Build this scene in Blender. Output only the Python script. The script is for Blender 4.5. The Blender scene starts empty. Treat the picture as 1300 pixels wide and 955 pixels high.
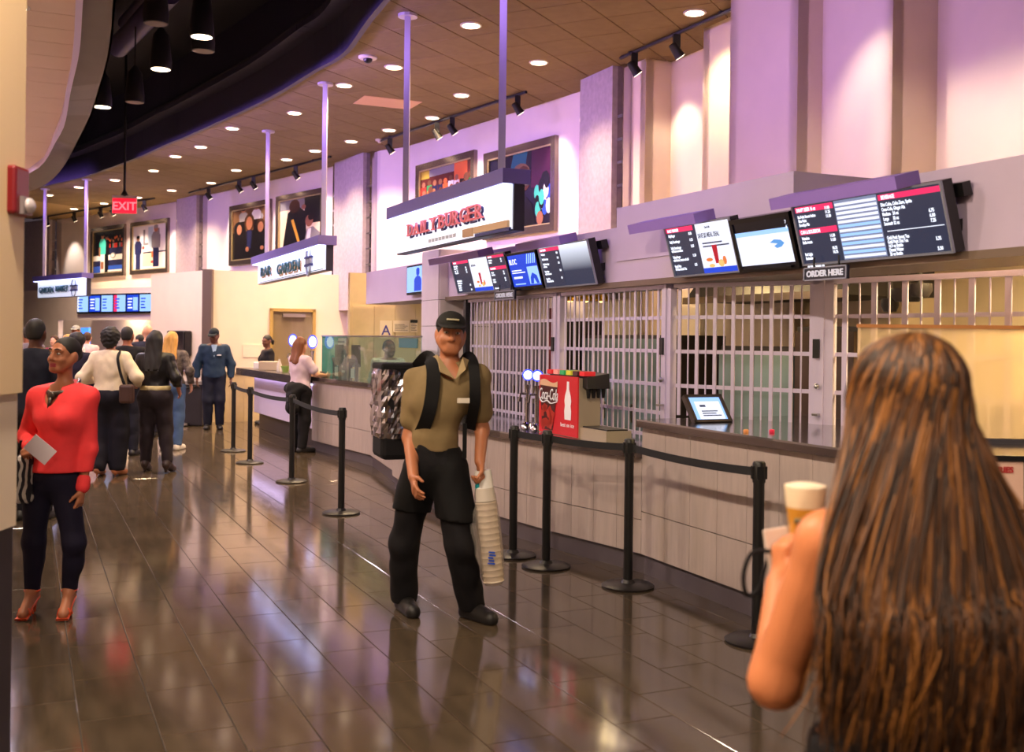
import bpy, bmesh, math, random
import numpy as np
from mathutils import Matrix, Vector
random.seed(7)
S = bpy.context.scene
COL = S.collection
PI = math.pi
# ---------------------------------------------------------------- camera
FOC, ROLL, PITCH, CAMZ = 1365.0, 0.012, -0.001, 1.65
CX, CY = 650.0, 433.0
_c, _s = math.cos(ROLL), math.sin(ROLL)
_pc, _ps = math.cos(PITCH), math.sin(PITCH)
def _tilt(d): return Vector((d[0], _pc*d[1]-_ps*d[2], _ps*d[1]+_pc*d[2]))
def ray(px, py):
    x = (px-CX)/FOC; y = -(py-CY)/FOC
    return _tilt((_c*x-_s*y, 1.0, _s*x+_c*y))
CAMP = Vector((0, 0, CAMZ))
cam = bpy.data.objects.new('camera', bpy.data.cameras.new('camera'))
COL.objects.link(cam); S.camera = cam
r_, u_, f_ = _tilt((_c, 0, _s)), _tilt((-_s, 0, _c)), _tilt((0, 1, 0))
cam.matrix_world = Matrix(((r_.x, u_.x, -f_.x, 0), (r_.y, u_.y, -f_.y, 0), (r_.z, u_.z, -f_.z, CAMZ), (0, 0, 0, 1)))
cam.data.sensor_width = 36; cam.data.sensor_fit = 'HORIZONTAL'
cam.data.lens = 36*FOC/1300; cam.data.shift_y = -(477.5-CY)/1300
cam.data.dof.use_dof = True; cam.data.dof.focus_distance = 9.0; cam.data.dof.aperture_fstop = 2.8
# ---------------------------------------------------------------- world, exposure
w = bpy.data.worlds.new('world'); S.world = w; w.use_nodes = True
w.node_tree.nodes['Background'].inputs[0].default_value = (0.62, 0.45, 0.52, 1)
w.node_tree.nodes['Background'].inputs[1].default_value = 0.10
S.view_settings.view_transform = 'Standard'; S.view_settings.look = 'None'
S.view_settings.gamma = 1; S.view_settings.use_curve_mapping = False
S.view_settings.exposure = -0.1
CAN_W, TRACK_W, VIOLET_W, KITCHEN_W, RING_FILL_W = 300, 80, 58, 80, 430
WARM, VIOLET = (1.0, 0.72, 0.40), (0.52, 0.30, 1.0)
# ---------------------------------------------------------------- corridor frame: v to the right (towards the kitchens), u along the concourse
ANG = math.radians(24.4)
CV, SV = math.cos(ANG), math.sin(ANG)
def W(v, u, z=0.0): return Vector((v*CV-u*SV, v*SV+u*CV, z))
def VU(p): return (p[0]*CV+p[1]*SV, -p[0]*SV+p[1]*CV)
VD, UD = Vector((CV, SV, 0)), Vector((-SV, CV, 0))
def gp(px, py, z=0.0):
    d = ray(px, py); t = (z-CAMZ)/d.z; return CAMP+d*t
def yp(px, py, Y):
    d = ray(px, py); return CAMP+d*(Y/d.y)
def atv(px, py, v):                       # ray meets the plane v = const -> (u, z)
    d = ray(px, py); t = v/d.dot(VD); p = CAMP+d*t; return p.dot(UD), p.z
def atu(px, py, u):
    d = ray(px, py); t = u/d.dot(UD); p = CAMP+d*t; return p.dot(VD), p.z
def atseg(px, py, a, b):                  # ray meets the upright plane through world points a, b -> world point
    n = Vector((b[1]-a[1], -(b[0]-a[0]), 0)); d = ray(px, py)
    t = (Vector((a[0], a[1], 0))-CAMP).dot(n)/d.dot(n); return CAMP+d*t
# ---------------------------------------------------------------- materials
def lin(c):
    out = []
    for x in c[:3]:
        x = x/255.0; out.append(x/12.92 if x <= .04045 else ((x+.055)/1.055)**2.4)
    return out
MATS = {}
def mat(name, rgb, rough=.5, metal=0., emit=0., var=0., scale=6., bump=0., spec=.5, ecol=None, coat=0., stretch=None):
    if name in MATS: return MATS[name]
    m = bpy.data.materials.new(name); m.use_nodes = True; nt = m.node_tree; b = nt.nodes['Principled BSDF']
    c = lin(rgb); b.inputs['Base Color'].default_value = (*c, 1); b.inputs['Roughness'].default_value = rough
    b.inputs['Metallic'].default_value = metal; b.inputs['Specular IOR Level'].default_value = spec
    b.inputs['Coat Weight'].default_value = coat
    if emit:
        e = lin(ecol) if ecol else c
        b.inputs['Emission Color'].default_value = (*e, 1); b.inputs['Emission Strength'].default_value = emit
    if var or bump:
        tc = nt.nodes.new('ShaderNodeTexCoord'); no = nt.nodes.new('ShaderNodeTexNoise')
        no.inputs['Scale'].default_value = scale; no.inputs['Detail'].default_value = 4
        src = tc.outputs['Object']
        if stretch:
            mp = nt.nodes.new('ShaderNodeMapping'); mp.inputs['Scale'].default_value = stretch
            nt.links.new(src, mp.inputs[0]); src = mp.outputs[0]
        nt.links.new(src, no.inputs['Vector'])
        if var:
            rp = nt.nodes.new('ShaderNodeValToRGB')
            rp.color_ramp.elements[0].position = .3; rp.color_ramp.elements[1].position = .7
            rp.color_ramp.elements[0].color = (*[x*(1-var) for x in c], 1); rp.color_ramp.elements[1].color = (*[min(1, x*(1+var)) for x in c], 1)
            nt.links.new(no.outputs[0], rp.inputs[0]); nt.links.new(rp.outputs[0], b.inputs['Base Color'])
        if bump:
            bp = nt.nodes.new('ShaderNodeBump'); bp.inputs['Strength'].default_value = bump; bp.inputs['Distance'].default_value = .01
            nt.links.new(no.outputs[0], bp.inputs['Height']); nt.links.new(bp.outputs[0], b.inputs['Normal'])
    MATS[name] = m; return m
def glassmat(name, rgb, clear=.8, rough=.05, body=None):
    """thin pane: part straight through, part glossy, part milky"""
    if name in MATS: return MATS[name]
    m = bpy.data.materials.new(name); m.use_nodes = True; nt = m.node_tree; nt.nodes.clear()
    o = nt.nodes.new('ShaderNodeOutputMaterial'); t = nt.nodes.new('ShaderNodeBsdfTransparent'); g = nt.nodes.new('ShaderNodeBsdfGlossy')
    d = nt.nodes.new('ShaderNodeBsdfDiffuse'); tr = nt.nodes.new('ShaderNodeBsdfTranslucent'); a = nt.nodes.new('ShaderNodeAddShader')
    c = (*lin(rgb), 1); t.inputs[0].default_value = c; g.inputs['Roughness'].default_value = rough
    cb = (*[x*.5 for x in lin(body or rgb)], 1); d.inputs[0].default_value = cb; tr.inputs[0].default_value = cb
    nt.links.new(d.outputs[0], a.inputs[0]); nt.links.new(tr.outputs[0], a.inputs[1])
    m1 = nt.nodes.new('ShaderNodeMixShader'); m1.inputs[0].default_value = clear
    nt.links.new(a.outputs[0], m1.inputs[1]); nt.links.new(t.outputs[0], m1.inputs[2])
    lw = nt.nodes.new('ShaderNodeFresnel'); lw.inputs[0].default_value = 1.3; ge = nt.nodes.new('ShaderNodeNewGeometry'); iv = nt.nodes.new('ShaderNodeMath'); iv.operation = 'SUBTRACT'; iv.inputs[0].default_value = 1; mu = nt.nodes.new('ShaderNodeMath'); mu.operation = 'MULTIPLY'
    nt.links.new(ge.outputs['Backfacing'], iv.inputs[1]); nt.links.new(iv.outputs[0], mu.inputs[0]); nt.links.new(lw.outputs[0], mu.inputs[1])
    m2 = nt.nodes.new('ShaderNodeMixShader'); nt.links.new(mu.outputs[0], m2.inputs[0])
    nt.links.new(m1.outputs[0], m2.inputs[1]); nt.links.new(g.outputs[0], m2.inputs[2]); nt.links.new(m2.outputs[0], o.inputs[0])
    MATS[name] = m; return m
# ---------------------------------------------------------------- mesh building
class MB:
    def __init__(s): s.v = []; s.f = []; s.m = []
    def add(s, vs, fs, mi=0):
        b = len(s.v); s.v += [Vector(p) for p in vs]; s.f += [tuple(i+b for i in f) for f in fs]; s.m += [mi]*len(fs); return s
    def hexa(s, p, mi=0):   # p: 4 bottom ccw, 4 top
        return s.add(p, [(3, 2, 1, 0), (4, 5, 6, 7), (0, 1, 5, 4), (1, 2, 6, 5), (2, 3, 7, 6), (3, 0, 4, 7)], mi)
    def box(s, x0, x1, y0, y1, z0, z1, mi=0):
        x0, x1 = min(x0, x1), max(x0, x1); y0, y1 = min(y0, y1), max(y0, y1); z0, z1 = min(z0, z1), max(z0, z1)
        return s.hexa([(x0, y0, z0), (x1, y0, z0), (x1, y1, z0), (x0, y1, z0), (x0, y0, z1), (x1, y0, z1), (x1, y1, z1), (x0, y1, z1)], mi)
    def cbox(s, v0, v1, u0, u1, z0, z1, mi=0):   # box in the corridor frame
        v0, v1 = min(v0, v1), max(v0, v1); u0, u1 = min(u0, u1), max(u0, u1); z0, z1 = min(z0, z1), max(z0, z1)
        return s.hexa([W(v0, u0, z0), W(v1, u0, z0), W(v1, u1, z0), W(v0, u1, z0), W(v0, u0, z1), W(v1, u0, z1), W(v1, u1, z1), W(v0, u1, z1)], mi)
    def fbox(s, M, x0, x1, y0, y1, z0, z1, mi=0):  # box in any frame M
        b = len(s.v); s.box(x0, x1, y0, y1, z0, z1, mi)
        for i in range(b, len(s.v)): s.v[i] = M @ s.v[i]
        return s
    def quad(s, a, b, c, d, mi=0): return s.add([a, b, c, d], [(0, 1, 2, 3)], mi)
    def prism(s, pts, z0, z1, mi=0):   # pts ccw (x,y)
        n = len(pts); vs = [(p[0], p[1], z0) for p in pts]+[(p[0], p[1], z1) for p in pts]
        fs = [tuple(range(n-1, -1, -1)), tuple(range(n, 2*n))]+[(i, (i+1) % n, n+(i+1) % n, n+i) for i in range(n)]
        return s.add(vs, fs, mi)
    def lathe(s, prof, c=(0, 0, 0), n=20, mi=0, M=None):   # prof: (r,z) bottom to top
        c = Vector(c); vs = []; fs = []
        for r, z in prof:
            for k in range(n):
                a = 2*PI*k/n; p = Vector((r*math.cos(a), r*math.sin(a), z)); vs.append((M @ p if M else p)+c)
        for j in range(len(prof)-1):
            for k in range(n):
                fs.append((j*n+k, j*n+(k+1) % n, (j+1)*n+(k+1) % n, (j+1)*n+k))
        fs.append(tuple(range(n-1, -1, -1))); t = (len(prof)-1)*n; fs.append(tuple(range(t, t+n)))
        return s.add(vs, fs, mi)
    def tube(s, pts, r, n=8, mi=0):
        pts = [Vector(p) for p in pts]; rs = r if isinstance(r, (list, tuple)) else [r]*len(pts)
        vs = []; fs = []; prev = None
        for i, p in enumerate(pts):
            d = (pts[min(i+1, len(pts)-1)]-pts[max(i-1, 0)])
            d = d.normalized() if d.length > 1e-9 else Vector((0, 0, 1))
            if prev is None: a = d.orthogonal().normalized()
            else: a = (prev-d*prev.dot(d)); a = a.normalized() if a.length > 1e-6 else d.orthogonal().normalized()
            prev = a; b = d.cross(a)
            for k in range(n):
                t = 2*PI*k/n; vs.append(p+(a*math.cos(t)+b*math.sin(t))*rs[i])
        for i in range(len(pts)-1):
            for k in range(n): fs.append((i*n+k, i*n+(k+1) % n, (i+1)*n+(k+1) % n, (i+1)*n+k))
        fs.append(tuple(range(n-1, -1, -1))); t = (len(pts)-1)*n; fs.append(tuple(range(t, t+n)))
        return s.add(vs, fs, mi)
    def ball(s, c, r, n=12, mi=0, M=None):
        r = r if isinstance(r, (tuple, list)) else (r, r, r); c = Vector(c); h = n//2; vs = []; fs = []
        for j in range(h+1):
            ph = PI*j/h
            for k in range(n):
                a = 2*PI*k/n; p = Vector((r[0]*math.sin(ph)*math.cos(a), r[1]*math.sin(ph)*math.sin(a), -r[2]*math.cos(ph)))
                vs.append((M @ p if M else p)+c)
        for j in range(h):
            for k in range(n):
                f = (j*n+k, j*n+(k+1) % n, (j+1)*n+(k+1) % n, (j+1)*n+k)
                fs.append(f)
        b = len(s.v); s.add(vs, fs, mi); return s
def wloc(o):
    p = Vector((0, 0, 0))
    while o: p += o.location; o = o.parent
    return p
def link_mesh(name, me, parent=None, loc=(0, 0, 0), rz=0):
    o = bpy.data.objects.new(name, me); COL.objects.link(o); o.parent = parent; o.location = loc; o.rotation_euler[2] = rz; return o
def build(name, mb, mats, parent=None, smooth=False, bevel=0., base=None):
    """links a mesh builder's world-space shapes as one object (under a parent, or standing on its own base point)"""
    mats = mats if isinstance(mats, (list, tuple)) else [mats]
    off = wloc(parent) if parent else Vector(base if base is not None else (0, 0, 0))
    me = bpy.data.meshes.new(name); me.from_pydata([tuple(p-off) for p in mb.v], [], mb.f)
    for m in mats: me.materials.append(m)
    me.polygons.foreach_set('material_index', mb.m)
    bm = bmesh.new(); bm.from_mesh(me)
    bmesh.ops.remove_doubles(bm, verts=bm.verts, dist=1e-6)
    if bevel: bmesh.ops.bevel(bm, geom=list(bm.edges), offset=bevel, segments=2, affect='EDGES', profile=.5)
    bmesh.ops.recalc_face_normals(bm, faces=bm.faces); bm.to_mesh(me); bm.free()
    if smooth:
        me.polygons.foreach_set('use_smooth', [True]*len(me.polygons)); me.set_sharp_from_angle(angle=math.radians(40))
    return link_mesh(name, me, parent, (0, 0, 0) if parent else off)
def tag(o, label=None, cat=None, group=None, kind=None):
    if label: o['label'] = label
    if cat: o['category'] = cat
    if group: o['group'] = group
    if kind: o['kind'] = kind
    return o
def thing(name, label, cat, loc, group=None, rz=0):
    o = bpy.data.objects.new(name, None); COL.objects.link(o); o.empty_display_size = .1
    o.location = loc; o.rotation_euler[2] = rz; return tag(o, label, cat, group)
def struct(name, mb, mats, label=None, **k): return tag(build(name, mb, mats, **k), label, kind='structure')
def copy_tree(o, parent=None):
    c = o.copy(); COL.objects.link(c); c.parent = parent
    for ch in list(o.children): copy_tree(ch, c)
    return c
def text(name, s, size, m, M, parent, ext=.002, shear=0., bold=0., sx=1., align='LEFT', spacing=1., lines=1.):
    cu = bpy.data.curves.new(name, 'FONT'); cu.body = s; cu.size = size; cu.extrude = ext; cu.shear = shear; cu.offset = bold
    cu.align_x = align; cu.resolution_u = 3; cu.space_character = spacing; cu.space_line = lines
    t = bpy.data.objects.new(name, cu); me = bpy.data.meshes.new_from_object(t)
    bpy.data.objects.remove(t); bpy.data.curves.remove(cu)
    me.name = name; me.transform(Matrix.Diagonal((sx, 1, 1, 1))); off = wloc(parent) if parent else Vector((0, 0, 0))
    me.transform(Matrix.Translation(-off) @ M); me.materials.clear(); me.materials.append(m)
    return link_mesh(name, me, parent)
def text_fit(name, s, m, M, parent, w, h, ext=.004, bold=.0, shear=0.):
    """lettering stretched to an exact width and cap height"""
    o = text(name, s, 1., m, Matrix.Identity(4), None, ext=0, bold=bold, shear=shear); me = o.data
    co = np.empty(len(me.vertices)*3); me.vertices.foreach_get('co', co); co = co.reshape(-1, 3); lo, hi = co.min(0), co.max(0)
    me.transform(Matrix.Diagonal((w/(hi[0]-lo[0]), h/(hi[1]-lo[1]), 1, 1)) @ Matrix.Translation((-lo[0], -lo[1], 0)))
    bm = bmesh.new(); bm.from_mesh(me); r = bmesh.ops.extrude_face_region(bm, geom=list(bm.faces)); bmesh.ops.translate(bm, verts=[v for v in r['geom'] if isinstance(v, bmesh.types.BMVert)], vec=(0, 0, ext))
    bmesh.ops.recalc_face_normals(bm, faces=bm.faces); bm.to_mesh(me); bm.free()
    me.transform(Matrix.Translation(-wloc(parent)) @ M); o.parent = parent; return o
def frame(o, x, y):
    x = Vector(x).normalized(); y = Vector(y); y = (y-x*y.dot(x)).normalized(); z = x.cross(y)
    return Matrix(((x.x, y.x, z.x, o[0]), (x.y, y.y, z.y, o[1]), (x.z, y.z, z.z, o[2]), (0, 0, 0, 1)))
def lamp(name, kind, loc, energy, color, parent=None, aim=None, **k):
    l = bpy.data.lights.new(name, kind); l.energy = energy; l.color = color
    for a, b in k.items(): setattr(l, a, b)
    o = bpy.data.objects.new(name, l); COL.objects.link(o); o.parent = parent
    o.location = Vector(loc)-(wloc(parent) if parent else Vector((0, 0, 0)))
    if aim is not None: o.rotation_euler = (Vector(aim)-Vector(loc)).to_track_quat('-Z', 'Y').to_euler()
    return o
def smooth_path(pts, n=8):
    pts = [Vector(p) for p in pts]; out = []
    for i in range(len(pts)-1):
        p0, p1, p2, p3 = pts[max(i-1, 0)], pts[i], pts[i+1], pts[min(i+2, len(pts)-1)]
        for k in range(n):
            t = k/n; out.append(.5*((2*p1)+(p2-p0)*t+(2*p0-5*p1+4*p2-p3)*t*t+(3*p1-p0-3*p2+p3)*t**3))
    return out+[pts[-1]]
# ================================================================ STRUCTURE
CEIL = 5.23
VF = 4.41            # plane of the burger stand's fascia
M_wall = mat('wall_paint', (228, 216, 218), .62, var=.03, scale=2.5)
M_wallw = mat('wall_paint_warm', (232, 214, 190), .6, var=.03, scale=2.5)
M_fascia = mat('white_paint_violet_lit', (196, 180, 206), .5, var=.03, scale=3)  # white fascia paint with the violet light on it mixed into the colour
M_dark = mat('dark_ceiling_paint', (16, 13, 22), .8)
M_black = mat('black_satin', (14, 13, 15), .42)
M_steel = mat('brushed_steel', (168, 166, 168), .3, 1., var=.08, scale=4, stretch=(1, 1, 30))
M_mirror = mat('polished_steel', (190, 185, 190), .12, 1.)
M_alu = mat('anodised_aluminium', (206, 196, 222), .35, .25)
M_grout = mat('grout', (52, 46, 42), .8)
def tile_material(name, rgb, rough, var, rnd, stretch, scale, bump=.0, spec=.5, rvar=.0):
    m = mat(name, rgb, rough, spec=spec); nt = m.node_tree; b = nt.nodes['Principled BSDF']; c = lin(rgb)
    tc = nt.nodes.new('ShaderNodeTexCoord'); mp = nt.nodes.new('ShaderNodeMapping'); mp.inputs['Scale'].default_value = stretch
    oi = nt.nodes.new('ShaderNodeObjectInfo'); no = nt.nodes.new('ShaderNodeTexNoise'); no.inputs['Scale'].default_value = scale; no.inputs['Detail'].default_value = 5
    ad = nt.nodes.new('ShaderNodeVectorMath'); ad.operation = 'ADD'
    nt.links.new(tc.outputs['Object'], ad.inputs[0]); nt.links.new(oi.outputs['Location'], ad.inputs[1])
    nt.links.new(ad.outputs[0], mp.inputs[0]); nt.links.new(mp.outputs[0], no.inputs['Vector'])
    rp = nt.nodes.new('ShaderNodeValToRGB'); rp.color_ramp.elements[0].position = .32; rp.color_ramp.elements[1].position = .7
    rp.color_ramp.elements[0].color = (*[x*(1-var) for x in c], 1); rp.color_ramp.elements[1].color = (*[x*(1+var) for x in c], 1)
    nt.links.new(no.outputs[0], rp.inputs[0])
    mr = nt.nodes.new('ShaderNodeMapRange'); mr.inputs[3].default_value = 1-rnd; mr.inputs[4].default_value = 1+rnd
    nt.links.new(oi.outputs['Random'], mr.inputs[0])
    mx = nt.nodes.new('ShaderNodeVectorMath'); mx.operation = 'SCALE'; nt.links.new(rp.outputs[0], mx.inputs[0]); nt.links.new(mr.outputs[0], mx.inputs['Scale'])
    nt.links.new(mx.outputs[0], b.inputs['Base Color'])
    if rvar:
        m2 = nt.nodes.new('ShaderNodeMapRange'); m2.inputs[3].default_value = rough-rvar; m2.inputs[4].default_value = rough+rvar
        nt.links.new(no.outputs[0], m2.inputs[0]); nt.links.new(m2.outputs[0], b.inputs['Roughness'])
    if bump:
        bp = nt.nodes.new('ShaderNodeBump'); bp.inputs['Strength'].default_value = bump; bp.inputs['Distance'].default_value = .004
        nt.links.new(no.outputs[0], bp.inputs['Height']); nt.links.new(bp.outputs[0], b.inputs['Normal'])
    return m
M_floor = tile_material('slate_floor_tile', (78, 66, 53), .105, .22, .1, (6, 1.2, 1), 2.2, bump=.012, spec=.6, rvar=.04)
M_ctile = tile_material('acoustic_tile', (122, 105, 80), .85, .06, .05, (1, 1, 1), 9, bump=.15, spec=.2)
M_cnt = tile_material('counter_wall_tile', (178, 162, 156), .38, .07, .035, (14, 14, 2), 2.0, bump=.02)
M_cream = tile_material('cream_wall_tile', (206, 182, 140), .4, .05, .03, (3, 3, 3), 2.0)
M_base = mat('baseboard_tile', (84, 76, 82), .3, var=.08, scale=5)

def tile_mesh(name, lx, ly, h, m, ch=.004):
    mb = MB(); x, y = lx/2, ly/2
    vs = [(-x, -y, 0), (x, -y, 0), (x, y, 0), (-x, y, 0), (-x, -y, h-ch), (x, -y, h-ch), (x, y, h-ch), (-x, y, h-ch),
          (-x+ch, -y+ch, h), (x-ch, -y+ch, h), (x-ch, y-ch, h), (-x+ch, y-ch, h)]
    fs = [(0, 1, 5, 4), (1, 2, 6, 5), (2, 3, 7, 6), (3, 0, 4, 7), (4, 5, 9, 8), (5, 6, 10, 9), (6, 7, 11, 10), (7, 4, 8, 11), (8, 9, 10, 11)]
    me = bpy.data.meshes.new(name); me.from_pydata(vs, [], fs); me.materials.append(m); return me, vs, fs
# ---- floor
fl = struct('floor', MB().cbox(-16, 14, -3, 42, -.1, -.006), M_grout, 'dark slate tiled floor with polished shine')
TW, TL = .30, .60
v0 = VU(gp(327, 828))[0]
tm, tvs, tfs = tile_mesh('floor_tile', TW-.004, TL-.004, .006, M_floor, .0015)
cells = []
for i in range(-52, 42):
    for j in range(-3, 68):
        v = v0+(i+.5)*TW; u = j*TL+(TL/2 if i % 2 else 0)+.12
        if v > 4.15 and u < 26: continue
        if v > 9: continue
        p = W(v, u)
        if p.y < 2.5 or p.y > 38: continue
        px = CX+FOC*p.x/p.y; py = CY+FOC*CAMZ/p.y
        if px < -260 or px > 1500: continue
        vis = -40 < px < 1340 and py < 985
        cells.append(((0 if vis else 50)+p.y, v, u))
cells.sort()
rest = MB()
for k, (_, v, u) in enumerate(cells):
    if k < 300: link_mesh('floor_tile', tm, fl, W(v, u, -.006), ANG)
    else:
        R = Matrix.Translation(W(v, u, -.006)) @ Matrix.Rotation(ANG, 4, 'Z')
        rest.add([R @ Vector(q) for q in tvs[:]], tfs)
me = bpy.data.meshes.new('floor_tile_field'); me.from_pydata([tuple(p) for p in rest.v], [], rest.f); me.materials.append(M_floor)
tag(link_mesh('floor_tile_field', me, fl), kind='stuff')
# ---- ceilings: open black ceiling over the middle, acoustic tiles over the stands, ring soffit over the left
edge_px = [(488, 0), (442.5, 60), (403.7, 83.7), (358.5, 111.7), (315, 134.5), (240, 168.8), (218, 177.7), (157, 204), (62, 232)]
ed = [gp(px, py, CEIL) for px, py in edge_px]
ed = [ed[0]+(ed[0]-ed[1]).normalized()*9+Vector((.9, 0, 0)), ed[0]+(ed[0]-ed[1]).normalized()*4+Vector((.2, 0, 0))]+ed
ed.append(ed[-1]+(ed[-1]-ed[-3]).normalized()*9+Vector((-2, -.5, 0)))
EDGE = [Vector((p.x, p.y, 0)) for p in smooth_path(ed, 5)]
struct('ceiling', MB().box(-24, 14, -4, 44, 6.6, 6.7), M_dark, 'open ceiling painted black above the concourse')
cg = MB()
far = [p+Vector((16, 7, 0)) for p in EDGE]
for i in range(len(EDGE)-1):
    a, b, c, d = EDGE[i], EDGE[i+1], far[i+1], far[i]
    cg.hexa([Vector((q.x, q.y, CEIL+.012)) for q in (a, d, c, b)]+[Vector((q.x, q.y, CEIL+.05)) for q in (a, d, c, b)])
M_grid = mat('ceiling_grid', (150, 126, 84), .6)
ct = struct('ceiling', cg, M_grid, 'tan acoustic tile ceiling above the food stands')
e1 = Vector((.541, -.280, 0)); e1 = e1.normalized()*.61; e2 = Vector((-e1.y, e1.x, 0))
o0 = Vector((-.911, 12.2, 0))
cm, cvs, cfs = tile_mesh('ceiling_tile', .598, .598, .016, M_ctile, .004)
rz = math.atan2(e1.y, e1.x)
def clip(poly, a, b):      # keep the part right of a->b
    n = Vector((b.y-a.y, -(b.x-a.x), 0)); out = []
    for i in range(len(poly)):
        p, q = poly[i], poly[(i+1) % len(poly)]; dp, dq = (p-a).dot(n), (q-a).dot(n)
        if dp >= 0: out.append(p)
        if (dp >= 0) != (dq >= 0): out.append(p+(q-p)*(dp/(dp-dq)))
    return out
cc = []
for i in range(-30, 40):
    for j in range(-30, 50):
        c = o0+e1*(i+.5)+e2*(j+.5)
        if c.y < 6 or c.y > 36: continue
        vv, uu = VU(c)
        wallv = 7.6 if uu < 12 else (7.5-(uu-12)*.14 if uu < 22 else 6.1-(uu-22)*.31)
        if vv > wallv+.5: continue
        k = min(range(len(EDGE)-1), key=lambda q: ((EDGE[q]+EDGE[q+1])/2-c).length)
        a, b = EDGE[k], EDGE[k+1]; n = Vector((b.y-a.y, -(b.x-a.x), 0)).normalized(); dist = (c-a).dot(n)
        if dist < -.42: continue
        px = CX+FOC*c.x/c.y; py = CY-FOC*(CEIL-CAMZ)/c.y
        vis = -20 < px < 1320 and py > -25
        cc.append(((0 if vis else 60)+c.y, c, dist, a, b))
cc.sort(key=lambda t: t[0])
crest = MB(); h1, h2 = e1*(.299/.61), e2*(.299/.61)
for k, (_, c, dist, a, b) in enumerate(cc):
    if dist > .43:
        if k < 300:
            o = link_mesh('ceiling_tile', cm, ct, (c.x, c.y, CEIL+.016), rz); o.rotation_euler = (PI, 0, rz)
        else:
            q = [c-h1-h2, c+h1-h2, c+h1+h2, c-h1+h2]; crest.add([Vector((p.x, p.y, CEIL)) for p in q], [(3, 2, 1, 0)])
    else:
        q = clip([c-h1-h2, c+h1-h2, c+h1+h2, c-h1+h2], a, b)
        if len(q) < 3: continue
        mb = MB().prism([(p.x, p.y) for p in q], CEIL, CEIL+.014)
        if k < 300: build('ceiling_tile', mb, M_ctile, ct)
        else: crest.add(mb.v, mb.f)
if crest.v: tag(build('ceiling_tile_field', crest, M_ctile, ct), kind='stuff')
# dark upstand around the edge of the tile ceiling
ub = MB()
for i in range(len(EDGE)-1):
    a, b = EDGE[i], EDGE[i+1]; n = Vector((b.y-a.y, -(b.x-a.x), 0)).normalized()
    ub.hexa([Vector((p.x, p.y, z)) for z in (CEIL-.07, 6.6) for p in (a-n*.06, a+n*.005, b+n*.005, b-n*.06)])
M_viol = mat('dark_violet_paint', (30, 22, 48), .55)
struct('trim_1', ub, M_viol, 'dark violet upstand around the edge of the tile ceiling')
lb = MB()
for i in range(len(EDGE)-1):
    a, b = EDGE[i], EDGE[i+1]; n = Vector((b.y-a.y, -(b.x-a.x), 0)).normalized()
    lb.hexa([Vector((p.x, p.y, z)) for z in (CEIL+.42, CEIL+.5) for p in (a-n*.3, a-n*.06, b-n*.06, b-n*.3)])
struct('trim_2', lb, M_viol, 'dark ledge above the edge of the tile ceiling')
# ring soffit over the left side
HS = 4.2
lip = [gp(px, py, HS) for px, py in [(96, 0), (93, 60), (85, 110), (71, 165), (38, 215)]]
lip = [lip[0]+(lip[0]-lip[1]).normalized()*5, lip[0]+(lip[0]-lip[1]).normalized()*2]+lip; lip.append(lip[-1]+(lip[-1]-lip[-2]).normalized()*3+Vector((-1.2, 0, 0)))
out = [gp(px, py, HS) for px, py in [(147, 0), (141, 60), (129, 105), (105, 170), (57, 235)]]
out = [out[0]+(out[0]-out[1]).normalized()*5, out[0]+(out[0]-out[1]).normalized()*2]+out; out.append(out[-1]+(out[-1]-out[-2]).normalized()*3+Vector((-1.0, 0, 0)))
LIP, OUT = smooth_path(lip, 6), smooth_path(out, 6)
M_soff = mat('soffit_panel', (238, 208, 188), .5, var=.03, scale=2); M_lip = mat('soffit_lip', (226, 206, 246), .35); M_band = mat('soffit_band', (112, 100, 86), .45, var=.06, scale=4)
sb = MB(); lb2 = MB(); bb = MB()
for i in range(len(LIP)-1):
    a, b = LIP[i], LIP[i+1]; c, d = OUT[i], OUT[i+1]
    t = ((c-a).normalized(), (d-b).normalized())
    a1, b1 = a+t[0]*.055, b+t[1]*.055
    lb2.hexa([Vector((p.x, p.y, z)) for z in (HS-.05, HS+.25) for p in (a, a1, b1, b)])
    bb.hexa([Vector((p.x, p.y, z)) for z in (HS, HS+.3) for p in (a1, c, d, b1)])
    bb.hexa([Vector((p.x, p.y, z)) for z in (HS, 6.6) for p in (c-t[0]*.02, c, d, d-t[1]*.02)])
    L = Vector((-9, -4, 0))
    if i % 2 == 0 and i+2 < len(LIP):
        e = LIP[i+2]; g = UD*.006
        sb.hexa([Vector((p.x, p.y, z)) for z in (HS+.02, HS+.06) for p in (a+L+g, a+g, e-g, e+L-g)])
so = struct('ceiling', MB().hexa([Vector((p.x, p.y, z)) for z in (HS+.07, HS+.1) for p in (LIP[0]+Vector((-12, -5, 0)), LIP[0], LIP[-1], LIP[-1]+Vector((-12, -5, 0)))]), M_dark, 'curved ring soffit over the left side of the concourse')
build('soffit_panel', sb, M_soff, so); build('soffit_lip', lb2, M_lip, so, smooth=True); build('soffit_band', bb, M_band, so, smooth=True)
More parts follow.
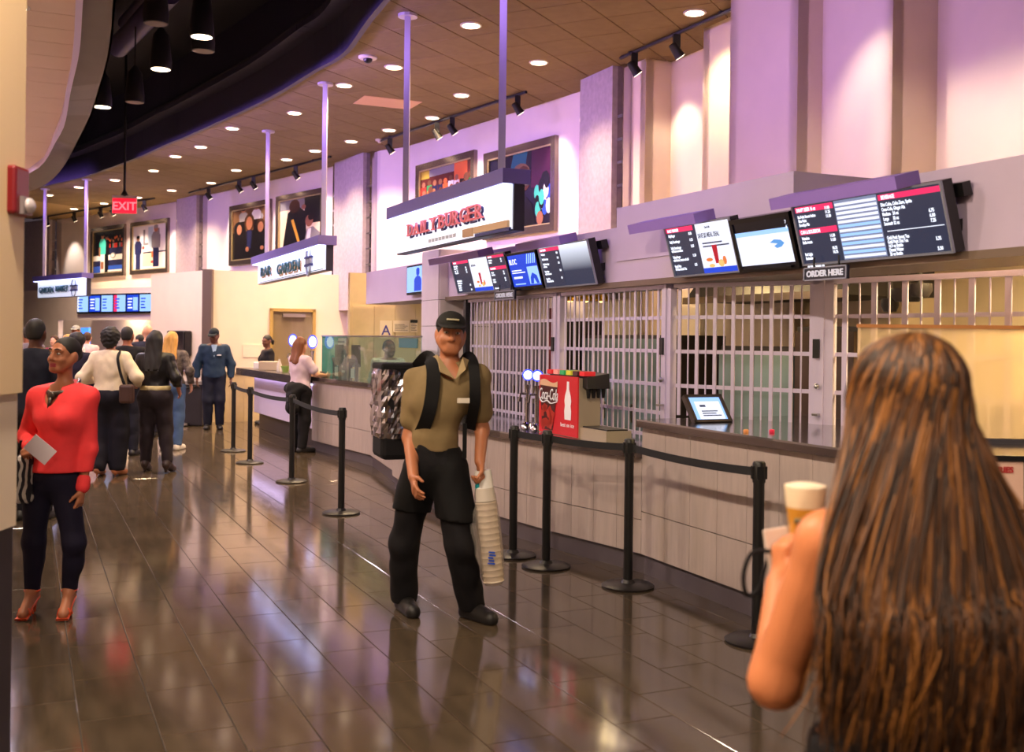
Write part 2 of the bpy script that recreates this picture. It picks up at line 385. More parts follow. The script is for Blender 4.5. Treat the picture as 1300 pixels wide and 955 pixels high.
# ---- the tall outer wall behind the stands (faceted)
NIB = [(7.08, -2), (7.08, 6.88), (6.58, 6.88), (6.58, 7.75), (6.3, 7.75), (6.3, 8.77), (7.03, 8.77), (7.03, 10.3), (7.5, 10.3), (7.5, 11.7), (7.12, 11.7), (7.12, 13.3), (7.26, 13.5)]
tops = [(514, 187), (483, 191), (428.5, 210), (274.5, 245), (228, 255.5), (112, 274.6)]
WALLP = [W(v, u) for v, u in NIB]+[Vector((p.x, p.y, 0)) for p in (gp(px, py, CEIL) for px, py in tops)]
WALLP.append(WALLP[-1]+(WALLP[-1]-WALLP[-2]).normalized()*5+Vector((-.8, 0, 0)))
NW = len(NIB)
def wall_run(name, label, pts, z0, z1, m, th=.12):
    mb = MB()
    for a, b in zip(pts[:-1], pts[1:]):
        n = Vector((b.y-a.y, -(b.x-a.x), 0)).normalized()
        mb.hexa([Vector((p.x, p.y, z)) for z in (z0, z1) for p in (a, a+n*th, b+n*th, b)])
    return struct(name, mb, m, label)
wall_run('wall_right', 'tall cream wall with stepped boxes above the burger stand', WALLP[:NW], 0, CEIL+.02, M_wallw)
wall_run('wall_back', 'tall white curved wall hung with framed photographs', WALLP[NW-1:], 0, CEIL+.02, M_wall)
# pilasters on the tall wall: stone panel between two polished strips with small lamps
M_pil = mat('pilaster_stone', (172, 160, 170), .45, var=.12, scale=14)
def pilaster(pxl, pxr, a, b, depth, label, zb=2.2):
    pl, pr = atseg(pxl, 300, a, b), atseg(pxr, 300, a, b); d = Vector((pr.x-pl.x, pr.y-pl.y, 0)); w = d.length; d.normalize(); n = Vector((d.y, -d.x, 0))
    if n.dot(Vector((pl.x, pl.y, 0))) > 0: n = -n
    o = Vector((pl.x, pl.y, 0)); Mx = Matrix(((d.x, -n.x, 0, o.x), (d.y, -n.y, 0, o.y), (0, 0, 1, 0), (0, 0, 0, 1)))
    root = thing('wall_pilaster', label, 'pilaster', o+d*w/2+Vector((0, 0, zb)), 'pilasters on the tall wall'); s = w*.13
    build('stone_panel', MB().fbox(Mx, s, w-s, -depth, 0, zb, CEIL), M_pil, root)
    for x0, x1 in ((0, s), (w-s, w)):
        st = build('polished_strip', MB().fbox(Mx, x0, x1, -depth*.6, 0, zb, CEIL), M_mirror, root)
        kb = MB()
        for k in range(6): kb.fbox(Mx, x0+s*.15, x1-s*.15, -depth*.6-.012, -depth*.6, 3.05+k*.3, 3.05+k*.3+.035)
        build('stud', kb, M_steel, st)
pilaster(744, 800, W(7.12, 11.7), W(7.12, 13.5), .2, 'violet grey stone pilaster right of the burger sign')
pilaster(428, 478, WALLP[NW+1], WALLP[NW+2], .18, 'grey stone pilaster between the two hanging signs')
pilaster(229, 263, WALLP[NW+3], WALLP[NW+4], .2, 'grey stone pilaster left of the jacketed trio photograph')
pilaster(34, 78, WALLP[NW+5], WALLP[NW+6], .25, 'farthest stone pilaster behind the market sign')
# ---- the burger stand's fascia
u_l = 14.75; u_574 = atv(560, 350, VF)[0]
u784, u1009 = atv(784, 300, VF)[0], atv(1009, 240, VF)[0]
fas = struct('wall_fascia', MB().cbox(VF, VF+.5, -1, u_l, 2.13, 2.58), M_fascia, 'white fascia carrying the menu screens, violet light in its colour')
build('fascia_box', MB().cbox(VF-.01, VF+.78, u1009, u784, 2.58, 2.735).cbox(VF-.01, VF+.02, u1009, u784, 2.3, 2.58), M_fascia, fas)
build('soffit_edge', MB().cbox(VF-.04, VF+.5, -1, u_574-.25, 2.085, 2.13), mat('soffit_edge_metal', (120, 104, 90), .4, .6), fas)
struct('ceiling', MB().cbox(VF+.5, 7.0, -1, 15.2, 2.55, 2.6), mat('kitchen_shade_roof', (150, 128, 84), .7), 'unseen roof added over the burger kitchen to shade it')  # unseen roof, added to keep the track light out of the kitchen
# tiled white pier at the far end of the grille
pu0, pu1 = atv(556, 360, VF-.12)[0], atv(535, 360, VF-.12)[0]
pier = tag(build('wall_pier', MB().cbox(VF-.1, VF+.55, pu0, pu1, 0, 2.67), M_grout, base=(0, 0, 0)), 'white tiled pier between the bar and the burger grille', kind='structure')
M_white = tile_material('white_wall_tile', (214, 202, 214), .35, .03, .03, (3, 3, 3), 2.0)
for z0, z1 in ((.0, .6), (.6, 1.2), (1.2, 1.8), (1.8, 2.1), (2.1, 2.68)):
    build('tile', MB().cbox(VF-.115, VF-.1, pu0, pu1, z0+.003, z1-.003), M_white, pier)
    for k in range(2): build('tile', MB().cbox(VF-.1+k*.33, VF-.1+k*.33+.325, pu0-.014, pu0, z0+.003, z1-.003), M_white, pier)
# ---- stands: counters
M_top = mat('stainless_counter', (150, 150, 158), .13, 1., var=.05, scale=3)
M_edge = mat('counter_edge_steel', (120, 112, 112), .25, 1.)
HC, LC, BC = 1.10, .877, 1.075
def counter_run(name, label, path, height, depthv, tiles=True, toe=.14, topm=M_top, over=.05, group=None, front=None):
    """path: corridor points (v,u) along the front, near to far; the body reaches back to v = depthv"""
    root = thing(name, label, 'counter', W(path[0][0], path[0][1]), group)
    body = MB(); top = MB(); base = MB(); edge = MB()
    for (va, ua), (vb, ub) in zip(path[:-1], path[1:]):
        def slab(mb, da, z0, z1, back=depthv):
            mb.hexa([W(v, u, z) for z in (z0, z1) for v, u in ((va+da, ua), (back, ua), (back, ub), (vb+da, ub))])
        slab(body, .02, toe, height-.055); slab(base, .03, 0, toe)
        slab(top, -over, height-.012, height); slab(edge, -over, height-.055, height-.012, max(va, vb)+.05)
        if tiles:
            A, B = W(va, ua), W(vb, ub); d = B-A; L = d.length; d.normalize(); n = Vector((-d.y, d.x, 0))
            if n.dot(VD) > 0: n = -n
            cnt = max(1, round(L/.3)); tw = L/cnt
            rows = [(toe+.003, .38), (.386, height-.06)] if height < 1 else [(toe+.003, .44), (.446, height-.06)]
            Mx = Matrix(((d.x, -n.x, 0, A.x), (d.y, -n.y, 0, A.y), (0, 0, 1, 0), (0, 0, 0, 1)))
            for k in range(cnt):
                for z0, z1 in rows:
                    build('front_tile', MB().fbox(Mx, k*tw+.002, (k+1)*tw-.002, 0, .018, z0, z1), front or M_cnt, root)
    build('carcass', body, M_grout, root); build('toe_base', base, M_base, root)
    build('worktop', top, topm, root); build('worktop_edge', edge, M_edge, root)
    return root
ru = VU(gp(822, 728))[1]
counter_run('service_counter', 'high tiled order counter with steel top at the right', [(3.97, 1.2), (3.97, 3), (3.97, 5), (4.0, ru)], HC, 5.4)
pts_low = [VU(gp(px, py)) for px, py in [(822, 729), (698, 697), (640, 679)]]
pts_low = [(4.0, ru)]+[pts_low[1], pts_low[2], (3.62, 9.6), (3.62, 10.6)]
counter_run('service_counter', 'low tiled counter under the red soda dispenser', pts_low, LC, 4.75)
bar_pts = [(3.62, 10.62), (3.7, 11.3), VU(gp(499, 614)), VU(gp(470, 592)), VU(gp(430, 581)), VU(gp(395.5, 571))]
counter_run('bar_counter', 'tiled bar counter under the glass screen', bar_pts, BC, 4.28)
# white back-lit bar front with dark thick top
br = thing('bar_counter', 'white lit bar counter with a thick dark top', 'counter', gp(395, 571))
(va, ua), (vb, ub) = VU(gp(395.5, 571)), VU(gp(322, 544))
va += .02; vb += .0
M_barw = mat('white_bar_front', (214, 200, 226), .4)
def bslab(da, db, z0, z1, db2=None):
    db = db*.4
    return MB().hexa([W(v, u, z) for z in (z0, z1) for v, u in ((va+da, ua), (va+db, ua), (vb+db, ub), (vb+da, ub))])
build('front_panel', bslab(0, .6, .3, .95), M_barw, br); build('toe_base', bslab(.1, .6, 0, .3), mat('dark_plinth', (60, 52, 54), .35), br)
build('bar_top', MB().hexa([W(v, u, z) for z in (.97, 1.09) for v, u in ((va-.3, ua), (va+.24, ua), (vb+.24, ub+.15), (vb-.3, ub+.15))]), mat('bar_top_stone', (62, 54, 56), .25), br)
sl = build('light_strip', bslab(-.05, -.02, .945, .968), mat('bar_led', (225, 205, 255), .5, emit=6), br)
# ---- bar room partition (open-topped box) with the door
ca, cb, cd = gp(262, 545), yp(192, 350, 22.4), yp(470, 352, 22.0)
ca.z = cb.z = cd.z = 0
ca = Vector((yp(264, 400, 20.6).x, 20.6, 0))
pw = MB(); PZ = 2.92
for a, b in ((ca, cd), (cb, ca)):
    n = Vector((b.y-a.y, -(b.x-a.x), 0)).normalized(); n = -n if n.y < 0 else n
    pw.hexa([Vector((p.x, p.y, z)) for z in (0, PZ) for p in (a, b, b+n*.14, a+n*.14)])
part = struct('wall_partition', pw, M_wallw, 'low cream partition wall of the bar room')
dd = (cd-ca).normalized(); dn = Vector((dd.y, -dd.x, 0)); dn = dn if dn.y < 0 else -dn
MP = Matrix(((dd.x, -dn.x, 0, ca.x), (dd.y, -dn.y, 0, ca.y), (0, 0, 1, 0), (0, 0, 0, 1)))
Lp = (cd-ca).length
build('corner_post', MB().box(ca.x-.09, ca.x+.09, ca.y-.09, ca.y+.09, 0, PZ+.01), mat('post_metal', (112, 96, 92), .35, .7), part)
for k in range(int(Lp/.3)): build('wainscot_tile', MB().fbox(MP, .1+k*.3+.002, .1+(k+1)*.3-.002, -.012, 0, .0, .92), M_cream, part)
build('chair_rail', MB().fbox(MP, 0, Lp, -.03, 0, .92, .96), mat('rail_wood', (190, 164, 120), .5), part)
d2 = (cb-ca).normalized(); n2 = Vector((-d2.y, d2.x, 0)); n2 = n2 if n2.x < 0 else -n2
def dx(px): return (atseg(px, 420, ca, cd)-ca).dot(dd)
x0, x1 = dx(342), dx(400); zt = atseg(370, 392, ca, cd).z
M_doorf = mat('door_frame_paint', (176, 146, 78), .45); M_door = mat('door_paint', (150, 128, 78), .45, var=.03)
dr = tag(build('door_1', MB().fbox(MP, x0+.05, x1-.05, -.0, .02, 0, zt-.05), M_door, base=ca+dd*(x0+x1)/2), 'tan service door behind the bar', kind='structure')
build('door_frame', MB().fbox(MP, x0, x0+.06, -.05, .02, 0, zt).fbox(MP, x1-.06, x1, -.05, .02, 0, zt).fbox(MP, x0, x1, -.05, .02, zt-.06, zt), M_doorf, dr)
build('door_closer', MB().fbox(MP, x0+.25, x0+.7, -.07, 0, zt-.17, zt-.1), M_steel, dr)
build('door_handle', MB().fbox(MP, x0+.12, x0+.24, -.06, 0, 1.0, 1.03), M_steel, dr)
# ---- end wall inside the stand, past the tiled pier
ew = struct('wall_end', MB().cbox(4.3, 7.3, 15.2, 15.3, 0, 2.6), M_cream, 'cream panelled wall inside the bar kitchen')
for k in range(9):
    build('wall_panel', MB().cbox(4.35+k*.32, 4.35+k*.32+.314, 15.185, 15.2, 0, 2.12), M_cream, ew)
# ---- garden market front at the far end
ga, gb = Vector((-14.2, 31.2, 0)), Vector((-6.6, 25.6, 0))
gd = (gb-ga).normalized(); gn = Vector((gd.y, -gd.x, 0)); gn = gn if gn.y < 0 else -gn
MG = Matrix(((gd.x, -gn.x, 0, ga.x), (gd.y, -gn.y, 0, ga.y), (0, 0, 1, 0), (0, 0, 0, 1))); LG = (gb-ga).length
def gxx(px): return (atseg(px, 400, ga, gb)-ga).dot(gd)
o0x, o1x = gxx(74), gxx(205)
gm = MB().fbox(MG, -6, o0x, 0, .15, 0, 2.9).fbox(MG, o1x, LG, 0, .15, 0, 2.9).fbox(MG, o0x, o1x, 0, .15, 2.05, 2.9)
struct('wall_market', gm, M_wall, 'white shop front wall with a wide opening at the far end')
struct('wall_market_back', MB().fbox(MG, o0x-1, o1x+1, 3.2, 3.3, 0, 2.9), mat('market_back', (222, 170, 92), .6, var=.1, scale=3), 'warm yellow back wall inside the far shop')
struct('ceiling', MB().fbox(MG, o0x-1, o1x+1, .15, 3.3, 2.6, 2.65), M_wallw, 'ceiling inside the far shop')
# ---- near pier at the left edge
cxr = -1.842; cy0, cy1 = 3.4, 4.05
pm = struct('wall_left', MB().box(-3.4, cxr-.018, cy0+.01, cy1, .93, HS+.05), M_wallw, 'cream pier close to the camera at the left edge')
build('wall_cladding', MB().box(-3.4, cxr, cy0, cy1, 1.43, HS+.05), mat('pier_panel', (232, 204, 160), .5), pm)
build('pier_base', MB().box(-3.4, cxr-.03, cy0+.02, cy1, 0, .93), mat('pier_base_dark', (52, 44, 52), .4), pm)
struct('wall_left', MB().cbox(-1.6, -1.5, -4, 24, 0, HS), M_wallw, 'cream inner wall of the concourse')
# ================================================================ CEILING FITTINGS AND LAMPS
M_lens = mat('lamp_lens', (255, 226, 190), .5, emit=9)
M_trim = mat('lamp_trim', (205, 195, 190), .4)
cans = [(882, 17), (598, 33), (684, 80), (500, 86), (586, 121.5), (549, 150), (494, 165.7), (437, 109), (374, 144), (295, 163.5), (255, 187), (364, 203), (446, 180),
        (400, 192), (300, 216.5), (268, 232.5), (223, 199), (195, 217), (146, 229), (100, 238), (62, 248), (132, 258.6), (94, 265.5), (218, 242), (175, 251), (760, 150)]
cans = cans[:-1]
wlab = ['over the high order counter at the upper right', 'nearest above the burger sign', 'beside the right burger sign pole', 'left of the left burger sign pole', 'between the burger sign poles near the track', 'above the left end of the burger sign',
        'beside the far pole of the burger sign', 'right of the tall bar sign pole', 'between the two bar sign poles', 'nearest the dark ceiling edge', 'close to the dark edge over the guard', 'beside the near bar sign pole by the track', 'right of the bar sign near the smoke detector',
        'behind the near bar sign pole', 'left of the far bar sign pole', 'above the track over the trio photograph', 'third from the exit rod along the dark edge', 'right of the exit sign rod by the dark edge', 'left of the exit sign rod', 'near the market sign pole', 'at the far left between the market sign poles', 'left of the red exit sign', 'farthest over the market sign', 'above the far track right of the exit sign', 'just right of the exit sign top']
zero = thing('ceiling_downlight', '', 'light', (0, 0, 0), 'round recessed downlights in the tile ceiling')
build('trim_ring', MB().lathe([(.085, 0), (.125, 0), (.125, .02), (.085, .02)], n=24), M_trim, zero)
build('lens', MB().lathe([(.096, -.006), (.1, -.001)], n=24), M_lens, zero)
for i, (px, py) in enumerate(cans):
    o = zero if i == 0 else copy_tree(zero)
    p = gp(px, py, CEIL-.012); o.location = p; o['label'] = 'round recessed downlight '+wlab[i]
    lamp('downlight_bulb', 'SPOT', p-Vector((0, 0, .03)), CAN_W, WARM, o, aim=p-Vector((0, 0, 3)), spot_size=2.1, spot_blend=.8, shadow_soft_size=.08)
rl = ['nearest', 'second', 'third', 'fourth', 'fifth', 'sixth', 'seventh', 'eighth', 'ninth', 'farthest']
for i in range(10):  # unseen fill lights, added to brighten the counters, people and near pier
    p = W(-.1-.03*max(0, i-4)**2, -2.3+i*2.9, HS+.015); h = thing('ceiling_downlight', rl[i]+' unseen fill downlight added in the ring soffit above the left wall', 'light', p, 'added fill downlights in the ring soffit')
    build('trim_ring', MB().lathe([(.1, -.01), (.12, 0)], p, 20), M_trim, h); build('lens', MB().lathe([(.09, -.016), (.09, -.011)], p, 20), M_lens, h)
    lamp('downlight_bulb', 'SPOT', p-Vector((0, 0, .04)), RING_FILL_W*(1.5 if i in (1, 2) else 1.3 if i > 7 else .9), (1, .80, .60) if i < 5 else (.95, .78, .95), h, aim=p-Vector((0, 0, 3))+VD*.7, spot_size=2.75, spot_blend=.5, shadow_soft_size=.1)
# small ceiling devices
def dome(px, py, label, r, name='smoke_detector', cat='detector'):
    p = gp(px, py, CEIL); t = thing(name, label, cat, p)
    build('base_ring', MB().lathe([(r*.9, -.03), (r, -.02), (r, 0)], p, 20), M_trim, t, smooth=True)
    build('sensor', MB().ball(p-Vector((0, 0, .035)), (r*.5, r*.5, r*.45), 14), M_black if cat == 'camera' else M_trim, t, smooth=True)
dome(467, 72, 'small round security camera on the ceiling left of the burger sign', .12, 'dome_camera', 'camera')
dome(482, 177, 'white smoke detector on the ceiling beside the track', .08)
ap = gp(492, 130, CEIL); tag(build('access_panel', MB().cbox(*(lambda q: (q[0]-.45, q[0]+.45, q[1]-.3, q[1]+.3))(VU(ap)), CEIL-.008, CEIL-.002), mat('panel_paint', (205, 160, 130), .6), base=ap), 'pale square access panel set in the tile ceiling', 'panel')
# track lights in front of the tall wall
def track(pa, pb, heads, label, hl, power=TRACK_W, color=(1, .80, .62), drop=.2, out=.75):
    a, b = (gp(*pa, CEIL-.03), gp(*pb, CEIL-.03)) if not isinstance(pa, Vector) else (pa, pb); d = (b-a).normalized()
    r = thing('light_track', label, 'track', (a+b)/2, 'black lighting tracks along the tall wall')
    build('rail', MB().tube([a, b], .022, 6), M_black, r)
    for k in (.1, .9): q = a.lerp(b, k); build('mount', MB().tube([q, q+Vector((0, 0, .03))], .03, 8), M_black, r)
    n = Vector((-d.y, d.x, 0)); n = n if n.dot(VD) > 0 else -n
    for (px, py), lb in zip(heads, hl):
        t = min(max((atx := (yp(px, py, 10)-CAMP)).x, -99), 99)
        # foot on the rail nearest to the pixel's bearing
        best = min((abs((q.x/q.y)-(atx.x/atx.y)), k/200) for k in range(201) for q in (a.lerp(b, k/200),))[1]
        q = a.lerp(b, best); h = thing('track_head', lb, 'light', q-Vector((0, 0, .02)), 'black spot heads on the tracks')
        aim = (n*out+Vector((0, 0, -1))+d*.12).normalized(); c = q-Vector((0, 0, drop))
        build('stem', MB().tube([q, c], .014, 6).box(q.x-.04, q.x+.04, q.y-.04, q.y+.04, q.z-.17, q.z-.01), M_black, h)
        R = aim.to_track_quat('Z', 'Y').to_matrix().to_4x4()
        build('can', MB().lathe([(.035, -.1), (.048, -.09), (.06, .06), (.068, .08)], c, 16, M=R), M_black, h, smooth=True)
        build('lens', MB().lathe([(.056, .081), (.056, .084)], c, 16, M=R), M_lens, h)
        lamp('spot_bulb', 'SPOT', c+aim*.13, power, color, h, aim=c+aim*2, spot_size=1.15, spot_blend=.7, shadow_soft_size=.05)
track((788, 74), (932, 11), [(859, 58), (805, 83)], 'black track over the stepped cream wall', ['black spot head over the stepped cream wall, right one', 'black spot head above the violet grey pilaster'], TRACK_W*1.0, (1, .82, .62))
track(W(5.55, 8.6, CEIL-.03), W(5.55, 3.2, CEIL-.03), [(985, 0), (1060, 0), (1140, 0), (1290, 0)], 'unseen black track added to light the right of the stepped wall', ['first added spot head on the unseen track past the stepped wall', 'second added spot head on the unseen track past the stepped wall', 'third added spot head on the unseen track past the stepped wall', 'fourth added spot head on the unseen track past the stepped wall'], TRACK_W*1.6, (1, .80, .62), out=.55)  # out of view; added to brighten the walls at the right
track((480, 180), (668, 117), [(657, 130), (574, 158), (555, 165), (495, 186)], 'black track over the two burger wall photographs',
      ['black spot head above the curly haired portrait', 'right head of the close pair above the crowd photograph', 'left head of the close pair above the crowd photograph', 'black spot head at the far end of the burger wall track'])
track((240, 245), (420, 199), [(376, 215), (322, 230), (304, 238), (265, 248)], 'black track over the bar wall photographs',
      ['spot head right of the bar sign poles above the portrait pair', 'spot head right of a pair above the trio photograph', 'spot head left of a pair above the trio photograph', 'spot head above the grey pilaster left of the trio photograph'])
track((42, 278), (196, 252), [(183, 263), (143, 269), (128, 272), (94, 275), (60, 276)], 'farthest black track over the court photographs',
      ['spot head right of the exit sign', 'spot head just left of the exit sign', 'dark spot head left of the exit sign', 'spot head above the far left market pole', 'spot head at the far left end of the farthest track'], TRACK_W*1.6, out=.6)
# pendant can lamps under the black ceiling
M_pend = mat('pendant_black', (20, 18, 24), .5); M_unlit = mat('unlit_lens', (96, 80, 70), .5)
for px, py, on, lb in [(256, 47, 1, 'nearest lit black pendant under the dark ceiling'), (204, 88, 1, 'middle lit black pendant under the dark ceiling'), (130, 136, 1, 'farthest lit black pendant under the dark ceiling'),
                       (258, 65, 0, 'unlit pendant just below the nearest lit one'), (171, 130, 0, 'unlit pendant between the middle and farthest lit ones'), (198, 30, 0, 'unlit pendant high up beside the dark ducts')]:
    p = gp(px, py, 5.0); h = thing('pendant_lamp', lb, 'light', p, 'black pendant cans under the dark ceiling')
    build('shade', MB().lathe([(.13, 0), (.135, .1), (.1, .42), (.03, .52)], p, 20), M_pend, h, smooth=True)
    build('lens', MB().lathe([(.115, -.004), (.115, -.001)], p, 20), M_lens if on else M_unlit, h)
    build('cord', MB().tube([p+Vector((0, 0, .5)), p+Vector((0, 0, 1.58))], .012, 6), M_pend, h)
    if on: lamp('pendant_bulb', 'SPOT', p-Vector((0, 0, .03)), CAN_W*1.3, WARM, h, aim=p-Vector((0, 0, 3)), spot_size=1.9, spot_blend=.8, shadow_soft_size=.1)
# ducts under the black ceiling
M_duct = mat('duct_paint', (52, 40, 86), .5)
for k, (a, b, r, lb) in enumerate([((150, 60, 6.2), (215, -10, 6.2), .16, 'dark violet duct nearest the ring soffit'), ((160, 30, 6.35), (205, -20, 6.35), .12, 'thin dark duct beside the larger one'), ((190, 165, 6.2), (520, -60, 6.2), .1, 'long dark pipe along the black ceiling')]):
    A, B = gp(a[0], a[1], a[2]), gp(b[0], b[1], b[2]); tag(build('duct', MB().tube([A, B], r, 14), M_duct, smooth=True, base=(A+B)/2), lb, 'duct', 'ducts under the black ceiling')
# violet LED battens fixed to the dark upstand, washing the stands
M_led = mat('violet_led', (120, 70, 255), .5, emit=2.0)
LED = [k for k in range(len(EDGE)-1) if 4 < EDGE[k].y < 27]
lab = ['nearest', 'second', 'third', 'fourth', 'fifth', 'farthest']
for g in range(6):
    ks = LED[g*len(LED)//6:(g+1)*len(LED)//6]
    if not ks: continue
    pts = [EDGE[k] for k in ks]+[EDGE[ks[-1]+1]]; a, b = pts[0], pts[-1]; n = Vector((b.y-a.y, -(b.x-a.x), 0)).normalized(); c = (a+b)/2-n*.2
    r = thing('led_batten', lab[g]+' violet lamp batten on the dark ceiling ledge', 'light', (c.x, c.y, CEIL+.52), 'violet battens on the dark ledge')
    build('body', MB().tube([Vector((p.x, p.y, CEIL+.53))-n*.26 for p in pts], .03, 6), M_black, r)
    lamp('batten_light', 'AREA', (c.x-n.x*.25, c.y-n.y*.25, CEIL-.25), VIOLET_W, VIOLET, r, aim=c+n*6+Vector((0, 0, 2.6)), shape='RECTANGLE', size=3.2, size_y=.12, spread=2.0)
# exit sign on a rod
ex = yp(158, 260, 18.9); xr = thing('exit_sign', 'red EXIT sign hanging on a black rod', 'sign', ex)
fr = frame(ex, (1, .12, 0), (0, 0, 1))
build('housing', MB().fbox(fr, -.21, .21, -.15, .16, -.03, .0), mat('exit_housing', (190, 176, 180), .4), xr)
build('face', MB().fbox(fr, -.2, .2, -.15, .11, 0, .006), mat('exit_red', (255, 40, 60), .4, emit=1.7, ecol=(255, 10, 40)), xr)
text('lettering', 'EXIT', .2, mat('exit_letters', (255, 90, 110), .4, emit=1.5, ecol=(255, 120, 130)), fr @ Matrix.Translation((0, -.09, .008)), xr, bold=.004, align='CENTER')
build('rod', MB().tube([ex+Vector((0, 0, .15)), ex+Vector((0, 0, 2.63))], .022, 8), M_black, xr)
build('canopy', MB().tube([ex+Vector((0, 0, .16)), ex+Vector((0, 0, .24))], [.07, .03], 10), M_black, xr)
# ================================================================ HANGING SIGNS
M_signw = mat('sign_face', (236, 240, 250), .4, emit=.75, ecol=(225, 236, 255)); M_cap = mat('sign_cap_violet_lit', (112, 100, 166), .4); M_pole = mat('sign_pole', (176, 168, 186), .4, .2)  # cap colour includes the violet light that falls on the caps
M_red = mat('sign_red', (236, 70, 82), .4); M_teal = mat('sign_teal', (62, 112, 116), .4); M_navy = mat('sign_navy', (46, 50, 110), .4); M_signt = mat('sign_edge', (44, 42, 60), .4)
def hang_sign(label, a, b, zb, zt, polepx, cap_h, cap_over, capn, ends=.25):
    """a: far end, b: near end (world xy on the sign face)"""
    d = (b-a); d.z = 0; L = d.length; d.normalize(); mid = (a+b)/2; mid.z = zb
    r = thing('hanging_sign', label, 'sign', mid, 'lit signs hung on poles over the stands')
    F = frame((a.x, a.y, zb), d, (0, 0, 1)); h = zt-zb      # x along the sign, y up, z towards the viewer
    pn = build('panel', MB().fbox(F, 0, L, 0, h, -.1, 0), M_signt, r); build('face', MB().fbox(F, .02, L-.02, .015, h, 0, .008), M_signw, pn)
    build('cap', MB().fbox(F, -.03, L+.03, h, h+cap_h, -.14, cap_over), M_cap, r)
    build('light_trough', MB().fbox(F, 0, L, h-.012, h, .02, cap_over-.02), mat('trough_led', (190, 195, 255), .5, emit=4.), r)
    for px in polepx:
        t = min((abs((q := a.lerp(b, k/100)).x/q.y-(px-CX)/FOC), k/100) for k in range(-10, 111))[1]; q = a.lerp(b, t)-Vector((0, 0, 0)); q = Vector((q.x, q.y, 0))-F.col[2].to_3d()*.02
        build('pole', MB().tube([Vector((q.x, q.y, zt+cap_h)), Vector((q.x, q.y, CEIL))], .045, 4), M_pole, r)
        build('pole_flange', MB().tube([Vector((q.x, q.y, CEIL-.03)), Vector((q.x, q.y, CEIL))], .11, 12), M_pole, r)
    return r, F, L, h
def vpt(px, py, v): u, z = atv(px, py, v); return W(v, u, z)
SV_ = 3.8
a, b = vpt(504, 322, SV_), vpt(652, 295, SV_); zt = (vpt(504, 276.5, SV_).z+vpt(652, 237, SV_).z)/2; zb = (a.z+b.z)/2
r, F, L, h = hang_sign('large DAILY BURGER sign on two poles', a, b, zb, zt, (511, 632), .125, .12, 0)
def sx_(F, px, py):            # where a pixel's ray meets the sign face, in sign coordinates
    Mi = F.inverted(); o = Mi @ CAMP; d = Mi.to_3x3() @ ray(px, py); t = -o.z/d.z; return (o+d*t)
M_redl = mat('sign_red_light', (244, 128, 134), .4, emit=.12)
def slab_word(s, F, p0, p1, yt, yb, parent):
    """slab-serif letters, one object each, with a dark drop edge and serif feet; p0..p1 in pixels, yt/yb cap line and base line pixels at p1"""
    a, b = sx_(F, p0, 285).x, sx_(F, p1, 265).x; y0, y1 = sx_(F, p1, yb).y, sx_(F, p1, yt).y; H = y1-y0
    wts = [.62 if c == 'I' else 1. for c in s]; tot = sum(wts); x = a
    for ch, wt in zip(s, wts):
        st = (b-a)*wt/tot; wl = st*.8; Tm = F @ Matrix.Translation((x, y0, .0))
        if ch == 'I': wl = st*.42; Tm = F @ Matrix.Translation((x+st*.2, y0, 0))
        text_fit('letter_shadow', ch, M_navy, Tm @ Matrix.Translation((.03, -.022, .008)), parent, wl, H, .012, .006)
        o = text_fit('letter', ch, M_redl, Tm @ Matrix.Translation((0, 0, .022)), parent, wl, H, .02, .006)
        feet = {'D': [(.1, 0), (.1, 1)], 'A': [(.06, 0), (.94, 0)], 'I': [(.5, 0), (.5, 1)], 'L': [(.12, 0), (.12, 1)], 'Y': [(.5, 0), (.08, 1), (.92, 1)], 'B': [(.1, 0), (.1, 1)], 'U': [(.1, 1), (.9, 1)], 'R': [(.12, 0), (.92, 0), (.1, 1)], 'G': [(.85, .45)], 'E': [(.1, 0), (.1, 1)]}[ch]
        sw = st*.2
        for fx, fy in feet: build('serif', MB().fbox(Tm, fx*wl-sw, fx*wl+sw, fy*H-(0 if fy == 0 else H*.11), fy*H+(H*.11 if fy == 0 else 0), .022, .043), M_redl, o)
        x += st
slab_word('DAILY', F, 521.5, 559, 275, 291, r); slab_word('BURGER', F, 561, 618, 257, 276.5, r)
q = sx_(F, 545, 305); [build('tagline_mark', MB().fbox(F, q.x+k*.1, q.x+k*.1+.075, sx_(F, 570, 303).y, sx_(F, 570, 303).y+h*.09, .008, .012), mat('tag_grey', (196, 200, 204), .5), r) for k in range(8)]
# a spatula motif across the lower right of the sign
X = lambda px, py: sx_(F, px, py)
build('spatula_handle', MB().add([F @ Vector((X(a, b).x, X(a, b).y, z)) for z in (.008, .03) for a, b in ((604, 297), (648, 288.5), (648, 279.5), (604, 289))], [(3, 2, 1, 0), (4, 5, 6, 7), (0, 1, 5, 4), (1, 2, 6, 5), (2, 3, 7, 6), (3, 0, 4, 7)]), mat('wood_tan', (212, 176, 128), .5), r)
build('spatula_blade', MB().add([F @ Vector((X(a, b).x, X(a, b).y, z)) for z in (.008, .026) for a, b in ((590, 302), (602, 300), (602, 289), (590, 292))], [(3, 2, 1, 0), (4, 5, 6, 7), (0, 1, 5, 4), (1, 2, 6, 5), (2, 3, 7, 6), (3, 0, 4, 7)]), mat('sign_copper', (198, 160, 116), .35), r)
build('spatula_edge', MB().add([F @ Vector((X(a, b).x, X(a, b).y, z)) for z in (.008, .028) for a, b in ((606, 301), (650, 292.5), (650, 288.5), (606, 297.5))], [(3, 2, 1, 0), (4, 5, 6, 7), (0, 1, 5, 4), (1, 2, 6, 5), (2, 3, 7, 6), (3, 0, 4, 7)]), M_navy, r)
